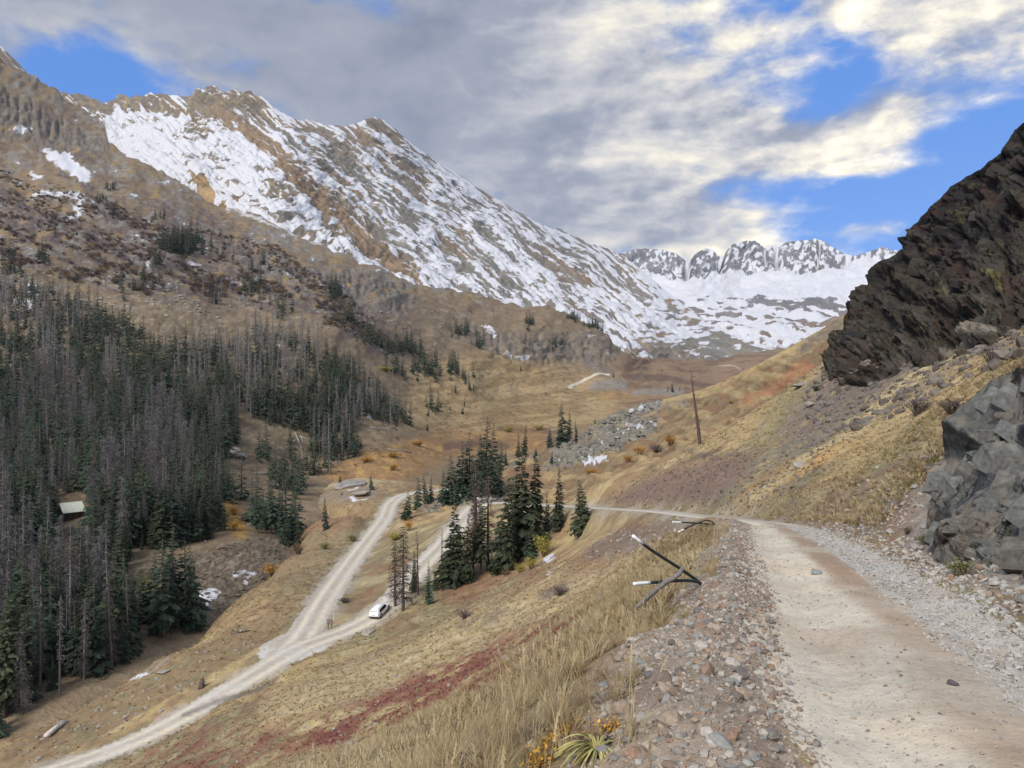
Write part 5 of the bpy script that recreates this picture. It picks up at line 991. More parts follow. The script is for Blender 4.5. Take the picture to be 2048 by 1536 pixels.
def stones(n, a0, a1, s0, s1, lo, hi, grey, power=2.4, dens=None):
    al = a0 + (a1 - a0) * rs_.random(n) ** 1.5; s = rs_.uniform(s0, s1, n); x, y = road_xy(al, s); size = lo + (hi - lo) * rs_.random(n) ** power
    ok = (y > 1.6); x, y, s, size, al = x[ok], y[ok], s[ok], size[ok], al[ok]
    if dens is not None: k = rs_.random(len(x)) < dens(x, y, s); x, y, size = x[k], y[k], size[k]
    z = gz(x, y); return np.stack([x, y, z + size * 0.18], 1), size, np.full(len(x), grey)
patch = lambda x, y, s: 0.35 + 0.65 * (fbm(x * 1.1, y * 1.1, 3) > .47)
ST = [stones(11000, 4, 48, -2.45, -1.05, .008, .034, 0), stones(3200, 4, 48, -2.4, -1.15, .022, .058, 0, 2.0, patch), stones(90, 6, 40, -2.5, -1.3, .05, .10, 0), stones(900, 4, 40, -3.0, -2.1, .015, .05, 0, 2.4, lambda x, y, s: 0.5 * (fbm(x, y, 3) > .5)),
      stones(8000, 3, 40, .22, 1.45, .012, .040, 1, 2.0, patch), stones(1800, 3, 36, .45, 2.2, .03, .065, 1, 2.0), stones(1200, 4, 30, 1.2, 3.2, .02, .06, 1, 2.0), stones(2600, 4, 30, 1.4, 4.4, .02, .08, 0, 2.0), stones(260, 5, 28, 1.4, 3.8, .05, .14, 1, 2.2), stones(9000, 4, 16, -2.4, -1.1, .005, .018, 0, 1.6), stones(5000, 4, 14, .3, 1.5, .006, .02, 1, 1.6),
      stones(4000, 3, 40, -1.3, .6, .004, .018, 1, 2.2), stones(3000, 3, 40, -1.2, .6, .004, .020, 0, 2.2), stones(350, 4, 30, 1.6, 4.4, .04, .12, 0, 2.0), stones(500, 14, 50, 1.5, 5.5, .03, .12, 0, 2.0)]
sp = np.concatenate([a for a, _, _ in ST]); ss = np.concatenate([a for _, a, _ in ST]); sg = np.concatenate([a for _, _, a in ST])
# scree below and above the road farther on
m_ = 1500; uu = rs_.uniform(1150, 1420, m_); DD_ = rs_.uniform(38, 116, m_); xs = (uu - U0) / F * DD_; zs = gz(xs, DD_); vv_ = V0 - F * zs / DD_
okk = poly(uu, vv_, [(1150, 1110), (1230, 1055), (1340, 1036), (1430, 1040), (1400, 1068), (1300, 1100), (1190, 1125)]) > .5
sp = np.concatenate([sp, np.stack([xs, DD_, zs], 1)[okk]]); ss = np.concatenate([ss, rs_.uniform(.06, .22, okk.sum())]); sg = np.concatenate([sg, np.zeros(okk.sum())])
vis = seen(sp, 60); sp, ss, sg = sp[vis], ss[vis], sg[vis]
app = ss / sp[:, 1]; order = np.argsort(-app); big = order[:290]; small = order[290:]
srcs = {0: [], 1: []}; kk = 0
for i in big:
    g_ = int(sg[i]); ms = GREYM if g_ else MIXM; par = upper_road if g_ else verge
    o = obj('stone', ms[kk % 6], par, sp[i], (rs_.uniform(-.5, .5), rs_.uniform(-.5, .5), rs_.uniform(0, 6.28)), ss[i] * rs_.uniform(.8, 1.2, 3)); kk += 1
    if len(srcs[g_]) < 6 and ms[(kk - 1) % 6] not in [q_.data for q_ in srcs[g_]]: srcs[g_].append(o)
for g_, par in ((0, verge), (1, upper_road)):
    k = small[sg[small] == g_]; n = len(k)
    scatter('gravel', sp[k], np.stack([rs_.uniform(-.7, .7, n), rs_.uniform(-.7, .7, n), rs_.uniform(0, 6.28, n)], 1), ss[k][:, None] * rs_.uniform(.7, 1.25, (n, 3)), srcs[g_], 'loose broken gravel' , par)

# ------------------------------------------------------------------ boulders that can be singled out
BOULD = [stone_mesh('boulder', 460 + k, M_BOULDER, [.7, .55, .8, .5][k], 3, 16) for k in range(4)]
def boulder(u, v, wpx, k, label, s='A', flat=1.0, dmin=3.0, mat_=None, group=None):
    p = on_A(u, v, dmin) if s == 'A' else on_B(u, v) if s == 'B' else on_E(u, v); sz = wpx / 2 / F * p.y
    me = BOULD[k]
    if mat_: me = me.copy(); me.materials.clear(); me.materials.append(mat_)
    tag(obj('boulder', me, None, p + Vector((0, 0, sz * .25 * flat)), (random.uniform(-.2, .2), random.uniform(-.2, .2), random.uniform(0, 6.28)), (sz, sz, sz * flat)), label, 'rock', group)
M_GREENST = mat('green_grey_stone', (0.20, 0.22, 0.205), .9, .3, 3, .05); M_DARKST = mat('dark_stone', (0.085, 0.078, 0.075), .9, .35, 3, .05); M_TANST = mat('tan_stone', (0.30, 0.25, 0.19), .9, .35, 3, .05)
for a in [(1283, 1330, 28, 0, 'rounded grey-green stone on the gravel verge edge', M_GREENST), (1262, 1258, 40, 2, 'squarish tan stone at the grass edge below the fallen marker', M_TANST), (1288, 1252, 34, 1, 'reddish flat stone behind the squarish tan stone', None), (1302, 1500, 40, 0, 'rounded brown stone right of the strap-leaved plant', M_TANST), (1072, 1470, 46, 2, 'dark stone half hidden in grass left of the yellow plant', M_DARKST), (935, 1536, 70, 1, 'dark rock in the grass at the bottom edge', M_DARKST),
          (1500, 1312, 34, 1, 'brown angular stone on the road edge of the verge', M_TANST), (1468, 1368, 26, 0, 'pair-forming grey stone lying on the track side of the verge', M_GREENST), (1905, 1370, 22, 2, 'dark square stone on the right wheel track', M_DARKST), (1632, 1148, 24, 1, 'flat grey stone set in the road surface ahead', M_GREENST)]:
    boulder(a[0], a[1], a[2], a[3], a[4], mat_=a[5])
for a in [(738, 1268, 32, 1, 'dark rock on the slope just below the white car', 'A'), (702, 972, 70, 3, 'long flat pale rock with a snow rim by the valley road bend', 'A'), (725, 990, 56, 3, 'second flat pale rock in front of the snow-rimmed one', 'A'), (480, 915, 34, 0, 'pale boulder on the slope below the dead wood', 'B'), (470, 905, 24, 2, 'smaller pale boulder touching the one below the dead wood', 'B'), (700, 1490, 26, 1, 'grey rock in the red ground cover at the bottom left', 'A'), (395, 1248, 14, 0, 'small pale boulder at the meadow rim by the snow patch', 'A'), (490, 1184, 12, 1, 'pale stone on the meadow above the gully', 'A'), (1620, 812, 26, 0, 'pale rock on the grass slope left of the dark cliff', 'A'), (1605, 772, 44, 1, 'grey slab on the grass slope under the dark cliff', 'A'), (1600, 935, 30, 2, 'brown rock at the foot of the pale grass strip', 'A'), (763, 1330, 14, 1, 'small grey rock on the open grass slope below the car', 'A'), (325, 1345, 26, 3, 'flat pale rock on the meadow knoll', 'A'), (272, 1332, 16, 0, 'dark small rock beside the meadow knoll', 'A')]:
    boulder(*a[:5], s=a[5], dmin=20, flat=.4 if 'flat' in a[4] or 'slab' in a[4] else .8)

# ------------------------------------------------------------------ grass
def blade_mat(name, c0, c1, c2):
    m = bpy.data.materials.new(name); m.use_nodes = True; t = NT(m.node_tree); t.n.clear()
    out = t.node('ShaderNodeOutputMaterial'); b = t.node('ShaderNodeBsdfPrincipled'); t.l.new(b.outputs[0], out.inputs[0])
    oi = t.node('ShaderNodeObjectInfo'); geo = t.node('ShaderNodeNewGeometry'); n = t.noise(geo.outputs['Position'], 0.35, 3, .5); w = t.node('ShaderNodeTexWhiteNoise'); t.l.new(oi.outputs['Random'], w.inputs[0]) if False else None
    c = t.ramp(t.add(t.mul(oi.outputs['Random'], .55), t.mul(n, .6)), [(0.15, c0), (0.5, c1), (0.9, c2)])
    t.l.new(c, b.inputs['Base Color']); b.inputs['Roughness'].default_value = .8; b.inputs['Specular IOR Level'].default_value = .15
    tr = t.node('ShaderNodeBsdfTranslucent'); t.l.new(c, tr.inputs[0]); mx = t.node('ShaderNodeMixShader'); mx.inputs[0].default_value = .25; t.l.new(b.outputs[0], mx.inputs[1]); t.l.new(tr.outputs[0], mx.inputs[2]); t.l.new(mx.outputs[0], out.inputs[0])
    return m
M_GRASS = blade_mat('dry_grass', (0.26, 0.190, 0.098), (0.405, 0.315, 0.170), (0.52, 0.43, 0.26)); M_GREENG = blade_mat('olive_grass', (0.20, 0.17, 0.075), (0.30, 0.25, 0.11), (0.40, 0.32, 0.15)); M_BROWNW = blade_mat('brown_weeds', (0.14, 0.085, 0.05), (0.24, 0.15, 0.085), (0.33, 0.20, 0.10)); M_REDW = blade_mat('red_weeds', (0.15, 0.035, 0.035), (0.20, 0.055, 0.045), (0.25, 0.085, 0.055))
def tuft_mesh(name, seed, m, n=46, L=.38, w=.0045, spread=.55, seg=3, stems=0):
    r = random.Random(seed); mb = MB()
    for k in range(n):
        a = r.uniform(0, 6.283); rr = r.uniform(0, .10); o = Vector((math.cos(a) * rr, math.sin(a) * rr, -.03)); a2 = a + r.uniform(-.8, .8); d = Vector((math.cos(a2), math.sin(a2), 0)); s = Vector((-d.y, d.x, 0)) * w * r.uniform(.7, 1.3)
        l = L * r.uniform(.45, 1.15); out_ = spread * r.uniform(.25, 1.2); stem = k < stems
        if stem: l = L * r.uniform(1.3, 1.9); out_ = r.uniform(.1, .4)
        pts = []
        for q in range(seg + 1):
            t = q / seg; pts.append(o + Vector((0, 0, l * (t - (0.45 * out_) * t * t))) + d * l * out_ * t * t)
        v = []
        for q, p_ in enumerate(pts): ww = s * (1 - q / seg) + s * .12; v += [p_ - ww, p_ + ww]
        mb.add(v, [(2 * q, 2 * q + 1, 2 * q + 3, 2 * q + 2) for q in range(seg)])
        if stem:
            e = pts[-1]; b_ = (pts[-1] - pts[-2]).normalized()
            for q in range(5): c = e - b_ * q * .022; mb.add([c - s * 2.2, c + s * 2.2, c + b_ * .035 + Vector((r.uniform(-.012, .012), r.uniform(-.012, .012), 0))], [(0, 1, 2)])
    return mb.mesh(name, m)
TUFT = [tuft_mesh('grass_tuft', 500 + k, [M_GRASS, M_GRASS, M_GREENG, M_GRASS, M_BROWNW][k], [60, 44, 60, 36, 40][k], [.36, .44, .30, .5, .26][k], .0042, [1.1, .85, 1.3, .7, 1.1][k], 3, [2, 3, 1, 6, 0][k]) for k in range(5)]
FART = [tuft_mesh('far_grass_tuft', 520 + k, [M_GRASS, M_GREENG, M_BROWNW, M_REDW][k], 16, [.34, .30, .30, .24][k], .022, .8, 2) for k in range(4)]
def grass_set(name, x, y, sc, protos, picks, label):
    z = gz(x, y); pts = np.stack([x, y, z], 1); n = len(x)
    nu = [];  srcs_ = []
    o = scatter(name, pts, np.stack([rs_.uniform(-.15, .15, n), rs_.uniform(-.15, .15, n), rs_.uniform(0, 6.28, n)], 1), sc[:, None] * rs_.uniform(.8, 1.25, (n, 3)), [], label) if False else None
    first = []
    for k, me in enumerate(protos):                         # one tuft of each kind stands in the scene and is the model of the rest
        i = int(np.nonzero(picks == k)[0][0]); first.append((k, i))
    holder = None; srcs_ = []
    keepm = np.ones(n, bool)
    for k, i in first: keepm[i] = False
    tmp = []
    for k, i in first: t_ = obj('grass_tuft', protos[k], None, pts[i], (0, 0, rs_.uniform(0, 6.28)), sc[i]); tmp.append(t_)
    kidx = np.nonzero(keepm)[0]; n = len(kidx)
    o = scatter(name, pts[kidx], np.stack([rs_.uniform(-.2, .2, n), rs_.uniform(-.2, .2, n), rs_.uniform(0, 6.28, n)], 1), sc[kidx][:, None] * rs_.uniform(.75, 1.25, (n, 3)), tmp, None, None, picks[kidx])
    tag(o, label, 'grass', None, 'stuff')
    for t_ in tmp: t_.parent = o
    return o
# edge of the road: long dry grass
def band(n, a0, a1, s0, s1, thr, sc=11.0):
    al = a0 + (a1 - a0) * rs_.random(n) ** 1.3; s = rs_.uniform(s0, s1, n); x, y = road_xy(al, s); ok = (y > 2.4) & (fbm(x / 1.3 + sc, y / 1.3, 3) + rs_.normal(0, .06, n) > thr); return x[ok], y[ok]
xs, ys = zip(band(2600, 3.5, 46, -5.2, -2.55, .44), band(2600, 3.5, 60, -9, -4.5, .42), band(420, 5, 46, -2.9, -2.0, .55)); x = np.concatenate([xs[0], ys[0]]) if False else None
B1 = [band(4600, 3.5, 46, -5.4, -2.4, .48), band(5200, 3.5, 60, -11, -4.6, .46), band(500, 6, 46, -2.6, -1.8, .58), band(1500, 3.2, 14, -5.5, -2.4, .44, 5.0)]
x = np.concatenate([b[0] for b in B1]); y = np.concatenate([b[1] for b in B1]); uq = U0 + F * x / y; ok = (uq > -60) & (uq < 2100) & (y < 62); x, y = x[ok], y[ok]
pk = rs_.choice(5, len(x), p=[.36, .18, .16, .05, .25]); grass_set('roadside_grass', x, y, rs_.uniform(.38, .88, len(x)) * np.clip(1.15 - y / 160, .6, 1.2), TUFT, pk, 'long dry golden grass along the outer edge of the road')
# open slopes: shorter tufts seen from farther away
def field(n, pts_uv, dmin, dmax):
    us = [p[0] for p in pts_uv]; u = rs_.uniform(min(us), max(us), n); D = np.exp(rs_.uniform(math.log(dmin), math.log(dmax), n)); x = (u - U0) / F * D; z = gz(x, D); v = V0 - F * z / D
    ok = (poly(u, v, pts_uv) > .5)
    i = np.clip(((np.log(D) - lmin) / dl).astype(int), 0, len(llist) - 1); j = np.clip(np.searchsorted(ulist, u), 0, len(ulist) - 1); ok &= ~road_m[i, j] & (verge_m[i, j] < .3) & (d1[i, j] > h1[i, j] + .4) & (d2[i, j] > h2[i, j] + .5)
    return x[ok], D[ok], u[ok], v[ok], ac[i, j][ok]
low = field(46000, [(-40, 1700), (1400, 1700), (1420, 1045), (1240, 1090), (1000, 1150), (800, 1200), (560, 1330), (-40, 1640)], 9, 110)
rgt = field(24000, [(1190, 1005), (1500, 1036), (1840, 1060), (1850, 950), (2090, 720), (2090, 600), (1900, 720), (1700, 660), (1400, 880)], 18, 130)
mdw = field(15000, [(-40, 1500), (420, 1230), (640, 1000), (820, 960), (770, 1010), (560, 1270), (100, 1530)], 60, 260)
gx = np.concatenate([low[0], rgt[0], mdw[0]]); gy = np.concatenate([low[1], rgt[1], mdw[1]]); gc = np.concatenate([low[4], rgt[4], mdw[4]])
redness = gc[:, 0] / (gc[:, 1] + 1e-6); lum_ = gc.mean(1); isred = (redness > 1.85) & (np.arange(len(gc)) < len(low[0])); pk = np.where(isred, 3, np.where(lum_ < .13, 2, np.where((redness < 1.20), 1, 0))); flip = rs_.random(len(pk)) < .22; pk = np.where(flip & (pk != 3), rs_.integers(0, 3, len(pk)), pk)
pk = np.where((lum_ < .17) & (pk != 3) & (rs_.random(len(pk)) < .7), 2, pk); kp = (lum_ > .18) | (rs_.random(len(pk)) < .30) | (pk == 3); grass_set('slope_grass', gx[kp], gy[kp], rs_.uniform(.5, 1.2, kp.sum()) * np.where(pk[kp] == 3, .8, 1) * np.clip(gy[kp] / 90, .8, 1.6), FART, pk[kp], 'short tufted autumn grass on the open slopes')
# ------------------------------------------------------------------ bushes
def bush_parts(seed, leaf_m, stem_m, n_st=16, n_leaf=520, ls=.055, wid=1.0, hgt=1.0, bare=False):
    r = random.Random(seed); st = MB(); lf = MB(); tips = []
    for k in range(n_st):
        a = r.uniform(0, 6.283); sp_ = r.uniform(.1, .55) * wid; h = hgt * r.uniform(.6, 1.0) * (1 - .35 * sp_)
        p0 = Vector((math.cos(a) * .08, math.sin(a) * .08, -.15)); p1 = Vector((math.cos(a) * sp_ * .55, math.sin(a) * sp_ * .55, h * .6)); p2 = Vector((math.cos(a) * sp_, math.sin(a) * sp_, h))
        st.tube([p0, p1, p2], [.018, .012, .004], 4, False); tips.append((p1, p2))
        for q in range(10 if bare else 3):
            b = p0.lerp(p1, r.random()) if r.random() < .3 else p1.lerp(p2, r.random()); e = b + Vector((r.uniform(-.18, .18), r.uniform(-.18, .18), r.uniform(.05, .28))); w = Vector((.006, .006, 0)) if not bare else Vector((.012, .008, 0)); st.add([b - w, b + w, e], [(0, 1, 2)])
    for k in range(n_leaf):
        a, b = r.choice(tips); c = a.lerp(b, r.uniform(-.4, 1.05)) + Vector((r.gauss(0, .11), r.gauss(0, .11), r.gauss(0, .09)))
        if c.z < .03: c.z = r.uniform(.03, .3)
        d = Vector((r.uniform(-1, 1), r.uniform(-1, 1), r.uniform(-.4, .8))).normalized() * ls * r.uniform(.6, 1.4); s = d.cross(Vector((r.uniform(-1, 1), r.uniform(-1, 1), r.uniform(-1, 1)))).normalized() * ls * .45
        lf.add([c - d * .5, c + s, c + d, c - s], [(0, 1, 2, 3)])
    return st.mesh('bush_stems', stem_m), lf.mesh('bush_leaves', leaf_m)
M_YEL = mat('yellow_green_leaves', (0.36, 0.30, 0.05), .8, .35, 3, .1, (0.26, 0.24, 0.05)); M_ORG = mat('orange_leaves', (0.46, 0.24, 0.035), .8, .35, 3, .12, (0.34, 0.17, 0.04)); M_GRNB = mat('olive_leaves', (0.16, 0.17, 0.05), .8, .35, 3, .12, (0.10, 0.11, 0.04)); M_PURT = mat('purple_bare_twigs', (0.105, 0.078, 0.070), .9, .35, 3, .15); M_BRNL = mat('brown_leaves', (0.19, 0.12, 0.06), .85, .4, 3, .15); M_DGRN = mat('juniper_green', (0.045, 0.058, 0.030), .85, .4, 3, .12)
BUSH = {'Y': bush_parts(600, M_YEL, M_BRNL, 18, 620), 'O': bush_parts(601, M_ORG, M_BRNL, 16, 560), 'G': bush_parts(602, M_GRNB, M_BRNL, 16, 560), 'P': bush_parts(603, M_PURT, M_PURT, 34, 240, .05, 1.2, 1, True), 'B': bush_parts(604, M_BRNL, M_PURT, 20, 420), 'J': bush_parts(605, M_DGRN, M_DGRN, 18, 700, .06, 1.3)}
def bush(u, v, wpx, hpx, kd, label, s='A', group=None, dmin=8):
    p = on_A(u, v, dmin) if s == 'A' else on_B(u, v) if s == 'B' else on_E(u, v)
    e = obj('bush', None, None, p, (0, 0, random.uniform(0, 6.28)), (wpx / F * p.y / 1.15, wpx / F * p.y / 1.15, hpx / F * p.y)); tag(e, label, 'bush', group); obj('stems', BUSH[kd][0], e); obj('leaves', BUSH[kd][1], e)
for a in [(1090, 1112, 46, 46, 'Y', 'bright yellow-green willow at the right end of the roadside clump', 'A'), (1064, 1138, 34, 26, 'Y', 'lower yellow-green willow in front of the bright one', 'A'), (1040, 1146, 30, 20, 'Y', 'small yellow willow trailing left of the bright willow', 'A'), (1012, 1152, 24, 16, 'B', 'brown low shrub at the foot of the roadside clump', 'A'), (816, 1062, 26, 28, 'O', 'orange-yellow willow at the left foot of the rocky mound', 'A'), (790, 1080, 38, 16, 'Y', 'ochre low willow beside the valley road', 'A'),
          (1342, 890, 40, 24, 'O', 'orange willow upper one of the row below the lone snag', 'E'), (1312, 900, 36, 18, 'P', 'bare purple willow between the orange willows', 'E'), (1280, 916, 44, 20, 'O', 'orange willow middle one of the row on the brown slope', 'E'), (1255, 926, 30, 16, 'O', 'orange willow lowest of the row on the brown slope', 'E'), (1180, 948, 40, 14, 'O', 'rusty low willow in front of the rocky ridge', 'E'), (1462, 806, 18, 8, 'O', 'small yellow shrub on the slope under the rust-red patch', 'E'),
          (1836, 830, 62, 34, 'P', 'bare purple bush on the pale slope, left of a pair', 'A'), (1905, 826, 70, 30, 'P', 'bare purple bush on the pale slope, right of a pair', 'A'), (1985, 728, 50, 36, 'P', 'bare purple bush high on the slope above the rock face', 'A'), (1640, 712, 60, 22, 'P', 'bare purple bush below the left end of the dark cliff', 'A'), (1510, 806, 46, 24, 'J', 'dark green juniper on the grassy crest right of the snag', 'A'), (1632, 782, 24, 14, 'J', 'small dark juniper on the slope below the dark cliff', 'A'),
          (1925, 1152, 74, 38, 'G', 'green weedy bush at the foot of the grey rock face', 'A'), (1850, 1090, 40, 26, 'G', 'grey-green weeds in the talus left of the rock face', 'A'), (1815, 1068, 30, 18, 'B', 'brown weeds on the talus beside the road', 'A'), (560, 1120, 84, 26, 'P', 'long dark purple willow thicket on the meadow left of the valley road', 'A'), (596, 1108, 40, 24, 'B', 'brown willow at the right end of the purple thicket', 'A'), (650, 1098, 30, 14, 'G', 'olive green low bush on the meadow, left of a pair', 'A'), (706, 1082, 34, 14, 'G', 'olive green low bush on the meadow, right of a pair', 'A'),
          (480, 1186, 70, 24, 'P', 'dark bare willow along the rim of the snowy gully', 'A'), (430, 1222, 50, 22, 'P', 'dark bare willow at the lower end of the gully rim', 'A'), (590, 1082, 40, 18, 'P', 'dark bare willow at the upper end of the gully rim', 'A'), (350, 1290, 44, 16, 'B', 'brown shrub where the meadow meets the lower wood', 'A'), (250, 1360, 40, 14, 'B', 'brown shrub beside the meadow knoll', 'A'), (545, 1150, 44, 24, 'O', 'ochre willow at the meadow rim of the gully', 'A'), (500, 1172, 34, 20, 'O', 'smaller ochre willow beside the snow in the gully', 'A'), (930, 1238, 40, 16, 'P', 'dark purple shrub on the slope right of the white car', 'A'), (1120, 1190, 46, 16, 'P', 'dark shrub on the grass slope below the clump', 'A'), (690, 1205, 30, 10, 'P', 'dark shrub on the road island above the sign', 'A'), (1080, 860, 36, 12, 'Y', 'yellow willow clump on the wet valley floor', 'E' if False else 'B'), (1018, 864, 30, 12, 'Y', 'yellow-green willow beyond the dense mound clump', 'B'), (730, 925, 40, 14, 'O', 'orange willow on the wet meadow by the creek', 'B'), (790, 915, 44, 12, 'O', 'orange willow thicket in the wet meadow', 'B'), (785, 940, 26, 14, 'O', 'bright orange willow at the near edge of the wet meadow', 'B'), (835, 890, 40, 10, 'O', 'ochre willow thicket farther up the wet meadow', 'B'), (470, 1030, 30, 20, 'O', 'orange willow between the wood and the gully', 'B'), (465, 1062, 34, 24, 'O', 'larger orange willow above the gully', 'B'), (715, 760, 30, 16, 'O', 'yellow-brown aspen shrub above the right end of the wood', 'B'), (770, 745, 40, 12, 'Y', 'yellow shrub patch above the right end of the wood', 'B')]:
    bush(*a[:6], s=a[6])

# ------------------------------------------------------------------ plants at the camera's feet
def strap_plant():
    p = on_A(1195, 1508, 2.5); r = random.Random(9); e = obj('strap_leaved_plant', None, None, p, (0, 0, 0)); tag(e, 'pale green plant with long drooping strap leaves at the bottom edge', 'plant')
    mg = mat('strap_leaf', (0.27, 0.28, 0.11), .6, .3, 6, .12, (0.40, 0.34, 0.13)); my = mat('yellowing_leaf', (0.47, 0.37, 0.10), .7, .3, 6, .12, (0.40, 0.36, 0.15)); md = mat('withered_leaf', (0.30, 0.22, 0.13), .8, .3, 6, .12)
    for k in range(130):
        a = r.uniform(0, 6.283); L = r.uniform(.10, .24); w = r.uniform(.0040, .0075); d = Vector((math.cos(a), math.sin(a), 0)); s = Vector((-d.y, d.x, 0)); rise = r.uniform(.35, 1.1); mb = MB(); v = []
        for q in range(6):
            t = q / 5; c = d * (.02 + L * t * (.55 + .45 * t)) + Vector((0, 0, .02 + L * (rise * t - (rise * .55 + .55) * t * t))); ww = w * (1 - (2 * t - .75) ** 2 * .42) * (1 if q < 5 else .15); tw = Vector((0, 0, .004 * math.sin(k + q)))
            v += [c - s * ww + tw, c + Vector((0, 0, -.004)), c + s * ww - tw]
        mb.add(v, [f for q in range(5) for f in ((3 * q, 3 * q + 1, 3 * q + 4, 3 * q + 3), (3 * q + 1, 3 * q + 2, 3 * q + 5, 3 * q + 4))]); mb.build('leaf', mg if k % 4 else (my if k % 3 else md), e, True)
strap_plant()
def yellow_plant(u, v, n, hgt, label, sprd=.12):
    p = on_A(u, v, 2.5); r = random.Random(int(u)); e = obj('yellow_leaved_plant', None, None, p); tag(e, label, 'plant', 'yellow autumn plants by the strap-leaved plant'); st = MB(); lf = MB()
    for k in range(n):
        o = Vector((r.gauss(0, sprd), r.gauss(0, sprd * .6), -.02)); t_ = o + Vector((r.uniform(-.05, .05), r.uniform(-.05, .05), hgt * r.uniform(.5, 1.1))); st.tube([o, t_], [.0022, .0012], 4, False)
        for q in range(9):
            c = o.lerp(t_, r.uniform(.3, 1.05)) + Vector((r.gauss(0, .018), r.gauss(0, .018), 0)); d = Vector((r.uniform(-1, 1), r.uniform(-1, 1), r.uniform(-.5, .7))).normalized() * r.uniform(.010, .020); s = d.cross(Vector((0.2, .5, 1))).normalized() * d.length * .55
            lf.add([c - d, c + s, c + d, c - s], [(0, 1, 2, 3)])
    st.build('stems', M_BRNL, e); lf.build('leaves', M_YL, e)
M_YL = mat('yellow_autumn_leaf', (0.60, 0.36, 0.04), .7, .3, 20, .12, (0.50, 0.24, 0.04))
yellow_plant(1108, 1500, 34, .11, 'orange-yellow leafy plant left of the strap-leaved plant', .06); yellow_plant(1150, 1468, 40, .10, 'yellow leafy plant behind the strap-leaved plant', .05); yellow_plant(1215, 1462, 22, .09, 'small yellow leafy plant right behind the strap-leaved plant', .03); yellow_plant(1085, 1530, 26, .10, 'orange leafy plant at the bottom edge left of the strap leaves', .05)

# ------------------------------------------------------------------ flattened road markers and the stick
M_ROD = mat('dark_green_plastic', (0.012, 0.022, 0.020), .45, .15, 3, .05, None, 0, .5); M_TIP = mat('white_reflective_sleeve', (0.78, 0.78, 0.76), .5, .06, 4, .0, None, 0, .4); M_STICK = mat('weathered_stick', (0.23, 0.20, 0.175), .9, .35, 14, .05, (0.15, 0.13, 0.115))
def rod(e, uvd, tip_from, rr, name):
    pts = [Vector(P(*q)) for q in uvd]; pts = [Vector(p) for p in catmull(np.array([tuple(p) for p in pts]), .05)] if len(uvd) > 2 else pts
    L = [0]
    for a, b in zip(pts[:-1], pts[1:]): L.append(L[-1] + (b - a).length)
    cut = L[-1] - tip_from; a = [p for p, l in zip(pts, L) if l <= cut + 1e-6]; b = [p for p, l in zip(pts, L) if l >= cut - 1e-6]
    if b[0] != a[-1]: b = [a[-1]] + b
    m1 = MB(); m1.tube(a, [rr] * len(a), 8); o = m1.build(name, M_ROD, e, True); m2 = MB(); m2.tube(b, [rr * 1.06] * len(b), 8); m2.build('white_sleeve', M_TIP, o, True)
Dm_ = hit_A(1405, 1168, 5); e = obj('road_marker', None); tag(e, 'pair of bent black rods with white tips by the stick on the verge', 'road marker', 'flattened road markers')
b0 = (1407, 1170, Dm_); rod(e, [(1408, 1172, Dm_), (1390, 1158, Dm_ - .05), (1360, 1137, Dm_ - .15), (1310, 1105, Dm_ - .3), (1285, 1087, Dm_ - .4), (1265, 1071, Dm_ - .45)], .165, .022, 'rod'); rod(e, [(1406, 1171, Dm_), (1396, 1164, Dm_ - .1), (1370, 1161, Dm_ - .3), (1330, 1163, Dm_ - .5), (1267, 1168, Dm_ - .8)], .24, .022, 'rod')
m = MB(); m.tube([P(1412, 1178, Dm_ + .02), P(1405, 1168, Dm_)], [.035, .033], 8); m.build('base_socket', M_ROD, e)
Dn_ = hit_A(1428, 1049, 8); e = obj('road_marker', None); tag(e, 'far pair of looped black rods with white tips where the road bends', 'road marker', 'flattened road markers')
rod(e, [(1429, 1050, Dn_), (1424, 1043, Dn_ - .1), (1412, 1041, Dn_ - .4), (1396, 1046, Dn_ - .9), (1380, 1053, Dn_ - 1.3), (1357, 1064, Dn_ - 1.8)], .30, .028, 'rod'); rod(e, [(1429, 1050, Dn_), (1420, 1048, Dn_ - .1), (1390, 1046, Dn_ - .4), (1345, 1044, Dn_ - .7)], .34, .028, 'rod')
m = MB(); m.tube([P(1433, 1054, Dn_ + .02), P(1428, 1048, Dn_)], [.04, .034], 8); m.build('base_socket', M_ROD, e)
Ds_ = Dm_ - .55; m = MB(); m.tube([P(1364, 1138, Ds_ + .2), P(1358, 1148, Ds_ + .15), P(1346, 1157, Ds_ + .05), P(1332, 1164, Ds_), P(1310, 1182, Ds_ - .3), P(1290, 1200, Ds_ - .7), P(1274, 1214, Ds_ - 1.1)], [.030, .034, .033, .036, .031, .027, .020], 8); m.tube([P(1330, 1165, Ds_), P(1325, 1158, Ds_ - .02)], [.016, .006], 5); m.tube([P(1336, 1166, Ds_), P(1338, 1173, Ds_ - .02)], [.014, .006], 5)
tag(m.build('stick', M_STICK, None, True), 'crooked weathered grey stick leaning across the near fallen marker', 'stick')

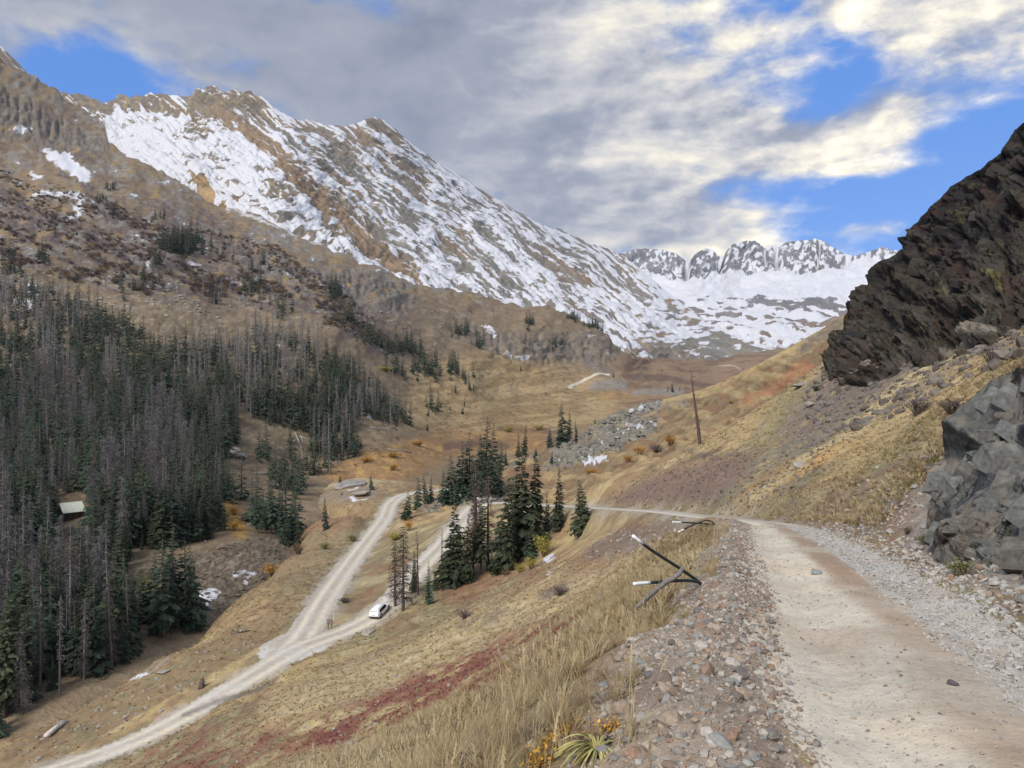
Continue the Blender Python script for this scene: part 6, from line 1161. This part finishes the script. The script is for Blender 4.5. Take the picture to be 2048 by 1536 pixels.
# ------------------------------------------------------------------ white car
M_CARW = mat('white_car_paint', (0.80, 0.80, 0.80), .25, .02, 1, .0, None, 0, .5); M_GLASS = mat('dark_car_glass', (0.012, 0.014, 0.017), .08, .05, 1, .0, None, 0, .5); M_TYRE = mat('tyre_rubber', (0.018, 0.018, 0.018), .85, .1, 3, 0); M_RIM = mat('wheel_rim', (0.25, 0.25, 0.26), .35, .1, 3, 0, None, .8); M_TRIM = mat('black_car_trim', (0.022, 0.022, 0.022), .7, .1, 3, 0); M_TAIL = mat('red_tail_lamp', (0.22, 0.010, 0.012), .3, .1, 3, 0); M_PLATE = mat('number_plate', (0.45, 0.46, 0.47), .5, .1, 8, 0)
def loft(sections, mb):         # sections: x, list of (y, z) half outline from bottom centre to top centre
    n = len(sections[0][1]); V_ = []
    for x, prof in sections:
        ring = [(x, y, z) for y, z in prof] + [(x, -y, z) for y, z in reversed(prof)]; V_ += ring
    k = 2 * n; f = []
    for i in range(len(sections) - 1):
        for j in range(k): f.append((i * k + j, i * k + (j + 1) % k, (i + 1) * k + (j + 1) % k, (i + 1) * k + j))
    f.append(tuple(range(k - 1, -1, -1))); f.append(tuple(range((len(sections) - 1) * k, len(sections) * k))); mb.add(V_, f)
def car(label, group=None):      # x forward, length 4.45 m
    e = obj('car', None); tag(e, label, 'car', group); b = MB()
    def sec(x, w, zb, zs, wt=None, zt=None):     # width at sill, bottom, shoulder, roof half width, roof
        wt = wt if wt is not None else w * .82; zt = zt if zt is not None else zs + .02
        return (x, [(0, zb), (w * .92, zb), (w, zb + .14), (w * 1.0, zs - .22), (w * .96, zs), ((w * .96 + wt) / 2, (zs + zt) / 2), (wt, zt - .035), (wt * .86, zt), (0, zt + .012)])
    loft([sec(-2.22, .70, .42, .86, .60, .90), sec(-2.12, .84, .32, .96, .66, 1.18), sec(-1.85, .90, .27, .98, .66, 1.52), sec(-1.45, .92, .26, .98, .64, 1.61), sec(-.6, .93, .25, .97, .64, 1.66), sec(.25, .93, .25, .96, .63, 1.62), sec(.62, .93, .25, .95, .64, 1.45), sec(1.22, .92, .25, .95, .68, 1.02), sec(1.75, .89, .27, .88, .62, .94), sec(2.08, .80, .32, .78, .52, .84), sec(2.22, .62, .42, .66, .42, .70)], b)
    body = b.build('body', M_CARW, e, True); bm_ = body.modifiers.new('bevel', 'BEVEL'); bm_.width = .03; bm_.segments = 2; bm_.limit_method = 'ANGLE'; bm_.angle_limit = rad(35)
    def panel(name, pts, m, par=e, th=.012):
        pts = [Vector(p) for p in pts]; n_ = (pts[1] - pts[0]).cross(pts[2] - pts[0]).normalized() * th; k = len(pts); mb = MB(); mb.add([p - n_ for p in pts] + [p + n_ for p in pts], [tuple(range(k)), tuple(range(2 * k - 1, k - 1, -1))] + [(i, (i + 1) % k, k + (i + 1) % k, k + i) for i in range(k)]); return mb.build(name, m, par)
    for s in (-1, 1):
        for x0, x1, x2, x3 in ((-1.62, -1.0, -1.0, -1.35), (-.94, -.12, -.12, -.94), (-.06, .98, .40, -.06)):
            panel('side_window', [(x0, s * .892, 1.02), (x1, s * .895, 1.01), (x2, s * .735, 1.47 if x0 > -1 else 1.46), (x3, s * .725, 1.45)], M_GLASS)
        panel('door', [(-.96, s * .936, .42), (-.10, s * .936, .42), (-.10, s * .930, .92), (-.96, s * .930, .92)], M_CARW, e, .006); d_ = panel('door', [(-.06, s * .936, .42), (.88, s * .936, .42), (.88, s * .928, .90), (-.06, s * .930, .92)], M_CARW, e, .006)
        panel('sill', [(-1.0, s * .93, .26), (1.0, s * .93, .26), (1.0, s * .935, .36), (-1.0, s * .935, .36)], M_TRIM)
        panel('tail_lamp', [(-2.17, s * .50, .90), (-2.10, s * .84, .88), (-2.10, s * .84, 1.02), (-2.15, s * .52, 1.02)], M_TAIL, e, .02)
        mb = MB(); mb.box((.72, s * 1.0, 1.02), (.07, .09, .06)); mb.build('mirror', M_CARW, e)
        panel('head_lamp', [(2.10, s * .48, .66), (1.95, s * .80, .68), (1.92, s * .80, .78), (2.06, s * .48, .77)], M_RIM, e, .02)
        mb = MB(); mb.tube([(-1.5, s * .56, 1.66), (.1, s * .56, 1.67)], [.02, .02], 6); mb.build('roof_rail', M_RIM, e)
        for x in (-1.35, 1.36):
            w = obj('wheel', None, e, (x, s * .86, .34)); mb = MB(); mb.tube([(0, -.11, 0), (0, -.09, 0), (0, .09, 0), (0, .11, 0)], [.28, .34, .34, .28], 18); mb.build('tyre', M_TYRE, w, True); mb = MB(); mb.tube([(0, s * .10, 0), (0, s * .125, 0)], [.22, .19], 14); mb.build('rim', M_RIM, w)
            mb = MB(); mb.tube([(x, s * .80, .36), (x, s * .925, .36)], [.40, .40], 18); mb.build('wheel_arch', M_TRIM, e)
    panel('rear_window', [(-2.03, -.58, 1.14), (-2.03, .58, 1.14), (-1.93, .55, 1.44), (-1.93, -.55, 1.44)], M_GLASS, e, .03); panel('windscreen', [(1.10, -.66, 1.08), (1.10, .66, 1.08), (.66, .58, 1.44), (.66, -.58, 1.44)], M_GLASS, e, .02)
    panel('number_plate', [(-2.235, -.26, .74), (-2.235, .26, .74), (-2.215, .26, .86), (-2.215, -.26, .86)], M_PLATE, e, .012); mb = MB(); mb.box((-2.14, 0, .42), (.10, .80, .12)); mb.build('rear_bumper', M_TRIM, e); mb = MB(); mb.box((2.12, 0, .46), (.09, .62, .10)); mb.build('front_bumper', M_TRIM, e)
    mb = MB(); mb.tube([(-.6, -.62, 1.675), (-.6, .62, 1.675)], [.02, .02], 6); mb.build('roof_bar', M_RIM, e)
    return e
cr = car('white car seen from behind, driving up the lower switchback road')
pc = on_A(764, 1224, 60); a0 = Vector(P(700, 1258, 102)); a1 = Vector(P(835, 1140, 122)); dv_ = (a1 - a0).normalized()
ix = int(np.argmin((R1[:, 0] - pc.x) ** 2 + (R1[:, 1] - pc.y) ** 2)); T_ = Vector(R1[ix - 4, :3] - R1[ix + 4, :3]).normalized(); cc_ = Vector(R1[ix, :3])
side_ = Vector((T_.y, -T_.x, 0)).normalized(); up_ = side_.cross(T_).normalized(); Rm = Matrix((T_, -side_, up_)).transposed().to_4x4()
cr.matrix_world = Matrix.Translation(cc_ + up_ * .03 + side_ * .35) @ Rm @ Matrix.Rotation(rad(9), 4, 'Z') @ Matrix.Diagonal((.90, .86, .78, 1))
def simple_car(u, v, label):
    p = on_B(u, v); c2 = copy_tree(cr); tag(c2, label, 'car'); c2.matrix_world = Matrix.Translation(p + Vector((0, 0, .3))) @ Matrix.Rotation(rad(25), 4, 'Z')
simple_car(1148, 771, 'tiny white vehicle on the distant valley road below the spur')

# ------------------------------------------------------------------ cabin, sign, logs, stump
M_METR = mat('pale_metal_roof', (0.64, 0.65, 0.56), .6, .12, 1.2, 0, (0.54, 0.57, 0.44)); M_LOGW = mat('dark_log_wall', (0.085, 0.058, 0.046), .9, .35, 4, .15); M_CHINK = mat('gable_boards', (0.075, 0.055, 0.045), .9, .3, 4, .1)
pcab = Vector(P(141, 1034, 186)); cab = obj('log_cabin', None, None, pcab, (0, 0, rad(52))); tag(cab, 'small log cabin with a pale metal roof in the dead wood', 'cabin')
cl_, cw_, chh = 2.1, 1.9, 1.7; n_log = 8; lgm = MB(); lgm.tube([(-cl_ - .2, 0, 0), (cl_ + .2, 0, 0)], [.11, .105], 7); lgm_l = lgm.mesh('wall_log', M_LOGW, True); lgm = MB(); lgm.tube([(0, -cw_ - .2, 0), (0, cw_ + .2, 0)], [.11, .105], 7); lgm_s = lgm.mesh('wall_log', M_LOGW, True)
for s in (-1, 1):
    wl = MB(); wl.box((0, s * cw_, chh / 2 - .6), (cl_ - .03, .05, chh / 2 + .6)); wlo = wl.build('long_wall', M_CHINK, cab)
    for k in range(n_log): obj('wall_log', lgm_l, wlo, (0, s * cw_, .11 + k * .205))
    wl = MB(); wl.box((s * cl_, 0, chh / 2 - .6), (.05, cw_ - .03, chh / 2 + .6)); wso = wl.build('end_wall', M_CHINK, cab)
    for k in range(n_log): obj('wall_log', lgm_s, wso, (s * cl_, 0, .21 + k * .205))
    g = MB(); g.add([(s * cl_ - .04, -cw_, chh), (s * cl_ - .04, cw_, chh), (s * cl_ - .04, 0, chh + 1.75), (s * cl_ + .04, -cw_, chh), (s * cl_ + .04, cw_, chh), (s * cl_ + .04, 0, chh + 1.75)], [(0, 1, 2), (5, 4, 3), (0, 3, 4, 1), (1, 4, 5, 2), (2, 5, 3, 0)]); g.build('gable', M_CHINK, cab)
    rp = MB(); zt = chh + 1.85; ze = chh - .35; ye = cw_ + .45
    V_ = [(x, s * y, z + o) for o in (0, .05) for x, y, z in ((-cl_ - .5, 0, zt), (cl_ + .5, 0, zt), (cl_ + .5, ye, ze), (-cl_ - .5, ye, ze))]; rp.add(V_, [(0, 1, 2, 3), (7, 6, 5, 4), (0, 4, 5, 1), (1, 5, 6, 2), (2, 6, 7, 3), (3, 7, 4, 0)]); ro = rp.build('roof_slope', M_METR, cab)
    for k in range(9): sm = MB(); x_ = -cl_ - .4 + k * (2 * cl_ + .8) / 8; sm.tube([(x_, s * .02, zt + .07), (x_, s * ye, ze + .07)], [.018, .018], 4); sm.build('roof_seam', M_METR, ro)
dm = MB(); dm.box((-cl_ - .08, .1, .75), (.04, .42, .85)); do = dm.build('door', M_LOGW, cab); dm = MB(); dm.tube([(-cl_ - .14, .4, .8), (-cl_ - .2, .4, .8)], [.03, .03], 6); dm.build('handle', M_TRIM, do)
dm = MB(); dm.tube([(.6, .3, chh + 1.2), (.6, .3, chh + 2.35)], [.09, .09], 8); dm.build('stove_pipe', M_RIM, cab)
ps = on_A(660, 1257, 60); sg_ = obj('road_sign', None, None, ps, (0, 0, rad(-15))); tag(sg_, 'small brown sign board on two posts at the road fork', 'sign'); M_POST = mat('brown_sign_post', (0.085, 0.052, 0.038), .9, .2, 4, .05); M_BOARD = mat('brown_sign_board', (0.175, 0.125, 0.110), .85, .25, 4, .05)
for s in (-1, 1): q_ = MB(); q_.tube([(s * .27, 0, -.4), (s * .27, 0, .95)], [.05, .05], 6); q_.build('post', M_POST, sg_)
q_ = MB(); q_.box((0, -.02, .98), (.42, .03, .24)); q_.build('board', M_BOARD, sg_)
q_ = MB(); q_.tube([(.42, .25, -.3), (.42, .25, 2.15)], [.025, .02], 6); tag(q_.build('marker_stake', M_TIP, None, loc=ps), 'thin pale stake standing behind the sign at the road fork', 'stake')
def log(us, vs_, ue, ve, rpx, label, s='A', m=M_LOG, group=None):
    a = on_A(us, vs_, 20) if s == 'A' else on_B(us, vs_); b = on_A(ue, ve, 20) if s == 'A' else on_B(ue, ve); rr = rpx / F * a.y; z = Vector((0, 0, rr * .7)); q = MB(); mid = (a + b) / 2 + z + Vector((0, 0, rr * .3)); q.tube([a + z, mid, b + z], [rr, rr * .9, rr * .7], 8)
    c = a.lerp(b, .55) + z; q.tube([c, c + Vector((.1, -.1, .6)) * rr * 5], [rr * .35, rr * .1], 5); tag(q.build('fallen_log', m, None, True), label, 'log', group)
log(92, 1476, 132, 1446, 5.5, 'thick bleached log lying alone on the meadow at the lower left', 'A', mat('white_log', (0.55, 0.52, 0.47), .9, .25, 4, .05)); log(205, 1362, 216, 1374, 2, 'short grey log on the meadow knoll'); log(478, 905, 494, 925, 2, 'bleached trunk lying on the slope below the wood', 'B'); log(425, 920, 440, 926, 2, 'pale log at the edge of the slope clearing', 'B'); log(425, 930, 448, 945, 1.8, 'second pale log below the first at the slope clearing', 'B'); log(505, 948, 560, 950, 1.6, 'long level log across the clearing', 'B'); log(395, 1060, 412, 1086, 1.6, 'leaning grey pole at the wood edge above the gully', 'B'); log(775, 900, 822, 906, 2, 'fallen tree on the near edge of the wet meadow', 'B'); log(740, 855, 772, 862, 1.5, 'pale log right of the snow strip at the wood end', 'B'); log(70, 1405, 108, 1390, 1.8, 'thin pale log on the meadow at the wood edge'); log(462, 1270, 500, 1262, 1.5, 'thin brown log on the meadow', 'A', M_DEADB); log(590, 866, 604, 900, 2, 'bleached trunk in the deadfall below the wood', 'B')
r_ = random.Random(4)
for k in range(9): u_ = r_.uniform(640, 672); v_ = r_.uniform(905, 925); log(u_, v_, u_ + r_.uniform(-22, 26), v_ + r_.uniform(2, 14), 1.3, 'grey log in the tangled deadfall pile below the wood', 'B', M_LOG, 'deadfall pile')
for k in range(6): u_ = r_.uniform(590, 615); v_ = r_.uniform(868, 885); log(u_, v_, u_ + r_.uniform(-14, 16), v_ + r_.uniform(6, 16), 1.2, 'pale log in the small deadfall left of the big pile', 'B', M_LOG, 'small deadfall')
for k in range(5): u_ = r_.uniform(445, 470); v_ = r_.uniform(1092, 1102); log(u_, v_, u_ + r_.uniform(-18, 18), v_ + r_.uniform(-6, 8), 1.5, 'dark log in the jam across the creek gully', 'B', M_DEADB, 'log jam')
pst = on_A(403, 1376, 60); q = MB(); q.tube([(0, 0, -.2), (0, 0, .25), (.05, 0, .8), (.0, .03, 1.05)], [.42, .34, .28, .2], 9); q.tube([(.12, 0, .8), (.2, .02, 1.35)], [.10, .02], 5); tag(q.build('stump', M_DEADB, None, True, loc=pst), 'dark broken stump alone on the meadow left of the road', 'stump')

# ------------------------------------------------------------------ low willow scrub, krummholz and rocks on the far slopes
def on_B_many(u, v): return P(u, v, B_rel.D(u, v))
def far_scatter(name, n, region, kinds, lo, hi, label, cat, thr, seed, rel=None):
    g = np.random.default_rng(seed); us = [q[0] for q in region]; vs_ = [q[1] for q in region]; u = g.uniform(min(us), max(us), n); v = g.uniform(min(vs_), max(vs_), n)
    ok = (poly(u, v, region) > .5) & (fbm((u - v * .4) / 60 + seed, (v - u * .42) / 14, 4) * .6 + fbm(u / 16, v / 9, 3) * .4 > thr); u, v = u[ok], v[ok]; pts = (surf_E if rel is E_rel else surf_B)(u, v); sc = g.uniform(lo, hi, len(u)); pk = g.integers(0, len(kinds), len(u))
    tmp = []
    for k, me in enumerate(kinds):
        i = int(np.nonzero(pk == k)[0][0]); tmp.append(obj('single_shrub' if cat == 'shrubs' else 'single_rock', me, None, pts[i], (0, 0, g.uniform(0, 6.28)), sc[i]))
    o = scatter(name, pts, np.stack([g.uniform(-.2, .2, len(u)), g.uniform(-.2, .2, len(u)), g.uniform(0, 6.28, len(u))], 1), sc[:, None] * np.array((1.3, 1.3, .75)) * g.uniform(.7, 1.3, (len(u), 3)), tmp, None, None, pk); tag(o, label, cat, None, 'stuff')
    for t_ in tmp: t_.parent = o
far_scatter('purple_scrub', 16000, [(-40, 330), (60, 350), (330, 440), (560, 500), (700, 590), (800, 700), (640, 650), (500, 600), (300, 590), (0, 540), (-40, 540)], [BUSH['P'][1], BUSH['P'][0], BUSH['B'][1]], 1.6, 4.2, 'dark purple-brown willow scrub covering the upper left slope', 'shrubs', .49, 31)
far_scatter('slope_rocks', 9000, [(-40, 380), (200, 380), (600, 480), (860, 580), (1200, 670), (1200, 740), (960, 700), (800, 720), (600, 640), (300, 640), (-40, 600)], [BOULD[0], BOULD[2]], .3, 1.3, 'grey rocks strewn over the upper left slope', 'rocks', .54, 32)
far_scatter('valley_scrub', 2600, [(820, 760), (1000, 740), (1200, 770), (1330, 790), (1150, 850), (880, 880), (640, 960), (700, 900)], [BUSH['B'][1], BUSH['P'][1]], .5, 1.5, 'low brown scrub dotted over the valley grass', 'shrubs', .52, 33)

RIDGE = [stone_mesh('ridge_block', 780 + k, mat('ridge_rock', (0.17, 0.158, 0.128), .9, .45, 2, .35), .7, 2, 14) for k in range(2)]
far_scatter('ridge_blocks', 3000, [(1085, 940), (1110, 905), (1240, 822), (1318, 798), (1318, 856), (1270, 882), (1180, 926)], RIDGE, .25, 1.3, 'broken grey blocks of the rocky ridge beyond the clump', 'rocks', .51, 34, E_rel)
far_scatter('mound_blocks', 1500, [(850, 1025), (890, 992), (945, 965), (1010, 985), (1010, 1008), (930, 1012)], RIDGE, .2, .8, 'broken grey blocks on the rocky mound', 'rocks', .42, 35, E_rel)
GUL = stone_mesh('gully_stone', 777, mat('gully_rock', (0.13, 0.112, 0.088), .9, .4, 3, .3), .7, 1, 12)
far_scatter('gully_rocks', 1500, [(260, 1150), (420, 1100), (560, 1062), (640, 1052), (560, 1130), (470, 1210), (380, 1250), (300, 1230)], [GUL, BUSH['P'][1], BUSH['B'][1]], .12, .55, 'stones and low scrub in the creek gully', 'rocks', .44, 36)

# rubble at the foot of the dark cliff, stones on the open slopes
def slope_stones(name, n, region, lo, hi, m, label, seed, dmin):
    g = np.random.default_rng(seed); us = [q[0] for q in region]; vs_ = [q[1] for q in region]; P_ = []; ms = [stone_mesh(name, seed * 10 + k, m, .75, 1, 10) for k in range(3)]
    while len(P_) < n:
        u = g.uniform(min(us), max(us)); v = g.uniform(min(vs_), max(vs_))
        if not inpoly(u, v, region): continue
        D = hit_A(u, v, dmin)
        if D is None: n -= 1; continue
        P_.append(P(u, v, D))
    pts = np.array(P_); sc = lo + (hi - lo) * g.random(len(pts)) ** 2.5; tmp = [obj('single_rock', ms[k], None, pts[k], (0, 0, g.uniform(0, 6)), sc[k]) for k in range(3)]
    o = scatter(name, pts[3:], g.uniform(-1, 1, (len(pts) - 3, 3)) * np.array((.5, .5, 3.1)), sc[3:, None] * g.uniform(.7, 1.3, (len(pts) - 3, 3)), tmp); tag(o, label, 'rocks', None, 'stuff')
    for t_ in tmp: t_.parent = o
M_RUB = stone_mat('cliff_rubble', steps([(0.075, 0.062, 0.052), (0.12, 0.10, 0.082), (0.17, 0.15, 0.125)]))
slope_stones('cliff_rubble', 900, [(1600, 800), (1665, 700), (1760, 715), (1860, 730), (1990, 680), (2070, 640), (2070, 700), (1900, 775), (1760, 850), (1640, 880)], .08, .7, M_RUB, 'dark rubble below the big dark cliff', 41, 30)
slope_stones('scree_stones', 900, [(1190, 1010), (1280, 955), (1420, 915), (1540, 890), (1700, 850), (1620, 960), (1500, 1025), (1330, 1018)], .05, .28, M_RUB, 'brown scree stones on the cut slope above the road', 42, 30)
slope_stones('meadow_stones', 420, [(0, 1490), (200, 1400), (400, 1290), (520, 1180), (640, 1040), (760, 1010), (560, 1280), (300, 1440), (60, 1530)], .06, .35, M_BOULDER, 'small pale stones dotted over the meadow', 43, 60)
slope_stones('hill_stones', 420, [(300, 1536), (800, 1290), (1100, 1120), (1300, 1090), (1200, 1250), (900, 1400), (600, 1536)], .04, .20, M_BOULDER, 'small stones dotted over the grass slope below the road', 44, 14)

# broken blocks standing out of the two rock faces
def blocks(owner, Pg, n, lo, hi, m, seed, push, sel, yaw, tilt):
    g = np.random.default_rng(seed); ms = []
    for k in range(6):
        r = np.random.default_rng(seed * 10 + k); bm = bmesh.new(); bmesh.ops.create_cube(bm, size=2.0)
        for q_ in range(7):                      # split off corners along flat joints
            n_ = r.normal(0, 1, 3); n_ /= np.linalg.norm(n_); res = bmesh.ops.bisect_plane(bm, geom=bm.verts[:] + bm.edges[:] + bm.faces[:], plane_co=tuple(n_ * r.uniform(.55, 1.05)), plane_no=tuple(n_), clear_outer=True)
            ed = [e_ for e_ in res['geom_cut'] if isinstance(e_, bmesh.types.BMEdge)]
            if len(ed) > 2: bmesh.ops.holes_fill(bm, edges=ed)
        me = bpy.data.meshes.new('block'); bm.to_mesh(me); bm.free(); me.materials.append(m); ms.append(me)
    ok = np.argwhere(sel); pick = ok[g.integers(0, len(ok), n)]
    for (i, j) in pick:
        s_ = lo + (hi - lo) * g.random() ** 1.6; p_ = Pg[i, j] + np.array(push) * s_ * g.uniform(.42, .62)
        obj('block', ms[g.integers(0, 6)], owner, p_, (g.normal(0, .15), tilt + g.normal(0, .25), yaw + g.normal(0, .16)), s_ * g.uniform(.7, 1.3, 3) * np.array((1.1, .55, 1.0)))
M_GBLK = stone_mat('grey_block', steps([(0.098, 0.102, 0.092), (0.116, 0.118, 0.106), (0.122, 0.114, 0.098), (0.102, 0.094, 0.080), (0.136, 0.137, 0.123)]), var=.45); M_DBLK = stone_mat('dark_block', steps([(0.022, 0.020, 0.018), (0.034, 0.031, 0.027), (0.040, 0.028, 0.023), (0.050, 0.044, 0.035)]), var=.4)
blocks(outc, Gp, 110, .08, .40, M_GBLK, 71, (.72, .62, -.2), (GU < 2300) & (GV > g_topv + 30) & (GV < gb - 10) & (GU > gl[:, None] + 22), rad(-50), rad(20)); blocks(dark, Kp, 130, .25, 1.1, M_DBLK, 72, (.5, .8, -.3), (kr + KU * 0 < .90) & (KV < 735) & (KU < 2150) & (KU > 1690), rad(-35), rad(25))

# ------------------------------------------------------------------ thin mountain air over the whole valley
def haze(density):
    lo = np.array((-4200.0, -60.0, -140.0)); hi = np.array((4200.0, 5600.0, 1150.0)); q = MB(); q.box((lo + hi) / 2, (hi - lo) / 2)
    m = bpy.data.materials.new('mountain_air'); m.use_nodes = True; t = NT(m.node_tree); t.n.clear(); out = t.node('ShaderNodeOutputMaterial'); v = t.node('ShaderNodeVolumePrincipled')
    v.inputs['Color'].default_value = (0.80, 0.86, 0.95, 1); v.inputs['Density'].default_value = density; v.inputs['Anisotropy'].default_value = 0.0; t.l.new(v.outputs[0], out.inputs['Volume'])
    tag(q.build('haze', m), kind='stuff')
haze(2.8e-5)
